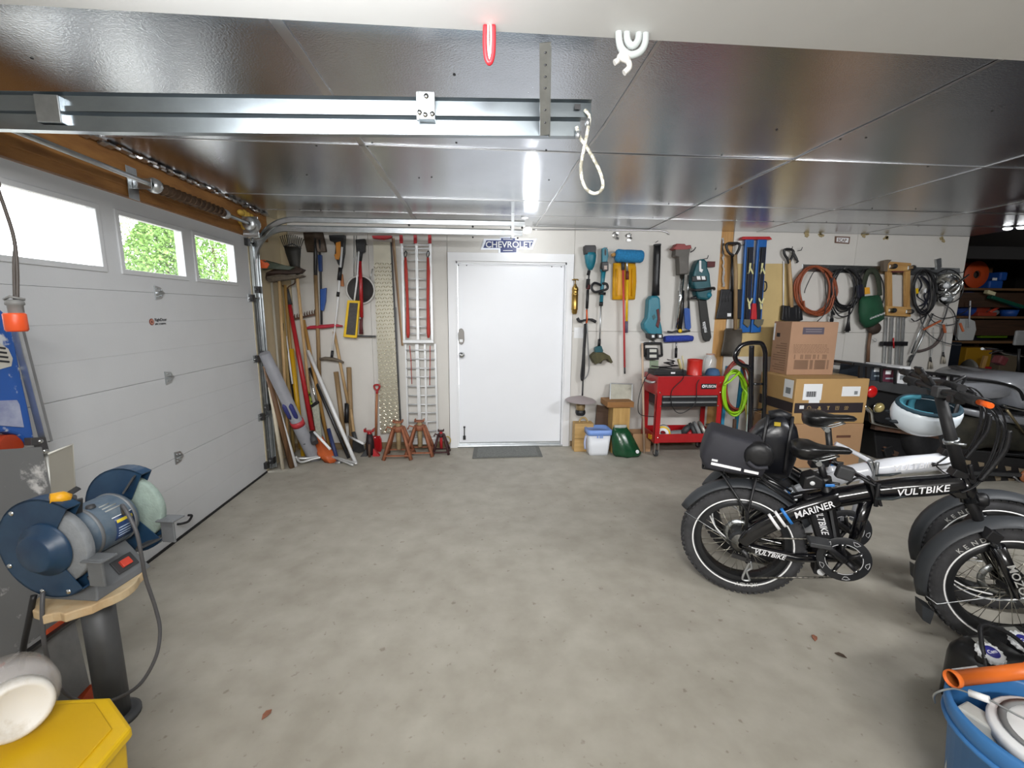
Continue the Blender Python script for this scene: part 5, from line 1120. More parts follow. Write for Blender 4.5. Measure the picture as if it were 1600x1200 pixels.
obj('grip', MB().tube([c+V((.05, .0, .05)), c+V((.09, -.02, .12)), c+V((.12, -.01, .15))], [.03, .035, .025], 10), DGR, t)
obj('red_trim', MB().tube([c+V((.11, -.02, .05)), c+V((.16, -.01, .09))], [.03, .035], 10), REDP, t)
c = on_tray(1090)
t = thing('circular_saw', 'grey power saw with round guard lying in the lower tray end', 'power saw', c)
for k, (dx, rd, m_) in enumerate(((-.06, .085, DGR), (-.01, .10, GRY), (.05, .105, mat('guard_silver', '#a9a7a0', .4, .6)))):
    obj('guard_disc', MB().lathe([(0, -.02), (rd*.8, -.02), (rd, -.012), (rd, .012), (rd*.8, .02), (0, .02)], c+V((dx, 0, .10)), (1, -.25, .45), 22), m_, t)
obj('motor', MB().tube([c+V((.08, .03, .06)), c+V((.19, .05, .05))], [.05, .04], 12), DGR, t)
obj('power_cord', MB().tube(cr([c+V((.08, 0, .16)), c+V((.12, -.02, .17)), c+V((.13, -.04, .12)), c+V((.2, -.05, .03))], 4), .006, 6), BLK, t)
# ---------------------------------------------------------------- hose rack and hand truck
YH = 4.50
H = lambda x, y, o=0: At(x, y, YH-o)
t = thing('hose_stand', 'blue metal hose stand between the tool cart and the hand truck', 'stand', H(1150, 700, .1)*1)
BLF = mat('frame_blue', '#2b7fa3', .45)
for x0, x1 in ((1136, 1133), (1160, 1155)): obj('upright', MB().bar(V((H(x1, 600).x, YH, 0)), H(x0+1, 572), .035, .03, (0, 1, 0)), BLF, t, .003)
obj('crossbar', MB().bar(H(1134, 640), H(1158, 641), .02, .02), GRY, t)
obj('foot_plate', bx((H(1130, 600).x, YH-.08, 0), (H(1164, 600).x, YH+.05, .02)), BLF, t)
obj('reel_base', MB().ell(V((H(1148, 600).x, YH-.03, .12)), (.10, .08, .11), None, 14, 9), DGR, t)
obj('strap_post', MB().tube([V((H(1150, 600).x, YH-.05, .2)), H(1148, 655, .04)], .02, 8), mat('brown_leather', '#5b4436', .8), t)
def ycoil(n, label, cx, cy, rx, ry, r, m, turns, off, jit, seed):
    t = thing(n, label, 'hose', H(cx, cy+ry)); rr = random.Random(seed); pts = []
    for k in range(turns*24+1):
        j = k//24; a = 2*PI*k/24
        pts.append(H(cx+(rx+math.cos(j*1.7)*jit)*math.cos(a)+math.sin(j*2.3)*jit*.5, cy+(ry+math.sin(j*1.3)*jit)*math.sin(a), off+.016*((j*3) % 5)+.01*math.sin(2*a+j)))
    obj('coil_loops', MB().tube(cr(pts, 2), r, 8), m, t); return t
ycoil('red_hose', 'coil of dull red hose behind the lime green one', 1152, 604, 19, 38, .012, mat('dull_red_hose', '#8a3a30', .55, var=.1), 5, .04, 3.5, 2)
LIM = mat('lime_hose', '#8fc41c', .4, var=.08, scale=20)
t = ycoil('lime_hose', 'coil of lime green air hose hung on the blue stand', 1147, 614, 17.5, 33, .0115, LIM, 7, .10, 2.6, 4)
obj('hose_tail', MB().tube(cr([H(1131, 602, .22), H(1140, 596, .23), H(1149, 588, .22), H(1156, 581, .2)], 4), .011, 8), LIM, t)
YT = 4.20
T = lambda x, y, o=0: At(x, y, YT-o)
t = thing('hand_truck', 'black tubular hand truck with looped handle standing before the cardboard boxes', 'hand truck', V((2.72, YT, 0)))
BKG = mat('gloss_black', '#131318', .18, coat=.6)
xL, xR = T(1173, 620).x, T(1193, 620).x
def low(x): return V((x+(T(1172, 690).x-T(1173, 620).x), YT, .03))
obj('side_tube', MB().tube(cr([low(xL), T(1173, 640), T(1174, 560), T(1174.5, 540)], 4), .024, 12), BKG, t)
obj('side_tube', MB().tube(cr([low(xR-.01), T(1194, 640), T(1195.5, 565), T(1195, 548), T(1190, 537), T(1180, 535.5), T(1168, 536.5), T(1157, 541), T(1149, 552), T(1150, 563), T(1158, 570), T(1168, 573), T(1173, 580)], 5), .022, 12), BKG, t)
for y in (600, 640, 680): obj('crossbar', MB().tube([T(1172, y), T(1194, y)], .012, 8), BKG, t)
obj('toe_plate', bx((xL-.08, YT-.22, .0), (xR+.05, YT+.02, .012)), BKG, t)
for x in (xL-.10, xR+.06): obj('wheel', MB().lathe([(0, -.03), (.08, -.03), (.11, -.02), (.115, 0), (.11, .02), (.08, .03), (0, .03)], (x, YT+.12, .115), (1, 0, 0), 22), RUB, t)
one('yellow_tube', MB().tube([V((H(1160, 700).x+.01, YH-.15, 0)), H(1165, 632, .15)], .012, 8), mat('olive_yellow', '#a8973c', .5), 'yellow wooden stake standing between the hose and the hand truck', 'stake').name = 'garden_stake'
one('glass_strip', MB().bar(V((T(1180, 700).x, YT+.12, 0)), T(1184, 612)+V((0, .12, 0)), .05, .01, (0, 1, 0)), mat('pale_green_sheet', '#b7c6bd', .3), 'pale green sheet edge standing inside the hand truck frame', 'sheet').name = 'pale_sheet'
# ---------------------------------------------------------------- cardboard boxes
YB = 4.0
lo_x0, lo_x1 = At(1238, 650, YB).x, At(1349, 660, YB).x
zlow = At(1300, 662, YB).z
TAPE = mat('packing_tape', '#b79a68', .25)
t = thing('cardboard_box', 'large brown cardboard box at the bottom of the stack', 'box', V(((lo_x0+lo_x1)/2, YB+.35, 0)))
obj('carton', bx((lo_x0-.02, YB-.01, 0), (lo_x1, YB+.56, zlow)), CARD, t, .006)
a = At(1318, 682, YB-.011); obj('hand_hole', bx((a.x-.075, YB-.012, a.z-.012), (a.x+.075, YB-.009, a.z+.012)), mat('hole_brown', '#5f3c2b', .8), t)
for y, x0, x1 in ((696, 1250, 1312), (702, 1244, 1300), (709, 1246, 1300)):
    a, c = At(x0, y, YB-.011), At(x1, y, YB-.011); obj('print_line', bx((a.x, YB-.0115, a.z-.004), (c.x, YB-.009, a.z+.004)), mat('print_brown', '#7d5a44', .8), t)
zm0, zm1 = zlow+.001, At(1300, 592, YB).z
t = thing('cardboard_box', 'wide cardboard box with black printed band and white labels in the middle of the stack', 'box', V(((lo_x0+lo_x1)/2, YB+.32, zm0)))
mb_ = obj('carton', bx((lo_x0, YB, zm0), (lo_x1+.005, YB+.54, zm1)), CARD2, t, .006)
def face(n, x0, y0, x1, y1, m, par, e=.0012):
    a, c = At(x0, y0, YB), At(x1, y1, YB); return obj(n, bx((a.x, YB-e, c.z), (c.x, YB, a.z)), m, par)
BAND = mat('band_black', '#2a2226', .7)
zb0, zb1 = At(1300, 645, YB).z, At(1300, 629.5, YB).z
bd = obj('printed_band', bx((lo_x0+.012, YB-.0012, zb0), (lo_x1-.03, YB, zb1)), BAND, t)
obj('printed_band', bx((lo_x0-.0012, YB+.01, zb0), (lo_x0, YB+.53, zb1)), BAND, t)
for i, x in enumerate((1264, 1280, 1294, 1308, 1322)):
    c_ = V((At(x, 637, YB).x, YB-.0014, (zb0+zb1)/2)); g = MATS.get('x') or mat('band_gold', '#a88d5c', .7)
    if i == 0: s_ = MB().lathe([(.016, 0), (.021, .0006)], c_, (0, -1, 0), 12)
    elif i == 1: s_ = MB().b2(c_+V((-.018, -.0006, -.018)), c_+V((.018, 0, -.004))).b2(c_+V((-.010, -.0006, -.002)), c_+V((.010, 0, .016)))
    elif i == 2: s_ = MB().prism([c_+V((-.016, 0, .018)), c_+V((.016, 0, .018)), c_+V((.004, 0, 0)), c_+V((.004, 0, -.014)), c_+V((.013, 0, -.018)), c_+V((-.013, 0, -.018)), c_+V((-.004, 0, -.014)), c_+V((-.004, 0, 0))], (0, -.0006, 0))
    elif i == 3: s_ = MB().b2(c_+V((-.018, -.0006, -.018)), c_+V((-.013, 0, .018))).b2(c_+V((.013, -.0006, -.018)), c_+V((.018, 0, .018))).b2(c_+V((-.018, -.0006, -.020)), c_+V((.018, 0, -.016))).b2(c_+V((-.003, -.0006, -.008)), c_+V((.003, 0, .018)))
    else: s_ = MB().lathe([(.008, 0), (.012, .0006)], c_+V((-.008, 0, .004)), (0, -1, 0), 10).lathe([(.008, 0), (.012, .0006)], c_+V((.010, 0, .004)), (0, -1, 0), 10).b2(c_+V((-.02, -.0006, -.018)), c_+V((.02, 0, -.014)))
    obj('pictogram', s_, g, bd)
lb = face('shipping_label', 1256.5, 600, 1282.5, 625, LABEL, t)
a = At(1259, 611, YB); c2_ = At(1280, 620, YB)
mbx = MB()
for k in range(14):
    x = a.x+.006+k*.0075; mbx.b2((x, YB-.0018, c2_.z), (x+.0035*(1+(k*7 % 3)/2), YB-.0011, a.z-.004))
obj('barcode', mbx, INK, lb)['kind'] = 'stuff'
face('shipping_label', 1264, 623.5, 1280, 629.5, LABEL, t, .002)
lb = face('shipping_label', 1316.5, 604, 1343, 619, LABEL, t)
a = At(1335, 611, YB); obj('barcode', MB().b2((a.x, YB-.0018, a.z-.035), (a.x+.035, YB-.0011, a.z-.0)), mat('code_grey', '#7d8184', .7), lb)
mbx = MB()
for y_, x0, x1 in ((YB+.02, 0, 0),): pass
sl = obj('shipping_label', bx((lo_x0-.0015, YB+.03, zm1-.20), (lo_x0, YB+.16, zm1-.02)), LABEL, t)
obj('barcode', MB().b2((lo_x0-.002, YB+.06, zm1-.16), (lo_x0-.0012, YB+.13, zm1-.10)), mat('code_grey', '#7d8184', .7), sl)
a = At(1252, 637, YB); obj('white_sticker', bx((a.x-.02, YB-.002, a.z-.012), (a.x+.025, YB-.0012, a.z+.022)), LABEL, t)
obj('tape_strip', bx((lo_x0+.02, YB+.32, zm1), (lo_x1-.02, YB+.39, zm1+.0008)), TAPE, t)
YU = 4.27
u0, u1 = At(1231.5, 560, YU).x, At(1304, 560, YU).x
zu1 = At(1270, 503, YU).z
t = thing('cardboard_box', 'tall cardboard box with dark printed logo on top of the stack', 'box', V(((u0+u1)/2, YU+.2, zm1+.001)))
obj('carton', bx((u0, YU, zm1+.001), (u1, YU+.27, zu1)), mat('cardboard_rosy', '#a9856a', .8, var=.05, scale=5, bump=.05, bscale=80), t, .005)
def uface(n, x0, y0, x1, y1, m, par, e=.0012):
    a, c = At(x0, y0, YU), At(x1, y1, YU); return obj(n, bx((a.x, YU-e, c.z), (c.x, YU, a.z)), m, par)
lg_ = uface('logo_block', 1255, 511.5, 1287, 522.5, mat('logo_slate', '#56505c', .7), t)
for y in (514, 517.5): uface('logo_text', 1259, y, 1284, y+1.6, mat('logo_faint', '#80777c', .7), lg_, .002)
PRB = mat('print_taupe', '#8b6d57', .8)
mbx = MB()
rr = random.Random(8)
for i in range(7):
    y = 538+i*2.1
    x = 1240
    while x < 1293:
        l = rr.uniform(1.5, 5); a, c = At(x, y, YU), At(min(x+l, 1295), y+1.0, YU)
        mbx.b2((a.x, YU-.0012, c.z), (c.x, YU, a.z)); x += l+rr.uniform(.8, 1.6)
for i in range(22):
    x = 1241+i*2.45
    for (y0, y1) in ((554, 561), (562.5, 577)):
        if rr.random() < .8: a, c = At(x, y0, YU), At(x+1.2, y1, YU); mbx.b2((a.x, YU-.0012, c.z), (c.x, YU, a.z))
obj('printed_text', mbx, PRB, t)['kind'] = 'stuff'
mbx = MB()
for i in range(12): mbx.b2((u0-.0012, YU+.04, zu1-.22-i*.025), (u0, YU+.12+.13*rr.random(), zu1-.232-i*.025))
obj('side_text', mbx, PRB, t)['kind'] = 'stuff'
obj('white_label', bx((u0-.0015, YU+.24, zu1-.20), (u0, YU+.265, zu1-.02)), LABEL, t)
obj('dark_mark', bx((u0-.0015, YU+.16, zu1-.16), (u0, YU+.21, zu1-.12)), INK, t)
obj('top_tape', bx((u0+.01, YU+.14, zu1), (u1-.01, YU+.20, zu1+.0008)), TAPE, t)
# ================================================================ FOUR WHEELER AND STORAGE BEYOND THE WALL END
YQ = 4.06
Q = lambda x, y, o=0: At(x, y, YQ+o)
t = thing('quad_bike', 'silver and black four wheeler with rear rack parked behind the bicycles', 'four wheeler', V((4.4, YQ+.45, 0)))
BKM = mat('matt_black', '#1a1a1c', .55, var=.15, scale=10)
SLV = mat('silver_paint', '#b6b9c0', .25, .3, coat=.5)
BRZ = mat('dusty_camouflage', '#3e3a2f', .8, hx2='#20211b', scale=7)
z_r = Q(1400, 575).z
# rear rack of flat bars
for o in (0, .22, .44, .66): obj('rack_bar', MB().bar(Q(1333, 568.5, 0)+V((0, o, 0)), Q(1498, 588, 0)+V((0, o, 0)), .03, .02), BKM, t)
for x in (1345, 1356, 1377, 1399, 1421, 1443, 1465, 1487):
    y = 570+(x-1333)*.118
    obj('rack_post', MB().bar(Q(x, y), Q(x-1, y+22), .035 if x < 1360 else .02, .02, (0, 1, 0)), BKM, t)
obj('rack_cross', MB().bar(Q(1333, 568.5), Q(1333, 568.5)+V((0, .68, 0)), .025, .02), BKM, t)
obj('rack_cross', MB().bar(Q(1495, 588), Q(1495, 588)+V((0, .68, 0)), .025, .02), BKM, t)
f0, f1 = Q(1342, 594), Q(1500, 612)
obj('rear_fender', MB().prism([Q(1352, 593), Q(1500, 611), Q(1500, 628), Q(1440, 622), Q(1355, 607)], (0, .68, 0)), DGR, t, .012)
obj('rear_panel', MB().prism([Q(1352, 606, .06), Q(1480, 622, .06), Q(1480, 668, .06), Q(1370, 662, .06), Q(1354, 640, .06)], (0, .60, 0)), BKM, t, .02)
obj('tail_light', MB().ell(Q(1362, 612, -.02), (.058, .03, .062), None, 14, 9), mat('tail_red', '#c01818', .2, coat=.5), t)
tl = obj('signal_lamp', MB().ell(Q(1374, 637, -.03), (.042, .04, .05), Matrix.Rotation(.3, 3, 'Y'), 14, 9), mat('amber_clear', '#c9b87c', .15, .4), t)
obj('lamp_ring', MB().tube(ring(Q(1371, 637, -.01), (.2, -1, 0), .05, 20), .006, 6, True), CHR, tl)
obj('bumper_tube', MB().tube(cr([Q(1350, 634), Q(1360, 643), Q(1362, 655), Q(1366, 660), Q(1395, 666), Q(1430, 672)], 5), [.022]*26, 12), CHR, t)
obj('lower_frame', MB().bar(Q(1364, 666, .05), Q(1600, 700, .05), .05, .06), RST, t)
# engine and underbody seen between the frame tubes
rr = random.Random(12)
for i in range(16):
    c = Q(1372+rr.uniform(0, 100), 682+rr.uniform(0, 50), .15+.2*rr.random())
    obj('engine_part', MB().box(c, (rr.uniform(.06, .2), .1, rr.uniform(.05, .14)), Matrix.Rotation(rr.uniform(-.6, .6), 3, 'Y')), (BRZ, BKM, RST, DST)[i % 4], t, .01)
rw = V((Q(1462, 740).x, YQ+.08, .28))
for o in (.06, .56):
    w_ = obj('wheel', MB().lathe([(.0, -.10), (.13, -.11), (.15, -.13), (.24, -.14), (.29, -.10), (.30, 0), (.29, .10), (.24, .14), (.15, .13), (.13, .11), (0, .10)], rw+V((0, o, 0)), (0, 1, 0), 28), RUB, t)
    w2 = obj('wheel', MB().lathe([(.0, -.10), (.13, -.11), (.15, -.13), (.24, -.14), (.29, -.10), (.30, 0), (.29, .10), (.24, .14), (.15, .13), (.13, .11), (0, .10)], rw+V((1.15, o, 0)), (0, 1, 0), 28), RUB, t)
obj('skid_plate', MB().prism([Q(1366, 674, .16), Q(1490, 690, .16), Q(1500, 742, .16), Q(1372, 736, .16)], (0, .3, 0)), BKM, t, .01)
obj('foot_floor', MB().prism([Q(1490, 702, -.5), Q(1640, 716, -.5), Q(1640, 716, .1), Q(1490, 702, .1)], (0, 0, -.03)), BKM, t)
# silver bodywork
def strip(n, pts, dy0, dy1, m, par, bulge=.06):
    # a body panel: outline on the side plane, bulged towards the viewer
    ce = sum((Q(*p) for p in pts), V((0, 0, 0)))/len(pts)
    o = [Q(*p)+V((0, dy0, 0)) for p in pts]; b_ = [Q(*p)+V((0, dy1, 0)) for p in pts]; m_ = [ce+(v-ce)*.72+V((0, -bulge, 0)) for v in o]; k = len(pts)
    mb = MB(); mb.add(o+b_+m_+[ce+V((0, dy0-bulge*1.25, 0))], [(i, (i+1) % k, k+(i+1) % k, k+i) for i in range(k)]+[(i, (i+1) % k, 2*k+(i+1) % k, 2*k+i) for i in range(k)]+[(2*k+i, 2*k+(i+1) % k, 3*k) for i in range(k)]+[tuple(k+i for i in range(k))], True)
    return obj(n, mb, m, par)
sub = lambda pts, n=4: [(v.x, v.y) for v in cr([(x, y, 0) for x, y in pts], n, True)]
strip('fuel_tank', sub([(1505, 604), (1530, 595), (1570, 596), (1592, 606), (1586, 622), (1550, 626), (1515, 622), (1503, 613)]), .08, .7, SLV, t)
strip('front_cowl', sub([(1575, 600), (1592, 588), (1625, 586), (1640, 610), (1630, 640), (1600, 640), (1588, 620)]), .05, .75, SLV, t)
strip('side_skirt', sub([(1520, 640), (1545, 646), (1600, 652), (1632, 650), (1630, 668), (1590, 664), (1528, 652)]), .02, .8, SLV, t, .03)
strip('front_fender', sub([(1478, 694), (1500, 660), (1540, 655), (1600, 668), (1640, 676), (1640, 708), (1590, 706), (1540, 700), (1500, 706)]), .0, .8, BRZ, t, .04)
strip('seat', sub([(1440, 612), (1475, 606), (1505, 607), (1508, 618), (1480, 624), (1445, 622)]), .15, .6, BKM, t, .03)
# perforated footwell
fw = obj('footwell', MB().prism([Q(1490, 702, -.5), Q(1640, 716, -.5), Q(1640, 800, -.5), Q(1492, 780, -.5)], (0, .05, 0)), BKM, t)
rr = random.Random(5)
for i in range(5):
    for j in range(3):
        c = Q(1512+i*21+j*5, 722+j*19+i*3.2, -.504)
        obj('foot_hole', MB().prism([c+V((-.035, 0, .022)), c+V((.03, 0, .012)), c+V((.035, 0, -.02)), c+V((-.01, 0, -.026))], (0, .003, 0)), mat('tan_gap', '#7d705c', .8), fw)
obj('running_board', MB().bar(Q(1495, 738, -.53), Q(1640, 744, -.53), .03, .03), DGR, t)
obj('green_spring', MB().tube(cr([Q(1553, 767, -.53), Q(1570, 770, -.53), Q(1600, 774, -.53), Q(1640, 779, -.53)], 4), .008, 8), mat('spring_green', '#2c8a4f', .4), t)
obj('cable_end', MB().tube(cr([Q(1583, 745, -.54), Q(1587, 747, -.55), Q(1592, 752, -.54), Q(1602, 756, -.54)], 4), .007, 8), GRY, t)
obj('orange_hub', MB().lathe([(.045, 0), (.06, .01), (.06, .03), (.03, .03)], Q(1600, 743, -.52), (0, -1, 0), 18), mat('hub_copper', '#a0623f', .5), t)
# handlebar, mirror, reflector on the far forks
hb = Q(1562, 563, .3)
obj('handlebar', MB().tube(cr([Q(1535, 545, .1), Q(1556, 546, .25), Q(1570, 552, .3), Q(1600, 556, .35)], 4), .014, 8), CHR, t)
obj('brake_lever', MB().tube(cr([Q(1547, 552, .1), Q(1556, 549.5, .15), Q(1566, 548, .2)], 4), .010, 8), CHR, t)
obj('switch_cluster', MB().box(hb, (.09, .09, .09), Matrix.Rotation(.4, 3, 'Y')), mat('maroon_rubber', '#5a2427', .6), t, .012)
mr = obj('mirror', MB().box(Q(1594, 528, .3), (.13, .03, .16)), GRY, t, .012)
obj('mirror_stem', MB().tube([Q(1592, 545, .3), Q(1591, 580, .3)], .012, 8), BKM, mr)
obj('side_bar', MB().tube(cr([Q(1505, 592, -.02), Q(1560, 598, -.02), Q(1590, 608, -.02), Q(1600, 625, -.02)], 4), .014, 8), BKM, t)
obj('reflector_tube', MB().tube(cr([Q(1566, 633, -.07), Q(1600, 641, -.07), Q(1640, 646, -.07)], 4), .014, 8), CHR, t)
obj('fork_tube', MB().tube([Q(1573, 640, -.07), Q(1600, 678, -.07)], .012, 8), mat('tan_tube', '#8e8266', .4, .6), t)
# parcels on the rack
for i, (x0, x1, y0, y1, m_, lab) in enumerate(((1361, 1378, 571, 590, mat('parcel_slate', '#39414c', .5), 'slate coloured parcel with pale print on the black rack'), (1379, 1400, 575, 594, mat('parcel_plum', '#5d2b3b', .5), 'plum and white parcel in the middle of the black rack'), (1402, 1424, 573, 598, LABEL, 'white parcel box with grey codes on the black rack'))):
    a, c = Q(x0, y1, .06), Q(x1, y0, .06)
    p_ = thing('parcel', lab, 'parcel', V(((a.x+c.x)/2, a.y+.2, a.z)), 'parcels on the black rack')
    obj('parcel_body', bx((a.x, a.y, a.z-.03), (c.x, a.y+.4, c.z)), m_, p_, .004)
    if i == 2:
        for k in (0, 1): obj('code_patch', bx((a.x+.02+.075*k, a.y-.0012, a.z+.03), (a.x+.07+.075*k, a.y, a.z+.075)), mat('code_grey', '#7d8184', .7), p_)
    else:
        obj('print_patch', bx((a.x+.02, a.y-.0012, a.z+.06), (a.x+.08, a.y, a.z+.10)), LABEL, p_)
        obj('print_patch', bx((a.x+.03, a.y-.0012, a.z+.01), (a.x+.12, a.y, a.z+.025)), mat('print_pale', '#9aa7b0', .5), p_)
a, c = Q(1465, 596, .05), Q(1476, 586, .05)
p_ = thing('parcel', 'small white card parcel at the end of the black rack', 'parcel', V(((a.x+c.x)/2, a.y+.2, a.z)), 'parcels on the black rack')
obj('parcel_body', bx((a.x, a.y, a.z-.02), (c.x+.1, a.y+.35, c.z)), mat('parcel_dark', '#2d2830', .5), p_, .004)
for x in (1461, 1483): b_ = Q(x, 591, .05); obj('white_card', bx((b_.x-.03, b_.y-.004, b_.z-.03), (b_.x+.03, b_.y-.001, b_.z+.03)), LABEL, p_)
# ---------------------------------------------------------------- storage shelves deep in the next bay
YS = 6.3
S = lambda x, y, o=0: At(x, y, YS+o)
t = thing('storage_shelf', 'wooden storage shelves darkened in colour for the unlit bay beyond the wall end', 'shelf', V((8.2, YS+.3, 0)))
SHW = wood('shelf_lumber', '#7a5a3a', '#5d422a', 'x')  # wood colour kept dark to paint in the bay's shade
for y in (450, 494, 533, 600):
    z = S(1540, y).z; obj('shelf_board', bx((7.0, YS, z-.035), (9.6, YS+.6, z)), SHW, t, .004)
for x in (7.02, 8.3, 9.55): obj('shelf_post', bx((x, YS+.5, 0), (x+.08, YS+.58, 2.3)), SHW, t, .004)
obj('shelf_apron', bx((7.0, YS+.01, S(1540, 475).z-.05), (9.6, YS+.04, S(1540, 455).z-.02)), DKW, t)
obj('shelf_apron', bx((7.0, YS+.01, S(1540, 514).z-.1), (9.6, YS+.04, S(1540, 498).z-.02)), DKW, t)
def zs_(y): return S(1540, y).z
# things on the shelves
c = S(1517, 452, .2); c.z = zs_(450)
t = thing('cable_reel', 'orange cable reel on the top shelf of the dark bay', 'reel', c)
for o in (-.06, .06): obj('flange', MB().lathe([(.06, -.008), (.20, -.008), (.21, 0), (.20, .008), (.06, .008)], c+V((-.02, o, .21)), (0, 1, 0), 24), mat('reel_orange', '#b8461a', .5), t)
obj('cable_wrap', MB().lathe([(.05, -.05), (.15, -.05), (.15, .05), (.05, .05)], c+V((-.02, 0, .21)), (0, 1, 0), 24), mat('reel_cable', '#4a3b34', .7, var=.2, scale=30), t)
a, c = S(1545, 450, .1), S(1576, 425, .1)
t = thing('blue_case', 'blue plastic case with white tag on the top shelf', 'case', V(((a.x+c.x)/2, YS+.2, zs_(450))))
obj('case_body', bx((a.x, YS+.1, zs_(450)), (c.x-.05, YS+.35, zs_(437))), BLU, t, .02)
obj('case_upper', bx((a.x+.16, YS+.1, zs_(437)), (c.x, YS+.35, c.z)), BLU, t, .02)
obj('white_tag', bx((a.x+.03, YS+.09, zs_(437)), (a.x+.10, YS+.1, zs_(433))), LABEL, t)
for i, (x, y, rx_, rz_, lab) in enumerate(((1509, 468, .16, .13, 'dark blue bundle on the middle shelf nearest the wall end, upper'), (1507, 483, .18, .12, 'dark blue bundle on the middle shelf nearest the wall end, lower'))):
    c = S(x+2, y, .25); one('blue_bundle', MB().ell(c, (rx_, .12, rz_), None, 14, 9), mat('bundle_blue', '#274a99', .7, var=.25, scale=8, bump=.5), lab, 'bundle')
c = S(1534, 490, .2); c.z = zs_(494)
t = thing('red_machine', 'dull red machine with round housing on the middle shelf', 'machine', c)
obj('housing', MB().lathe([(0, -.09), (.12, -.08), (.15, 0), (.12, .08), (0, .09)], c+V((-.08, 0, .17)), (.3, 1, 0), 18), mat('machine_red', '#9c3a28', .5), t)
obj('carry_handle', MB().tube(cr([c+V((.0, -.1, .06)), c+V((.16, -.1, .16)), c+V((.14, -.1, .24)), c+V((-.02, -.1, .22))], 4), .022, 8), mat('handle_red', '#c2452e', .5), t)
obj('base', MB().box(c+V((-.02, 0, .03)), (.32, .2, .06)), mat('machine_red', '#9c3a28', .5), t, .01)
one('metal_bits', MB().ell(V((S(1550, 485, .2).x, YS+.2, zs_(494)+.06)), (.10, .08, .06), None, 12, 8), GRY, 'grey lump of hardware beside the red machine', 'hardware').name = 'hardware_lump'
t = thing('level_bar', 'dark green bar with white marks leaning across the middle shelf', 'level', S(1590, 482, -.05))
a, c = S(1546, 464, -.05), S(1596, 480, -.05)
obj('bar', MB().bar(a, c, .05, .07, (0, 1, 0)), mat('level_green', '#14503f', .4), t, .004)
for k in range(5): p_ = a.lerp(c, .15+.18*k); obj('white_mark', MB().box(p_+V((0, -.027, .01)), (.07, .004, .03), Matrix.Rotation(.3, 3, 'Y')), LABEL, t)
obj('end_cap', MB().box(a+V((-.02, -.01, .06)), (.14, .05, .05), Matrix.Rotation(.25, 3, 'Y')), mat('straw_light', '#d8d0a8', .7), t)
one('blue_tub', MB().lathe([(0, 0), (.09, 0), (.11, .1), (0, .1)], V((S(1578, 492, .1).x, YS+.12, zs_(494))), (0, 0, 1), 16), BLU, 'small blue tub at the far end of the middle shelf', 'tub')
q = [S(1497, 532, -.02), S(1521, 532, -.02), S(1526, 515, -.02), S(1524, 502, -.02), S(1516, 498, -.02), S(1500, 498, -.02)]
t = thing('white_board', 'white rounded board standing on the lower shelf by the wall end', 'board', S(1510, 532, 0))
obj('board', MB().prism(q, (0, .05, 0)), mat('board_white', '#c9cbc9', .5), t, .01)
obj('pull_cord', MB().tube([S(1516, 470, -.06), S(1515, 490, -.06), S(1514, 512, -.06)], .010, 6), LABEL, t)
for i, (x0, x1, y0, y1, m_, lab) in enumerate(((1533, 1576, 520, 528, mat('lime_pack', '#6f9a22', .5), 'lime green packet lying on the lower shelf'), (1535, 1560, 503, 520, mat('pack_blue', '#234a8e', .5), 'blue and green packet on top of the lime packet'), (1520, 1556, 526, 533, mat('navy_black', '#191c2a', .4), 'dark navy folded packet under the lime one'))):
    a, c = S(x0, y1, .1), S(x1, y0, .1); one('packet', bx((a.x, YS+.1+.03*i, a.z), (c.x, YS+.38, c.z)), m_, lab, 'packet', None, .01)
a, c = S(1506, 573, .1), S(1552, 543, .1)
t = thing('yellow_crate', 'mustard yellow crate with red base under the lower shelf', 'crate', V(((a.x+c.x)/2, YS+.25, a.z)))
obj('crate_body', bx((a.x, YS+.1, a.z), (c.x, YS+.5, c.z)), mat('mustard', '#a57a12', .6), t, .01)
obj('red_base', bx((a.x-.02, YS+.08, a.z-.1), (c.x+.02, YS+.5, a.z+.0)), REDP, t, .01)
for i, (x0, x1, y0, y1, m_, lab) in enumerate(((1523, 1552, 577, 593, mat('pale_blue_box', '#8fb0d8', .5), 'pale blue plastic box under the shelves'), (1500, 1545, 590, 608, mat('pale_blue_box2', '#7d97b8', .5), 'pale blue storage lid below the plastic box'))):
    a, c = S(x0, y1, -.2), S(x1, y0, -.2); one('plastic_box', bx((a.x, YS-.2, a.z), (c.x, YS+.1, c.z)), m_, lab, 'box', None, .01)
one('wood_offcut', MB().bar(S(1524, 608, -.15), S(1540, 556, -.15), .06, .03, (0, 1, 0)), PINE, 'pale wood offcut standing among the plastic boxes', 'wood')
one('grey_disc', MB().lathe([(0, -.03), (.17, -.025), (.19, 0), (.17, .025), (0, .03)], S(1513, 581, -.35), (1, -.35, 0), 22), mat('disc_grey', '#8a8880', .5), 'grey round disc standing on edge beside the plastic box', 'disc')
a, c = S(1493, 592, -.4), S(1503, 535, -.4)
one('dark_cabinet', bx((a.x, YS-.4, 0), (c.x, YS-.05, c.z)), mat('cabinet_slate', '#2f3540', .5), 'slim slate coloured cabinet standing at the wall end', 'cabinet', None, .006)
a, c = S(1556, 600, .15), S(1592, 556, .15)
one('brown_carton', bx((a.x, YS+.15, zs_(600)), (c.x, YS+.5, c.z)), mat('dim_cardboard', '#6b5f4c', .8), 'dim brown carton under the shelves behind the four wheeler', 'box', None, .006)
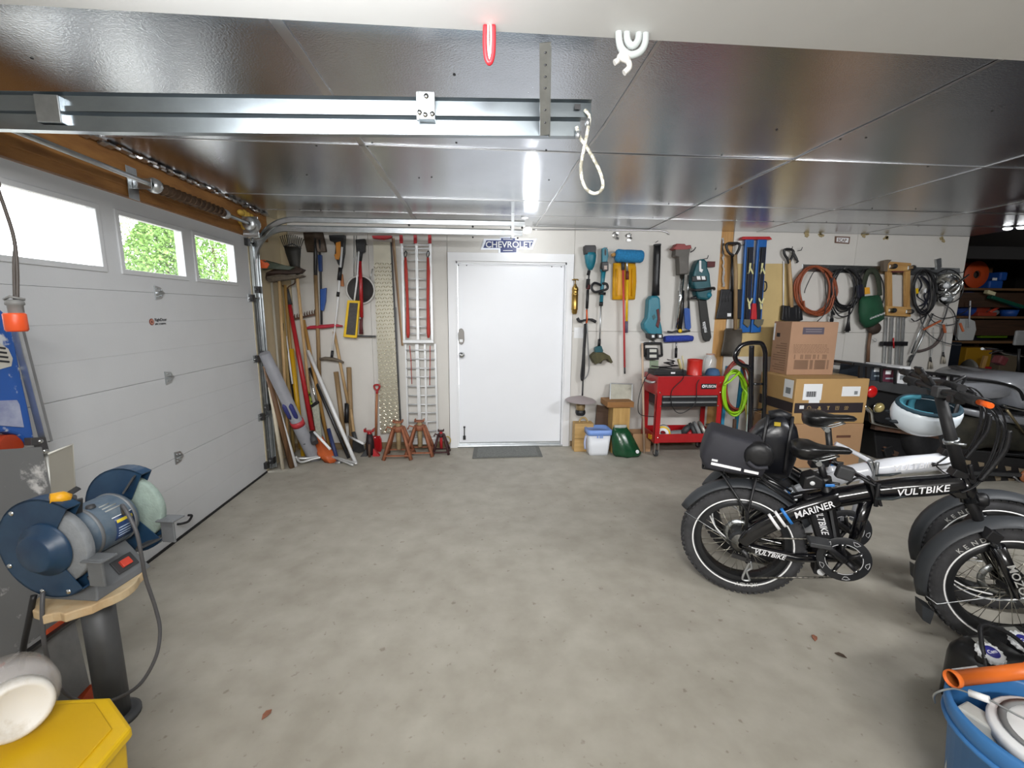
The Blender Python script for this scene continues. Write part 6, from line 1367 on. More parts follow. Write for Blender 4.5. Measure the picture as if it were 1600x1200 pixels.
# puck lamps in the next bay, plus an added fill light
for i, (px, py) in enumerate(((1574.5, 357), (1596, 355.5))):
    p_ = Fl(px, py, 2.395)
    t = thing('puck_lamp', ('round puck lamp glowing in the dark bay, nearer the wall end', 'round puck lamp glowing in the dark bay, farther from the wall end')[i], 'lamp', V((p_.x, p_.y, 2.41)), 'puck lamps in the dark bay')
    if i == 0: point('bay_fill_light', (7.6, 4.2, 2.30), 14, .05, (.97, .97, 1))  # unseen fill light added out of frame to brighten the shelves
    obj('lamp_housing', MB().lathe([(0, .0), (.05, .0), (.055, -.006), (.05, -.010), (0, -.010)], (p_.x, p_.y, 2.41), (0, 0, 1), 16), BLK, t)
    obj('lamp_lens', MB().ell(V((p_.x, p_.y, p_.z)), (.045, .03, .018), None, 14, 8), mat('lens_glow', '#ffffff', .5, emit=4), t)
# a dark header panel closing the next bay
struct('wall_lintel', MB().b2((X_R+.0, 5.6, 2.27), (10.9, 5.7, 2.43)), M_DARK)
# ---------------------------------------------------------------- trees outside the garage door windows
def leafy(n, label, base, h, rad, m, seed, cnt=5200, zlo=.25):
    t = thing(n, label, 'tree', base, 'trees outside the garage door'); rr = random.Random(seed); b = V(base)
    obj('trunk', MB().tube([b, b+V((.1, .05, h*.5)), b+V((0, .1, h*.85))], [rad*.07, rad*.05, rad*.02], 8), mat('bark', '#5b4a3a', .9), t)
    mb = MB()
    for k in range(cnt):
        u = rr.random(); z = zlo+(1-zlo)*u; R = rad*(math.sin(PI*min(1, (z-zlo)/(1-zlo)*.9+.1))**.6)*rr.random()**.4
        a = rr.uniform(0, 2*PI); c = b+V((R*math.cos(a), R*math.sin(a), z*h)); s = rr.uniform(.03, .085)
        d = V((rr.uniform(-1, 1), rr.uniform(-1, 1), rr.uniform(-1, 1))).normalized(); e = d.orthogonal().normalized()
        mb.add([c-d*s, c+e*s*.45, c+d*s, c-e*s*.45], [(0, 1, 2, 3)])
    o = obj('foliage', mb, m, t); o['kind'] = 'stuff'
LF1 = mat('leaf_green', '#7ba148', .6, hx2='#5c8238', scale=2)
LF2 = mat('leaf_pale', '#8c9a6c', .6, hx2='#69784f', scale=2)
leafy('leafy_tree', 'bright green bushy tree seen through the middle garage door window', (-9.0, 13.7, -.12), 4.3, .95, LF1, 1, 9000)
leafy('leafy_tree', 'pale airy tree seen behind the bright one through the middle window', (-14.0, 20.2, -.12), 7.0, 1.3, LF2, 2, 4200)
leafy('leafy_tree', 'yellow green tree seen through the window nearest the corner', (-8.0, 14.25, -.12), 5.6, .95, LF1, 3, 8000)
# ================================================================ FOLDING BICYCLES
BIKE_A, WB, WR = -.47, 1.09, .305
GBK = mat('frame_gloss_black', '#0d0d11', .2, coat=.7)
GWH = mat('frame_gloss_white', '#f0f3fa', .22, coat=.6)
TYR = mat('tyre_black', '#38383a', .85, var=.3, scale=16, bump=.4, bscale=70)
REF = mat('reflective_white', '#ffffff', .3)
TXT = mat('decal_white', '#f2f2f4', .35); TXB = mat('decal_blue', '#2f7fd0', .35)
SAD = mat('saddle_black', '#161617', .35, coat=.2)
BAGM = mat('bag_charcoal', '#2a2a31', .7, var=.15, scale=12, bump=.15)
BAGK = mat('bag_black', '#131316', .45, var=.2, scale=10, bump=.2)
FEN = mat('fender_black', '#383b3f', .5)
def ctext(n, s, size, org, xd, m, par, yoff, shear=0, sx=1.0):
    d = V((xd[0], 0, xd[1])).normalized(); return lettering(n, s, size, V((org[0], yoff, org[1])), d, V((-d.z, 0, d.x)), m, par, .0008, shear, sx)
def arc_text(n, s, size, c, r, a0, da, y, m, par, inward=False):
    for i, ch in enumerate(s):
        a = a0+da*i; rad = V((math.cos(a), 0, math.sin(a))); tan = V((-math.sin(a), 0, math.cos(a)))*(1 if da > 0 else -1)
        up = -rad if inward else rad
        lettering(n, ch, size, c+rad*r+V((0, y, 0))-tan*size*.3, tan, up, m, par, .0008)
def wheel(par, c, motor):
    c = V(c)
    tb = MB(); pr = [(.2345, -.042), (.247, -.049), (.27, -.051), (.288, -.044), (.299, -.028), (.3035, -.010), (.3035, .010), (.299, .028), (.288, .044), (.27, .051), (.247, .049), (.2345, .042)]
    tb.lathe(pr, c, (0, 1, 0), 56)
    tyre = obj('wheel', tb, TYR, par)
    kn = MB()
    for k in range(64):
        a = 2*PI*k/64
        for y, rr_ in ((-.036, .2935), (-.014, .303), (.014, .303), (.036, .2935)):
            aa = a+(.03 if abs(y) > .02 else 0); R_ = Matrix.Rotation(-aa, 3, 'Y')
            kn.box(c+V((math.cos(aa)*rr_, y, math.sin(aa)*rr_)), (.009, .012, .016), R_)
    o = obj('tread_knobs', kn, TYR, tyre); o['kind'] = 'stuff'
    for s in (-1, 1): obj('reflective_stripe', MB().tube(ring(c+V((0, s*.0475, 0)), (0, 1, 0), .2435, 64), .0042, 6, True), REF, tyre)
    obj('rim', MB().lathe([(.204, -.036), (.236, -.042), (.238, -.034), (.212, -.026), (.206, .0), (.212, .026), (.238, .034), (.236, .042), (.204, .036), (.199, 0), (.204, -.036)], c, (0, 1, 0), 48), mat('rim_dark', '#2a2b2d', .4, .4), tyre)
    hr = .062 if motor else .026
    obj('hub', MB().lathe([(.012, -.07), (.02, -.05), (hr, -.042), (hr, -.034), (hr*.9, -.03), (hr*.9, .03), (hr, .034), (hr, .042), (.02, .05), (.012, .07)], c, (0, 1, 0), 24), mat('hub_dark', '#3c3d3f', .45, .5), tyre)
    sp = MB()
    for k in range(32):
        a = 2*PI*k/32; s = -1 if k % 2 else 1; da = .35*(1 if (k//2) % 2 else -1)
        sp.tube([c+V((math.cos(a+da)*hr, s*.036, math.sin(a+da)*hr)), c+V((math.cos(a)*.203, s*.008, math.sin(a)*.203))], .0014, 5)
    o = obj('spokes', sp, mat('spoke_steel', '#b5b1a4', .3, .9), tyre); o['kind'] = 'stuff'
    obj('brake_disc', MB().lathe([(.055, 0), (.085, .0), (.085, .003), (.055, .003), (.055, 0)], c+V((0, .056, 0)), (0, 1, 0), 32), STL, tyre)
    return tyre
def fender(par, c, r, a0, a1, n=18, wd=.055):
    secs = []
    for k in range(n+1):
        a = a0+(a1-a0)*k/n; d = V((math.cos(a), 0, math.sin(a))); e = .6+.4*min(1, k/2, (n-k)/2)
        row = [V(c)+d*(r-.030*(q*q))+V((0, q*wd*e, 0)) for q in (-1, -.8, -.4, 0, .4, .8, 1)]
        row += [p-d*.003 for p in row[::-1]]
        secs.append(row)
    return obj('fender', MB().loft(secs), FEN, par)
def bike(label, base, fm, dseat, dark, bag, group='folding bicycles'):
    t = thing('folding_bicycle', label, 'bicycle', base, group, BIKE_A)
    L = lambda x, z, y=0: V((x, y, z))
    rh, fh = V((0, 0, WR)), V((WB, 0, WR))
    w1 = wheel(t, rh, True); w2 = wheel(t, fh, False)
    arc_text('tyre_lettering', 'KENDA', .030, rh, .250, 1.62*PI, -.095, -.0515, mat('decal_grey', '#b9b9b6', .5), w1, True)
    arc_text('tyre_lettering', 'KENDA', .030, fh, .254, .80*PI, -.125, -.0515, mat('decal_grey', '#b9b9b6', .5), w2)
    for (c, a) in ((rh, 2.6), (fh, 3.25)):      # white reflector band clipped to the spokes on the far side
        pts = [c+V((.19*math.cos(a), .02, .19*math.sin(a))), c+V((.13*math.cos(a+.30), .02, .13*math.sin(a+.30))), c+V((.07*math.cos(a+.9), .02, .07*math.sin(a+.9)))]
        obj('spoke_reflector', MB().tube(cr(pts, 5), .004, 6), REF, w1 if c is rh else w2)
    # frame
    obj('main_tube', MB().tube(cr([L(.30, .572), L(.36, .598), L(.45, .635), L(.53, .668)], 5), [.044, .046, .048, .049, .049, .049, .049, .049, .048, .048, .048, .047, .047, .046, .046, .046], 16), fm, t)
    for s in (1, -1):
        fr = obj('swing_arm', MB().tube(cr([L(.0, .315, s*.080), L(.05, .388, s*.078), L(.15, .476, s*.075), L(.26, .550, s*.066), L(.37, .603, s*.040), L(.42, .623, s*.01)], 5), [.014, .017, .019, .021, .022, .023, .0235]+[.024]*19, 14, flat=1.75), fm, t)
    obj('main_tube', MB().tube(cr([L(.555, .678), L(.66, .712), L(.78, .744), L(.865, .772)], 5), [.046, .047, .047, .048, .048, .048, .048, .048, .048, .047, .047, .046, .046, .045, .044, .042], 16), fm, t)
    hg = obj('frame_hinge', MB().box(L(.537, .672), (.012, .105, .12), Matrix.Rotation(-.32, 3, 'Y')).box(L(.552, .677), (.012, .105, .12), Matrix.Rotation(-.32, 3, 'Y')).tube([L(.545, .62, -.06), L(.545, .735, -.06)], .009, 8), BLK if dark else ALU, t, .002)
    obj('hinge_lever', MB().tube([L(.54, .66, -.064), L(.60, .672, -.066), L(.65, .690, -.062)], [.012, .014, .006], 8, flat=.5), mat('lever_grey', '#343a3c', .4, .5), hg)
    if dark:
        for i, m_ in enumerate((TXT, TXT, TXB)):
            x = .135+.026*i; z = .466+.020*i; d = V((.80, 0, .60)); r_ = .0505
            y_ = -.0765+.001*i; obj('frame_stripe', MB().tube([L(x, z, y_)-d*.007, L(x, z, y_+.001)+d*.007], .0272, 16, flat=1.75), m_, fr)
        xd_ = V((.87, .12, .455)).normalized(); yd_ = V((-.455, 0, .87)); lettering('frame_lettering', 'MARINER', .046, V((.222, -.1005, .512)), xd_, (yd_-xd_*yd_.dot(xd_)), TXT, fr, .0008, .1, .95)
        ctext('frame_lettering', 'VULTBIKE', .044, (.622, .682), (.96, .29), TXT, fr, -.0505, .3, 1.0)
    else:
        for i, m_ in enumerate((GRY, TXB, GRY)):
            x = .135+.026*i; z = .466+.020*i; d = V((.80, 0, .60)); y_ = -.0765+.001*i; obj('frame_stripe', MB().tube([L(x, z, y_)-d*.007, L(x, z, y_+.001)+d*.007], .0272, 16, flat=1.75), m_, fr)
        ctext('frame_lettering', 'VULTBIKE', .044, (.622, .690), (.96, .29), mat('decal_silver', '#f4f4f6', .3), fr, -.0505, .3, 1.0)
    for s in (-1, 1):
        cs = obj('chain_stay', MB().tube([L(.0, .305, s*.070), L(.05, .297, s*.068), L(.25, .285, s*.062), L(.43, .315, s*.035)], [.016, .024, .024, .024], 10), GBK if dark else fm, t)
        if s < 0: ctext('stay_lettering', 'VULTBIKE', .034, (.055, .284), (1, -.06), TXT, cs, -.0925, .3, .95)
    obj('down_strut', MB().tube([L(.528, .640), L(.497, .36)], [.028, .025], 12), fm, t)
    obj('top_brace', MB().tube(cr([L(.36, .80), L(.42, .775), L(.50, .735), L(.54, .712)], 4), .012, 10), fm, t)
    obj('seat_tube', MB().tube([L(.44, .335), L(.372, .60), L(.345, .70)], .024, 12), fm if not dark else BLK, t)
    obj('seat_post', MB().tube([L(.352, .68), L(.315, .80+dseat)], .0165, 12), BLK if dark else DST, t)
    obj('seat_clamp', MB().tube([L(.352, .685), L(.344, .715)], .029, 12).tube([L(.35, .70, -.03), L(.395, .705, -.055)], .007, 8), DST, t)
    # saddle
    zs = .865+dseat; secs = []
    for x, hw, top, bot in ((.185, .02, -.01, -.035), (.195, .075, .012, -.055), (.225, .098, .030, -.068), (.265, .095, .030, -.070), (.305, .07, .014, -.056), (.345, .045, .008, -.03), (.40, .033, .014, -.022), (.43, .026, .010, -.02), (.442, .01, 0, -.012)):
        secs.append([V((x, hw*math.cos(q), zs+(top if math.sin(q) >= 0 else -bot)*math.sin(q)*1.0)) for q in [2*PI*k/16 for k in range(16)]])
    sd = obj('saddle', MB().loft(secs), SAD, t)
    obj('saddle_rails', MB().tube(cr([L(.235, zs-.045, -.03), L(.30, zs-.065, -.025), L(.39, zs-.03, -.015)], 4), .005, 6).tube(cr([L(.235, zs-.045, .03), L(.30, zs-.065, .025), L(.39, zs-.03, .015)], 4), .005, 6).tube([L(.305, zs-.075, -.04), L(.305, zs-.075, .04)], .014, 8), STL, sd)
    # battery and controller
    bt = obj('battery', MB().prism([L(.262, .60, -.045), L(.335, .635, -.045), L(.425, .36, -.045), L(.36, .33, -.045)], (0, .09, 0)), mat('battery_black', '#1d1d20', .5), t, .012)
    obj('battery_rib', MB().bar(L(.365, .60, -.047), L(.415, .40, -.047), .012, .006, (0, 1, 0)), DGR, bt)
    ctext('battery_lettering', 'VULTBIKE', .042, (.302, .575), (.33, -.944), TXT, bt, -.0465, .25, .85)
    cb = obj('controller_box', MB().prism([L(.245, .648, -.05), L(.25, .715, -.05), L(.29, .735, -.05), L(.335, .715, -.05), L(.335, .668, -.05)], (0, .10, 0)), BLK, t, .010)
    obj('button', MB().lathe([(.011, 0), (.010, .003), (0, .004)], L(.285, .69, -.051), (0, -1, 0), 14), LABEL, cb)
    obj('blue_latch', MB().box(L(.358, .692, -.052), (.04, .008, .014), Matrix.Rotation(-.15, 3, 'Y')), TXB, cb, .003)
    obj('motor_box', MB().prism([L(.335, .325, -.04), L(.395, .325, -.04), L(.405, .20, -.04), L(.34, .20, -.04)], (0, .08, 0)), BLK, t, .01)
    obj('oval_badge', MB().lathe([(.018, 0), (.017, .001), (0, .0012)], L(.372, .222, -.041), (0, -1, 0), 16), LABEL, t)
    # drivetrain on the near side
    bb = V((.445, 0, .333)); yc = -.082
    cr_ = obj('chainring', MB().lathe([(.078, -.002), (.112, -.002), (.115, 0), (.112, .003), (.078, .003), (.078, -.002)], bb+V((0, yc, 0)), (0, 1, 0), 40), mat('guard_black', '#26272a', .4), t)
    sp = MB()
    for k in range(5):
        a = 2*PI*k/5+.5; sp.tube([bb+V((.02*math.cos(a), yc+.004, .02*math.sin(a))), bb+V((.085*math.cos(a), yc, .085*math.sin(a)))], [.012, .008], 6)
    obj('spider', sp, BLK, cr_)
    for k in range(5):
        a = 2*PI*k/5+.5; obj('chainring_bolt', MB().lathe([(.006, 0), (.006, .003), (0, .004)], bb+V((.074*math.cos(a), yc-.004, .074*math.sin(a))), (0, -1, 0), 8), CHR, cr_)
        a += .63; tri = [bb+V((q*math.cos(a+w_), yc-.0035, q*math.sin(a+w_))) for q, w_ in ((.104, -.16), (.106, 0), (.104, .16), (.090, .05), (.090, -.08))]
        obj('silver_outline', MB().tube(tri, .0014, 5, True), mat('outline_silver', '#d5d6d8', .3), cr_)
        ar = ring(bb+V((0, yc-.003, 0)), (0, 1, 0), .078, 10, a-.45, a+.45); ar = [bb+V((.078*math.cos(a-.42+.84*q/10), yc-.003, .078*math.sin(a-.42+.84*q/10))) for q in range(11)]
        obj('silver_outline', MB().tube(ar, .0016, 5), MATS['outline_silver'], cr_)
    for sgn, y in ((-1, -.105), (1, .085)):
        d = V((-.79, 0, .61))*(-sgn); e = bb+V((0, y, 0))+d*.165
        ck = obj('crank_arm', MB().tube([bb+V((0, y*.75, 0)), bb+V((0, y, 0))+d*.01, e], [.018, .017, .012], 10), BLK, t)
        p_ = e+V((0, -.055 if y < 0 else .055, 0))
        obj('pedal', MB().box(p_, (.085, .085, .022), Matrix.Rotation(.0 if y < 0 else -.9, 3, 'Y')), DGR, ck, .004)
    obj('bottom_bracket', MB().tube([bb+V((0, -.08, 0)), bb+V((0, .08, 0))], .024, 14), BLK, t)
    CHN = mat('chain_steel', '#8f8c84', .4, .8, hx2='#55534e', scale=90, thr=(.45, .55))
    yk = -.062
    obj('chain', MB().tube([L(.0, .345, yk), L(.445, .430, yc+.008)], .0045, 6).tube([L(.045, .118, yk), L(.445, .232, yc+.008)], .0045, 6), CHN, t)
    obj('cassette', MB().lathe([(.018, -.02), (.028, -.02), (.028, -.012), (.036, -.012), (.036, -.004), (.044, -.004), (.044, .004), (.05, .004), (.05, .012), (.02, .012)], rh+V((0, -.058, 0)), (0, 1, 0), 24), mat('cassette_steel', '#77756f', .4, .8), t)
    dr = obj('derailleur', MB().tube([L(.0, .285, -.085), L(.03, .255, -.085), L(.03, .235, -.085)], .012, 8).box(L(.0, .24, -.085), (.09, .02, .022), Matrix.Rotation(.15, 3, 'Y')), DST, t)
    obj('derailleur_cage', MB().tube(cr([L(.045, .225, -.080), L(.028, .17, -.080), L(.018, .115, -.080), L(.05, .115, -.080), L(.045, .135, -.08), L(.035, .165, -.080), L(.055, .19, -.08), L(.045, .225, -.080)], 4), .006, 6), ALU, dr)
    for x, z in ((.04, .215), (.034, .128)): obj('jockey_wheel', MB().lathe([(.0, -.004), (.017, -.003), (.019, 0), (.017, .003), (0, .004)], L(x, z, yk), (0, 1, 0), 14), BLK, dr)
    # rear fender, rack
    f1 = fender(t, rh, .345, 2.72, .45)
    obj('fender_stay', MB().tube([L(-.29, .425, -.045), L(-.02, .30, -.075)], .0022, 6), STL, f1)
    rk = obj('rear_rack', MB().tube([L(-.22, .70, -.065), L(.06, .69, -.065)], .006, 8).tube([L(-.22, .70, .065), L(.06, .69, .065)], .006, 8).tube([L(-.22, .70, -.065), L(-.22, .70, .065)], .006, 8).tube([L(.06, .69, -.065), L(.06, .69, .065)], .006, 8).tube([L(-.08, .695, -.065), L(-.08, .695, .065)], .006, 8), BLK, t)
    for s in (-1, 1):
        obj('rack_leg', MB().tube([L(-.135, .698, s*.068), L(.005, .50, s*.082), L(.012, .40, s*.085)], .0065, 8).tube([L(.035, .69, s*.068), L(.012, .50, s*.084), L(.012, .40, s*.085)], .0065, 8), BLK, rk)
        obj('rack_stay', MB().tube([L(.05, .69, s*.06), L(.22, .595, s*.05)], .0065, 8).tube([L(.05, .672, s*.05), L(.215, .57, s*.046)], .0055, 8), BLK, rk)
        obj('rack_bolt', MB().lathe([(.009, -.004), (.009, .004), (0, .006)], L(.222, .592, s*.056), (0, s, 0), 8), STL, rk)
    # head, post, fork
    hd = obj('head_tube', MB().tube([L(.905, .690), L(.862, .80)], [.036, .032], 14), fm, t)
    obj('head_gusset', MB().prism([L(.79, .735, -.03), L(.87, .775, -.03), L(.90, .70, -.03), L(.84, .70, -.03)], (0, .06, 0)), fm, hd, .008)
    ph = obj('handle_post', MB().tube([L(.858, .815), L(.803, .965), L(.738, 1.165)], [.0255, .0235, .0215], 14), BKM if 'BKM' in globals() else BLK, t)
    obj('post_hinge', MB().box(L(.860, .806), (.085, .06, .035), Matrix.Rotation(.35, 3, 'Y')).tube([L(.885, .80, -.035), L(.862, .87, -.045)], .008, 8), BLK, ph, .004)
    obj('post_clamp', MB().tube([L(.808, .95), L(.802, .968)], .030, 14).tube([L(.80, .957, -.028), L(.84, .955, -.04)], .007, 8), STL, ph)
    fk = obj('fork', MB().tube([L(.905, .69), L(.955, .585)], .021, 12).box(L(.965, .565), (.05, .19, .045), Matrix.Rotation(.43, 3, 'Y')), BLK, t, .004)
    for s in (-1, 1):
        obj('fork_stanchion', MB().tube([L(.965, .56, s*.078), L(1.0, .49, s*.078)], .0165, 12), mat('stanchion', '#4b4d50', .25, .8), fk)
        lg_ = obj('fork_leg', MB().tube([L(.985, .525, s*.078), L(1.06, .375, s*.078), L(1.085, .305, s*.076)], [.027, .025, .022], 12), GBK, fk)
        if s < 0: ctext('fork_lettering', 'MOZO', .040, (1.013, .452), (.45, -.893), mat('decal_grey', '#b9b9b6', .5), fk, -.1065, 0, 1.15)
    obj('axle', MB().tube([L(WB, WR, -.105), L(WB, WR, .105)], .010, 8), STL, fk)
    f2 = fender(t, fh, .338, 3.50, 1.0)
    obj('fender_stay', MB().tube([L(.79, .21, -.05), L(.83, .185, -.06), L(.98, .275, -.085), L(1.07, .29, -.10)], .0024, 6), STL, f2)
    obj('fender_flap', MB().prism([L(.785, .155, -.04), L(.835, .13, -.04), L(.83, .06, -.035), L(.80, .075, -.035)], (0, .075, 0)), FEN, f2)
    # handlebar
    hb_ = obj('handlebar', MB().tube(cr([L(.725, 1.195, -.31), L(.728, 1.195, -.12), L(.738, 1.185, -.04), L(.738, 1.185, .04), L(.728, 1.195, .12), L(.725, 1.195, .31)], 4), .0145, 10), BLK, t)
    for s in (-1, 1):
        obj('grip', MB().tube([L(.725, 1.195, s*.19), L(.725, 1.195, s*.32)], .019, 12), RUB, hb_)
        obj('brake_lever', MB().tube(cr([L(.735, 1.195, s*.17), L(.78, 1.18, s*.19), L(.79, 1.17, s*.28)], 4), .007, 8).box(L(.742, 1.192, s*.165), (.045, .035, .03)), BLK, hb_)
    obj('bar_clamp', MB().box(L(.738, 1.182), (.05, .06, .05)), DGR, hb_, .006)
    dp = obj('display', MB().box(L(.715, 1.225, .075), (.015, .085, .055), Matrix.Rotation(-.6, 3, 'Y')), BLK, hb_, .006)
    obj('bell', MB().ell(L(.73, 1.225, .135), (.022, .022, .02), None, 12, 8), DST, hb_)
    obj('shifter', MB().box(L(.735, 1.175, -.14), (.05, .05, .04)), BLK, hb_, .008)
    hl = obj('headlight', MB().lathe([(0, -.03), (.025, -.025), (.032, .02), (.028, .03), (0, .032)], L(.93, .70), (1, 0, .1), 16), BLK, t)
    cb_ = MB()
    for s, k in ((-1, 0), (1, 1), (-1, 2), (1, 3)):
        cb_.tube(cr([L(.75, 1.185, s*(.13+.012*k)), L(.86, 1.17, s*(.12-.03*k)), L(.95, 1.06, -.05+.02*k), L(.945, .90, -.045+.015*k), L(.90, .78, -.04+.01*k), L(.85, .735, -.045)], 6), .0038, 6)
    obj('control_cables', cb_, BLK, hb_)
    obj('spiral_wrap', MB().tube(cr([L(.965, 1.04, -.05), L(.965, .96, -.05), L(.94, .88, -.045), L(.905, .80, -.045)], 8), [.011 if k % 2 else .0085 for k in range(25)], 8), BLK, hb_)
    if dark:
        obj('orange_grip_end', MB().tube([L(.725, 1.195, -.325), L(.725, 1.195, -.40)], .011, 10), mat('reflector_orange', '#ff6a1e', .3), hb_)
        obj('frame_cables', MB().tube(cr([L(.43, .70, -.03), L(.47, .745, -.04), L(.53, .72, -.05), L(.60, .72, -.05)], 5), .005, 6), BLK, t)
        obj('folded_light', MB().box(L(.41, .765, -.05), (.07, .05, .065), Matrix.Rotation(.2, 3, 'Y')), DGR, t, .01)
    else:
        obj('frame_cables', MB().tube(cr([L(.79, .755, -.052), L(.83, .80, -.05), L(.86, .83, -.03)], 4), .004, 6).tube(cr([L(.79, .75, -.052), L(.84, .765, -.05), L(.88, .785, -.03)], 4), .004, 6).tube(cr([L(.79, .75, -.052), L(.83, .715, -.05), L(.875, .70, -.035)], 4), .003, 6).tube([L(.775, .752, -.054), L(.80, .756, -.053)], [.012, .006], 8), BLK, t)
    return t
b1_ = bike('black folding fat tyre electric bicycle parked nearest, with white reflective rings', (1.43, 2.15, 0), GBK, 0.0, True, True)
n_ = V((-math.sin(BIKE_A), math.cos(BIKE_A), 0)); d_ = V((math.cos(BIKE_A), math.sin(BIKE_A), 0))
B2 = V((1.43, 2.15, 0))+n_*.38+d_*.11
b2_ = bike('white folding electric bicycle parked close behind the black one', tuple(B2), GWH, .09, False, False)
# bags on the racks, things of their own
t = thing('rack_bag', 'charcoal rack bag with white reflective stripe strapped on the black bicycle', 'bag', (1.43, 2.15, .70), None, BIKE_A)
t.location = V((1.43, 2.15, 0)); L = lambda x, z, y=0: V((x, y, z))
ol = [(-.215, .715), (-.24, .77), (-.232, .82), (-.21, .905), (-.19, .925), (-.155, .92), (-.10, .905), (.0, .885), (.055, .87), (.07, .83), (.075, .76), (.06, .705), (-.06, .705), (-.19, .71)]
cx0, cz0 = -.085, .80
def inset(k, dz=0): return [(cx0+(x-cx0)*k, cz0+(z-cz0)*k) for x, z in ol]
secs = [[L(x, z, y) for x, z in inset(k)] for k, y in ((.80, -.125), (.95, -.115), (1, -.085), (1, 0), (1, .085), (.95, .115), (.80, .125))]
bg = obj('bag_body', MB().loft(secs), BAGM, t)
def bagstripe(x0, z0, x1, z1, w_): return MB().bar(L(x0, z0, -.1275), L(x1, z1, -.1275), w_, .006, (0, 1, 0))
obj('reflective_stripe', bagstripe(-.185, .752, -.045, .738, .013), REF, t); obj('reflective_stripe', bagstripe(-.030, .736, .035, .730, .013), REF, t)
obj('maker_tag', bagstripe(-.183, .772, -.155, .769, .010), LABEL, t)
obj('side_pouch', MB().lathe([(.07, -.02), (.068, .012), (.055, .026), (.03, .03), (0, .031)], L(.03, .82, -.115), (0, -1, 0), 22), BAGK, t)
obj('pouch_flap', MB().tube(cr([L(-.02, .79, -.145), L(.02, .765, -.15), L(.07, .772, -.145)], 4), .010, 8), BAGM, t)
obj('zip_seam', MB().tube(cr([L(-.225, .80, -.10), L(-.18, .90, -.105), L(-.1, .885, -.11), L(.0, .865, -.11)], 4), .003, 6), BLK, t)
obj('strap', MB().bar(L(-.12, .70, -.07), L(-.12, .735, -.12), .03, .005, (1, 0, 0)).bar(L(-.038, .70, -.07), L(-.038, .75, -.12), .02, .005, (1, 0, 0)), BLK, t)
t = thing('pannier_bag', 'glossy black roll top pannier bag on the white bicycle rack', 'bag', (0, 0, 0), None, BIKE_A)
t.location = B2
secs = []
for z, x0, x1, w_ in ((.60, -.02, .10, .05), (.64, -.08, .13, .08), (.74, -.095, .15, .09), (.84, -.09, .155, .09), (.90, -.05, .14, .08), (.945, .0, .10, .05), (.955, .02, .085, .03)):
    secs.append([V(((x0+x1)/2+(x1-x0)/2*math.copysign(abs(math.cos(q))**.6, math.cos(q)), -.13+w_*math.copysign(abs(math.sin(q))**.6, math.sin(q)), z+.01*math.sin(3*q))) for q in [2*PI*k/20 for k in range(20)]])
obj('bag_body', MB().loft(secs), mat('bag_gloss_black', '#15161b', .3, var=.2, scale=8, bump=.25), t)
obj('roll_top', MB().tube([V((-.0, -.13, .955)), V((.05, -.13, .965)), V((.10, -.13, .95))], [.028, .034, .028], 10), BAGK, t)
for x in (-.03, .09): obj('strap', MB().tube(cr([V((x, -.225, .66)), V((x, -.228, .80)), V((x+.01, -.205, .91)), V((x+.02, -.15, .965))], 4), .009, 6, flat=.3), BLK, t)
obj('buckle', MB().box(V((.03, -.222, .93)), (.03, .012, .02)), mat('buckle_yellow', '#b59b25', .5), t)
obj('hook_bar', MB().tube([V((-.06, -.06, .86)), V((.13, -.06, .86))], .008, 8), BLK, t)
# helmet on the handlebar
hp = V((1.43, 2.15, 0))+d_*.80+n_*.16
ct = At(1446, 645, hp.y+.05)
t = thing('cycling_helmet', 'white helmet with teal lining hanging upside down from the handlebars', 'helmet', ct)
hd_ = (V((.89, -.45, -.02))).normalized(); sd_ = V((.42, .86, -.30)).normalized(); sd_ = (sd_-hd_*sd_.dot(hd_)).normalized(); up_ = hd_.cross(sd_)
RM = Matrix((hd_, sd_, up_)).transposed()
def hs(a, b, k): return ct+RM @ V((.138*k*math.sin(b)*math.cos(a), .105*k*math.sin(b)*math.sin(a), .125*k*math.cos(b)))
vs = []; nu = 24; nv = 8
openv = -1
mbh = MB()
op = V((-.30, -.88, .36)).normalized()
for k, rev in ((1.0, 0), (.86, 1)):
    rows = []
    for j in range(nv+1):
        b = 1.2+(PI-1.2)*j/nv; rows.append([hs(2*PI*i/nu, b, k) for i in range(nu)])
    base = len(mbh.v); mbh.v += [p for r in rows for p in r]
    for j in range(nv):
        for i in range(nu): f = [base+j*nu+i, base+j*nu+(i+1) % nu, base+(j+1)*nu+(i+1) % nu, base+(j+1)*nu+i]; mbh.f.append(f); mbh.sm.append(True)
n0 = (nv+1)*nu
for i in range(nu): mbh.f.append([i, (i+1) % nu, n0+(i+1) % nu, n0+i]); mbh.sm.append(True)
# tip the opening towards the viewer
tip = Matrix.Rotation(.68, 3, hd_)
if (tip @ up_).dot(CAMP-ct) < up_.dot(CAMP-ct): tip = Matrix.Rotation(-.68, 3, hd_)
def TP(p): return ct+tip @ (p-ct)
mbh.v = [TP(p) for p in mbh.v]
obj('shell', mbh, mat('helmet_white', '#e3ecf4', .3, coat=.4), t)
ln = MB()
for k in range(6):
    a = -1.25+k*.5+PI
    obj('lining_pad', MB().tube(cr([TP(hs(a, 1.22, .84)), TP(hs(a, 1.6, .78)), TP(hs(a, 2.1, .74)), TP(hs(a, 2.6, .72))], 4), .017, 8, flat=.6), mat('teal_lining', '#4f9cb0', .8), t)
obj('teal_band', MB().tube([TP(hs(PI-1.5+3.0*i/14, 1.2, .86)) for i in range(15)], .013, 8), MATS['teal_lining'], t)
obj('lining_rim', MB().tube([TP(hs(2*PI*i/28, 1.2, .93)) for i in range(28)], .011, 8, True), mat('lining_dark', '#26404d', .8), t)
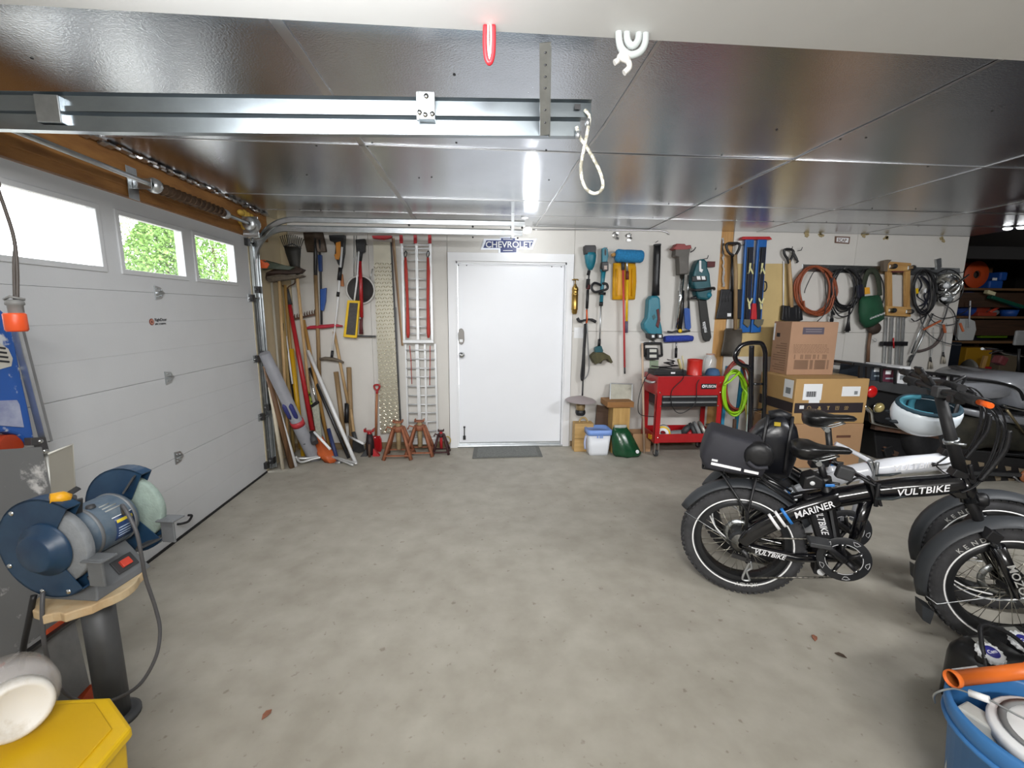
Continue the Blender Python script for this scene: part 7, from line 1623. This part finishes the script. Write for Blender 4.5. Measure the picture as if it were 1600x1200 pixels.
obj('inner_liner', MB().loft([[TP(hs(2*PI*i/20, b_, .84)) for i in range(20)] for b_ in (1.28, 1.6, 2.0, 2.5, 3.0)], False), mat('lining_dark', '#26404d', .8), t)
obj('chin_strap', MB().tube(cr([TP(hs(.9, 1.25, .92)), TP(hs(.6, .8, 1.0)), TP(hs(-.4, .75, 1.0)), TP(hs(-.9, 1.25, .92))], 5), .009, 6, flat=.3).tube(cr([TP(hs(.2, .6, 1.12)), TP(hs(.2, .4, 1.8)), hp+V((0, 0, 1.17))], 5), .008, 6, flat=.3), BLK, t)
for a, b in ((2.6, 1.9), (2.9, 2.15), (3.6, 1.9), (.5, 1.9)): obj('vent', MB().ell(TP(hs(a, b, 1.0)), (.03, .008, .010), tip @ RM, 10, 6), mat('vent_dark', '#2a3138', .6), t)
# ================================================================ FOREGROUND: BENCH GRINDER CORNER
GBL = mat('grinder_blue', '#17324e', .4, var=.15, scale=10, hx2='#274560')
GGR = mat('grinder_grey', '#6f7275', .5, .2, var=.12, scale=10)
STO = mat('wheel_stone', '#83878b', .9, var=.12, scale=25, bump=.4, bscale=120)
STG = mat('wheel_green_stone', '#8a9a92', .9, var=.12, scale=25, bump=.4, bscale=120)
gc = V((-1.309, 1.513, .792)); ga = V((.043, .298, 0)).normalized(); gx = V((ga.y, -ga.x, 0)); gz = V((0, 0, 1))
def G(a, x, z): return gc+ga*(a*.72)+gx*x+gz*z           # along axle, towards the user, up
TZ = .598
pc = V((-1.375, 1.545, 0))
t = thing('grinder_stand', 'grey steel pipe pedestal with rough cream board top under the bench grinder', 'stand', pc)
PIP = mat('pipe_grey', '#5b5d60', .55, .4, var=.12, scale=8)
obj('pipe', MB().tube([pc+V((0, 0, .012)), pc+V((0, 0, TZ-.03))], .048, 22), PIP, t)
obj('floor_plate', MB().lathe([(0, 0), (.078, 0), (.078, .012), (.06, .02), (0, .02)], pc, (0, 0, 1), 24), PIP, t)
rr = random.Random(6); bc = gc+V((.0, -.0, 0)); bc.z = 0
bd_ = [V((bc.x-.005+(.13+rr.uniform(-.006, .006))*math.cos(2*PI*k/40)*1.0, bc.y-.045+(.150+rr.uniform(-.008, .008))*math.sin(2*PI*k/40), TZ-.03)) for k in range(40)]
obj('top_board', MB().prism(bd_, (0, 0, .03)), mat('cream_board', '#cdbf9f', .75, hx2='#b9966c', scale=7, bump=.2), t, .004)
t = thing('bench_grinder', 'dusty blue double wheel bench grinder with yellow knob on the pedestal', 'bench grinder', V((gc.x, gc.y, TZ)))
mo = obj('motor', MB().lathe([(0, -.10), (.05, -.10), (.068, -.088), (.084, -.075), (.088, -.062), (.088, .062), (.084, .075), (.068, .088), (.05, .10), (0, .10)], gc, ga, 32), mat('motor_blue_dusty', '#35506a', .55, var=.15, scale=10, hx2='#6d7880'), t)
for a in (-.082, .082): obj('end_band', MB().lathe([(.087, -.006), (.0905, -.004), (.0905, .004), (.087, .006)], G(a, 0, 0), ga, 32), GGR, mo)
def on_motor(a0, a1, th0, th1, e=.0008, n=8):
    secs = []
    for k in range(n+1):
        th = th0+(th1-th0)*k/n; d = gx*math.cos(th)+gz*math.sin(th)
        secs.append([G(a0, 0, 0)+d*(.088+e), G(a1, 0, 0)+d*(.088+e), G(a1, 0, 0)+d*.087, G(a0, 0, 0)+d*.087])
    return MB().loft(secs)
pl_ = obj('rating_plate', on_motor(-.02, .072, -.55, .40), mat('plate_blue', '#223a63', .4), mo)
obj('plate_strip', on_motor(-.012, .066, .18, .30, .0014), mat('plate_yellow', '#d8c238', .4), pl_)
obj('plate_line', on_motor(-.025, .075, .42, .45, .0014), LABEL, pl_)
for k in range(4): obj('plate_text', on_motor(-.010, .05, -.05-.11*k, -.01-.11*k, .0014, 3), mat('plate_pale', '#9fb0c8', .5), pl_)
for k in range(3): obj('motor_print', on_motor(-.03, .055-.02*k, .75+.14*k, .80+.14*k, .0012, 3), mat('print_grey', '#9c9f9d', .6), mo)
obj('oil_cap', MB().lathe([(.014, 0), (.012, .008), (0, .010)], G(-.05, .03, .083), gz, 12), DGR, mo)
def sector(a, r0, r1, th0, th1, thick, n=30):
    secs = []
    for k in range(n+1):
        th = th0+(th1-th0)*k/n; d = gx*math.cos(th)+gz*math.sin(th)
        secs.append([G(a, 0, 0)+d*r0, G(a, 0, 0)+d*r1, G(a+thick, 0, 0)+d*r1, G(a+thick, 0, 0)+d*r0])
    return MB().loft(secs, True, False)
for s, st_, th0, th1 in ((-1, STO, math.radians(57), math.radians(308)), (1, STG, math.radians(62), math.radians(318))):
    a = .185*s
    wl_ = obj('grinding_wheel', MB().lathe([(.02, -.014), (.122, -.014), (.125, -.011), (.125, .011), (.122, .014), (.02, .014)], G(a, 0, 0), ga, 36), st_, t)
    obj('wheel_label', MB().lathe([(.02, -.0005), (.066, -.0005), (.066, 0)], G(a+.0145*(-1), 0, 0), ga, 28), mat('wheel_label', '#d5d0bf', .7), wl_)
    gd = obj('wheel_guard', sector(a-.030 if s < 0 else a+.027, .012, .163, th0, th1, .003), GBL, t)
    obj('guard_rim', sector(a-.030, .158, .163, th0, th1, .060), GBL, gd)
    obj('guard_back', sector(a+.027 if s < 0 else a-.030, .05, .163, th0, th1, .003), GBL, gd)
    b_ = -1 if s < 0 else 1
    if s < 0: obj('hub_cover', MB().lathe([(.085, 0), (.083, .010), (.062, .018), (.058, .034), (.052, .038), (.010, .039), (0, .039)], G(a-.030, -.0, 0), -ga, 30), GBL, gd)
    for th in (130, 205, 255, 290):
        d = gx*math.cos(math.radians(th))+gz*math.sin(math.radians(th)); obj('screw', MB().lathe([(.008, 0), (.007, .003), (0, .004)], G(a+.031*b_, 0, 0)+d*.148, ga*b_, 8), CHR, gd)
    # tool rest
    obj('tool_rest', MB().box(G(a, .145, -.035), (.07, .055, .006), Matrix((gx, ga, gz)).transposed()).box(G(a-.02, .145, -.075), (.05, .008, .09), Matrix((gx, ga, gz)).transposed()), GGR, t, .002)
    obj('rest_arm', MB().bar(G(a, .12, -.10), G(a*.6, .05, -.13), .03, .008), DGR, t)
    obj('guard_bracket', MB().bar(G(a*.62, .03, .085), G(a*.75, .06, .14), .03, .006), DGR, t)
obj('yellow_knob', MB().tube([G(-.155, .055, .150), G(-.175, .045, .158), G(-.205, .03, .163)], [.014, .020, .016], 12), mat('knob_yellow', '#e3a51c', .4), t)
obj('shield_arm', MB().tube([G(-.12, .03, .10), G(-.14, .05, .15)], .010, 8), DGR, t)
# clear shield standing up behind the near wheel
sh_ = [At(80, 777, 1.62), At(117, 764, 1.74), At(113, 694, 1.74), At(76, 709, 1.62)]
obj('eye_shield', MB().prism(sh_, (-.003, .004, 0)), mat('dusty_acrylic', '#b9b5a8', .35, alpha=.82, var=.06, scale=5), t)
obj('shield_edge', MB().tube([sh_[3], sh_[2], sh_[1]], .0035, 6), mat('acrylic_edge', '#d8d6cc', .3), t)
obj('shield_clamp', MB().bar(At(98, 778, 1.62), At(123, 762, 1.66), .03, .008), DGR, t)
# foot with switch
def F_(a, x, z): return V((gc.x, gc.y, 0))+ga*a+gx*x+gz*z
ft = obj('foot', MB().loft([[F_(-.125, -.09, TZ), F_(.075, -.09, TZ), F_(.075, .105, TZ), F_(-.125, .105, TZ)], [F_(-.115, -.08, TZ+.02), F_(.068, -.08, TZ+.02), F_(.068, .097, TZ+.02), F_(-.115, .097, TZ+.02)], [F_(-.06, -.04, TZ+.11), F_(.06, -.04, TZ+.11), F_(.06, .035, TZ+.11), F_(-.06, .035, TZ+.11)]], True, False), GGR, t, .004)
nrm = (gx*.79+gz*.61).normalized(); ux = (gz*.79-gx*.61).normalized(); RS = Matrix((ga, ux, nrm)).transposed()
sc_ = F_(.005, .077, TZ+.055)
obj('switch_plate', MB().box(sc_+nrm*.0, (.075, .050, .006), RS), DGR, ft, .002)
obj('rocker_switch', MB().box(sc_+nrm*.006, (.034, .026, .012), RS), mat('switch_red', '#d24a3a', .4), ft, .002)
# power cord
t = thing('power_cord', 'grey power cord of the grinder looping down over the floor', 'cord', Fl(190, 1090))
K = lambda px, py, Y: At(px, py, Y)
obj('cord', MB().tube(cr([G(.03, .082, .035), K(192, 790, 1.45), K(212, 828, 1.42), K(221, 868, 1.42), K(228, 905, 1.44), K(243, 950, 1.46), K(250, 985, 1.46), K(244, 1025, 1.44), K(222, 1065, 1.42), K(192, 1087, 1.40), K(150, 1100, 1.38), K(112, 1090, 1.36), K(85, 1060, 1.34), K(70, 1010, 1.32), K(66, 960, 1.32), K(67, 925, 1.34)], 6), .0058, 8), mat('cord_grey', '#4f4f52', .5), t)
obj('cord', MB().tube(cr([K(53, 930, 1.36), K(44, 975, 1.34), K(37, 1010, 1.33), K(34, 1045, 1.33)], 5), .008, 8), BLK, t)
# yellow lidded bin and the jar lying on it
y0, y1, y2 = Fl(88, 1092, .5), Fl(183, 1090, .5), Fl(207, 1134, .5)
t = thing('storage_bin', 'yellow plastic bin with flat lid in the corner below the grinder', 'bin', V((-1.1, .99, 0)))
lid = [V((-1.42, y1.y+.01, .47)), V((y1.x-.02, y1.y+.004, .47)), V((y2.x, y1.y-.09, .47)), V((y2.x, .80, .47)), V((-1.42, .80, .47))]
obj('lid', MB().prism(lid, (0, 0, .03)), YEL, t, .008)
ce_ = V((-1.16, .97, .5)); li = [ce_+(V((p.x, p.y, .5))-ce_)*.86 for p in lid]
obj('lid_panel', MB().prism(li, (0, 0, .004)), mat('yellow_inner', '#d6ab14', .45), t, .002)
tb_ = [V((-1.16, .96, 0))+(V((p.x, p.y, 0))-V((-1.16, .96, 0)))*.86 for p in lid]
obj('tub', MB().loft([tb_, [V((-1.16, .96, .47))+(V((p.x, p.y, .47))-V((-1.16, .96, .47)))*.95 for p in lid]], True, False), YEL, t, .006)
jl = CAMP+ray(26, 1112)*1.03; ja = V((CAMP.x-jl.x+.12, CAMP.y-jl.y, .30)).normalized(); jc = jl-ja*.078
t = thing('plastic_jar', 'clear plastic jar with soiled white lid lying on the yellow bin', 'jar', V((jc.x, jc.y, .504)))
obj('jar_body', MB().lathe([(.0, -.10), (.07, -.10), (.086, -.085), (.088, -.01), (.084, .015), (.066, .04), (.058, .06), (.054, .06), (.06, .035), (.08, .012), (.084, -.01), (.082, -.08), (0, -.096)], jc, ja, 32), mat('clear_plastic', '#e9e6e6', .08, alpha=.28, spec=.7), t)
obj('jar_lid', MB().lathe([(.062, .035), (.066, .04), (.066, .075), (.060, .08), (.053, .080), (.051, .077), (0, .077)], jc, ja, 32), mat('lid_soiled', '#e6e3dd', .5, hx2='#b8a98f', scale=14, thr=(.52, .8)), t)
# ---------------------------------------------------------------- paint-splashed things leaning on the garage door
XB = -1.86
LX = lambda px, py, X=XB: _hit(px, py, 0, X)
SPL = mat('paint_splashed_blue', '#2456a4', .5, hx2='#c9cdd4', scale=11, thr=(.56, .62), bump=.15)
t = thing('step_ladder', 'paint splashed blue step ladder with silver rails leaning on the garage door', 'ladder', V((-1.82, 2.05, 0)))
q = [(-40, 470), (0, 482), (14, 494), (22, 520), (28, 555), (37, 600), (47, 645), (56, 690), (50, 697), (40, 690), (30, 680), (10, 675), (-40, 680)]
obj('blue_shell', MB().prism([LX(*p) for p in q], (-.05, 0, 0)), SPL, t, .01)
obj('label_sheet', MB().prism([LX(*p, XB+.003) for p in ((-40, 530), (0, 536), (13, 545), (20, 560), (18, 572), (0, 577), (-40, 578))], (-.002, 0, 0)), mat('label_stained', '#c9c6bd', .7, hx2='#77716a', scale=16, thr=(.62, .7)), t)
for i, y in enumerate((541, 548, 555, 562)): obj('label_text', MB().prism([LX(x, yy, XB+.0045) for x, yy in ((-6, y), (9+i*2, y+2), (9+i*2, y+5), (-6, y+3))], (-.001, 0, 0)), INK, t)
obj('inset_panel', MB().prism([LX(*p, XB+.004) for p in ((-40, 622), (0, 626), (27, 625), (31, 632), (38, 668), (-40, 662))], (-.003, 0, 0)), mat('dusty_violet', '#8088ad', .6, hx2='#aab0c6', scale=14), t, .002)
for e, (xa, xb_) in enumerate(((24, 70), (29, 75))):
    obj('side_rail', MB().bar(LX(xa, 512, XB+.012-.01*e), LX(xb_, 690, XB+.012-.01*e), .016, .03, (1, 0, 0)), ALU if e == 0 else GRY, t, .002)
obj('lower_rail', MB().tube([LX(72, 708, XB+.01), LX(83, 790, XB+.01), LX(100, 900, XB+.03)], .015, 8), mat('pale_rail', '#b8b8b2', .4, .5), t)
br_ = obj('bracket', MB().prism([LX(*p, XB+.03) for p in ((49, 684), (72, 683), (78, 706), (68, 710), (64, 696), (50, 696))], (-.03, 0, 0)), mat('bracket_grey', '#4c4b4d', .5, .4), t, .003)
for x, y in ((63, 689.5), (70, 705), (73, 705)): obj('rivet', MB().lathe([(.010, 0), (.008, .006), (0, .008)], LX(x, y, XB+.03), (1, 0, 0), 10), CHR, br_)
obj('orange_step', MB().prism([LX(*p, XB-.01) for p in ((-40, 690), (0, 688), (8, 680), (25, 678), (35, 685), (40, 697), (36, 702), (0, 707), (-40, 712))], (-.10, 0, 0)), mat('rust_orange', '#a83a1a', .5, var=.1), t, .006)
obj('blue_foot', MB().prism([LX(*p, XB+.03) for p in ((-40, 708), (10, 709), (14, 722), (16, 733), (0, 732), (-40, 735))], (-.04, 0, 0)), BLU, t, .006)
# leaning grey work board with orange edge strips
p0_, p1_, p2_, p3_ = LX(66, 697, -1.80), LX(-60, 706, -1.80), Fl(-90, 1180), Fl(152, 1096)
p2_.z = p3_.z = 0.006
nr_ = (p3_-p0_).cross(p1_-p0_).normalized()
if nr_.x < 0: nr_ = -nr_
def BP(px, py, e=0): d = ray(px, py); s_ = (p0_-CAMP).dot(nr_)/d.dot(nr_); return CAMP+d*s_+nr_*e
t = thing('work_board', 'scuffed grey non-slip work board with orange edges leaning below the ladder', 'board', (p2_+p3_)/2)
GBD = mat('scuffed_grey', '#6f7072', .6, .2, hx2='#8d8d8c', scale=5, bump=.15)
PSP = mat('scuffed_grey_paint', '#737474', .6, .1, hx2='#d5d3d0', scale=8, thr=(.57, .66))
obj('upper_board', MB().prism([BP(66, 698), BP(-60, 706), BP(-60, 1085), BP(0, 1040), BP(118, 952), BP(88, 800)], -nr_*.03), PSP, t, .003)
obj('orange_strip', MB().prism([BP(72, 984, .004), BP(117, 953, .004), BP(121, 962, .004), BP(76, 995, .004)], -nr_*.03), mat('strip_orange', '#c44a20', .5), t, .002)
obj('orange_strip', MB().prism([BP(-60, 1085, .003), BP(6, 1034, .003), BP(8, 1042, .003), BP(-60, 1095, .003)], -nr_*.03), MATS['strip_orange'], t)
obj('steel_edge', MB().bar(BP(-20, 1062, .012), BP(120, 962, .012), .02, .012), DST, t)
obj('lower_board', MB().prism([BP(122, 964, -.012), BP(130, 1000, -.012), BP(146, 1068, -.012), BP(125, 1090, -.012), BP(20, 1160, -.012), BP(-60, 1200, -.012), BP(-60, 1100, -.012), BP(0, 1052, -.012)], -nr_*.03), GBD, t, .003)
obj('orange_foot', MB().prism([BP(146, 1068, .0), BP(152, 1094, .0), BP(126, 1096, .0)], -nr_*.03), MATS['strip_orange'], t)
# hanging connector cord
XC_ = -1.66
t = thing('drop_cord', 'hanging cable loop with grey socket and orange connector by the ladder', 'cable', LX(22, 515, XC_))
obj('cable', MB().tube(cr([V((XC_, 1.55, 2.383)), LX(-14, 262, XC_), LX(-3, 296, XC_), LX(9, 330, XC_), LX(20, 365, XC_), LX(25, 395, XC_), LX(27, 430, XC_), LX(27, 468, XC_)], 6), .0055, 8).tube(cr([LX(24, 385, XC_-.01), LX(22, 410, XC_-.01), LX(23, 468, XC_-.01)], 5), .005, 8), mat('cable_brown', '#4b443f', .5), t)
c0 = LX(22, 468, XC_); c1 = LX(22, 489, XC_); c2 = LX(22.5, 514, XC_)
obj('socket_collar', MB().lathe([(.014, 0), (.024, -.004), (.026, -.018), (.021, -.022), (.021, -.055)], c0, (0, 0, 1), 18).tube([c0+V((-.02, -.014, 0)), c0+V((.0, -.014, .01)), c0+V((.024, .014, .0))], .005, 6), mat('socket_grey', '#7a7a78', .5), t)
obj('orange_connector', MB().lathe([(.0, 0), (.027, 0), (.031, -.005), (.031, -.06), (.027, -.066), (0, -.066)], c1, (0, 0, 1), 20), mat('connector_orange', '#e05528', .4), t)
# ---------------------------------------------------------------- blue tub, pails, jugs at the near right
tb = V((1.575, .93, 0)); TR = .205
t = thing('tub_bucket', 'big blue plastic tub with rope of wire handle at the near edge', 'bucket', tb)
t['label'] = 'big blue plastic tub with wire handle holding a white pail, below the bicycles'
BTB = mat('tub_blue', '#3b74ad', .4, var=.08, scale=6)
obj('tub_wall', MB().lathe([(0, .004), (TR*.82, 0), (TR*.84, .01), (TR*.97, .33), (TR*1.0, .335), (TR*1.04, .36), (TR*1.05, .39), (TR*1.0, .40), (TR*.96, .385), (TR*.94, .34), (TR*.80, .02), (0, .02)], tb, (0, 0, 1), 44), BTB, t)
obj('rim_bead', MB().tube(ring(tb+V((0, 0, .335)), (0, 0, 1), TR*1.01, 44), .009, 8, True), BTB, t)
wh = obj('wire_handle', MB().tube(cr([Fl(1461, 1098, .34), Fl(1459, 1088, .38), Fl(1466, 1081, .41), Fl(1490, 1076, .44), Fl(1515, 1083, .45), Fl(1545, 1093, .46), Fl(1572, 1108, .46), Fl(1610, 1128, .46)], 5), .003, 6), STL, t)
obj('handle_grip', MB().tube([Fl(1514, 1082.5, .45), Fl(1546, 1093.5, .46)], .010, 10), WHT, wh)
pc2 = V((1.61, .92, .05))
t = thing('white_pail', 'white plastic pail with grey lid band tilted inside the blue tub', 'pail', pc2)
pa = V((-.12, -.02, 1)).normalized()
obj('pail_wall', MB().lathe([(0, 0), (.115, 0), (.128, .31), (.135, .315), (.135, .34), (.128, .345), (0, .35)], pc2, pa, 32), WHT, t)
obj('pail_ring', MB().lathe([(.108, .349), (.113, .353), (.098, .354), (.094, .350)], pc2, pa, 32), GRY, t)
t = thing('grey_carton', 'pale grey carton standing inside the blue tub beside the pail', 'carton', V((1.475, 1.0, .02)))
obj('carton', MB().box(V((1.475, 1.0, .20)), (.06, .12, .33), Matrix.Rotation(.3, 3, 'Z')), mat('carton_grey', '#b9b9b4', .7), t, .006)
o0, o1 = Fl(1486, 1061, .43), Fl(1640, 1044, .43)
t = thing('orange_tube', 'orange plastic tube with open end lying across the blue tub', 'tube', o0)
dv = (o1-o0).normalized()
obj('tube_wall', MB().lathe([(.024, 0), (.0215, .0), (.0215, .30), (.024, .30)], o0, dv, 22), mat('tube_orange', '#e0702a', .4, var=.05, scale=12), t)
obj('tube_wall', MB().lathe([(.0215, 0), (.0205, .0), (.0205, .32), (.024, .02), (.024, 0)], o0+dv*.29, dv, 22), MATS['tube_orange'], t)
obj('tube_inside', MB().lathe([(.0212, .01), (.0212, .28)], o0, dv, 22), mat('tube_inner', '#a35a22', .6), t)
obj('tube_end', MB().lathe([(.024, 0), (.0255, .004), (.0255, .012), (.024, .016)], o0, dv, 22), MATS['tube_orange'], t)
one('white_lid_edge', MB().bar(Fl(1495, 1052, .42), Fl(1534, 1047, .42), .03, .006), WHT, 'white plastic strip under the orange tube', 'strip').name = 'white_strip'
def jug(label, cap, hgt, lg):
    c = V((cap.x+.07, cap.y+.03, 0)); t = thing('fuel_jug', label, 'jug', c, 'black jugs')
    bm_ = []
    for z, k in ((0, .94), (.015, 1), (hgt*.68, 1), (hgt*.80, .96), (hgt*.92, .78), (hgt*.97, .55)):
        bm_.append([c+V((.11*k*math.copysign(abs(math.cos(q))**.55, math.cos(q)), .105*k*math.copysign(abs(math.sin(q))**.55, math.sin(q)), z)) for q in [2*PI*i/28 for i in range(28)]])
    obj('jug_body', MB().loft(bm_), mat('jug_black', '#1c1c1d', .3, var=.2, scale=8), t)
    n0 = V((cap.x, cap.y, hgt*.93)); ax_ = V((-.10, -.35, 1)).normalized()
    obj('jug_neck', MB().tube([n0-ax_*.03, n0+ax_*.02], .03, 16), BLK, t)
    cp_ = obj('cap', MB().lathe([(.036, 0), (.038, .004), (.038, .018), (.034, .022), (0, .023)], n0+ax_*.015, ax_, 22), LABEL, t)
    rg = MB()
    for k in range(14):
        an = 2*PI*k/14; o_ = ax_.orthogonal().normalized(); p_ = ax_.cross(o_); rg.box(n0+ax_*.026+(o_*math.cos(an)+p_*math.sin(an))*.039, (.006, .006, .014))
    obj('cap_ribs', rg, LABEL, cp_)['kind'] = 'stuff'
    ov = MB().lathe([(.024, 0), (.023, .0008), (0, .001)], n0+ax_*.038, ax_, 20); obj('cap_print', ov, mat('cap_violet', '#2c2c86', .4), cp_)
    xd_ = (V((1, 0, 0))-ax_*ax_.x).normalized(); lettering('cap_lettering', 'Cam2'[0:3], .018, n0+ax_*.0392-xd_*.018-ax_.cross(xd_)*.006, xd_, ax_.cross(xd_), LABEL, cp_, .0005, .2)
    obj('sticker', MB().box(n0+V((.035, .05, .022)), (.05, .035, .002), Matrix.Rotation(.35, 3, 'X')), mat('foil_sticker', '#8d8d88', .4, .4), t)
    if lg:
        q = [V((c.x-.125, c.y-.09, hgt*.45)), V((c.x-.12, c.y-.08, hgt*.8)), V((c.x-.09, c.y-.02, hgt*1.12)), V((c.x-.03, c.y+.03, hgt*1.24)), V((c.x+.06, c.y+.0, hgt*1.15)), V((c.x+.115, c.y-.04, hgt*.9)), V((c.x+.12, c.y-.06, hgt*.6))]
        obj('bail_handle', MB().tube(cr(q, 5), .0075, 8), BLK, t)
jug('black jug with white toothed cap standing before the front wheel', Fl(1543, 1024, .27), .28, True)
jug('second black jug with white toothed cap, farther under the front wheel', Fl(1594, 1006, .27), .28, False)

# dry leaves on the floor
for i, (px, py, lab) in enumerate(((1273, 998, 'reddish dry leaf on the bare floor nearer the bicycles'), (417, 1118, 'reddish dry leaf on the floor nearer the grinder'), (1314, 1025, 'small dark dry leaf on the floor beside the reddish one'))):
    c = Fl(px, py); a = rnd.uniform(0, 3); ol = [(-.022, 0), (-.008, .011), (.008, .013), (.024, .003), (.010, -.010), (-.008, -.009)]
    o = MB().loft([[c+V((x*math.cos(a)-y*math.sin(a), x*math.sin(a)+y*math.cos(a), z+.006*abs(y)/.012)) for x, y in ol] for z in (.001, .003)], True, False)
    one('dry_leaf', o, mat('dry_leaf', '#8a5a45', .8) if i < 2 else mat('dark_leaf', '#4a3c30', .8), lab, 'leaf', 'dry leaves on the floor')
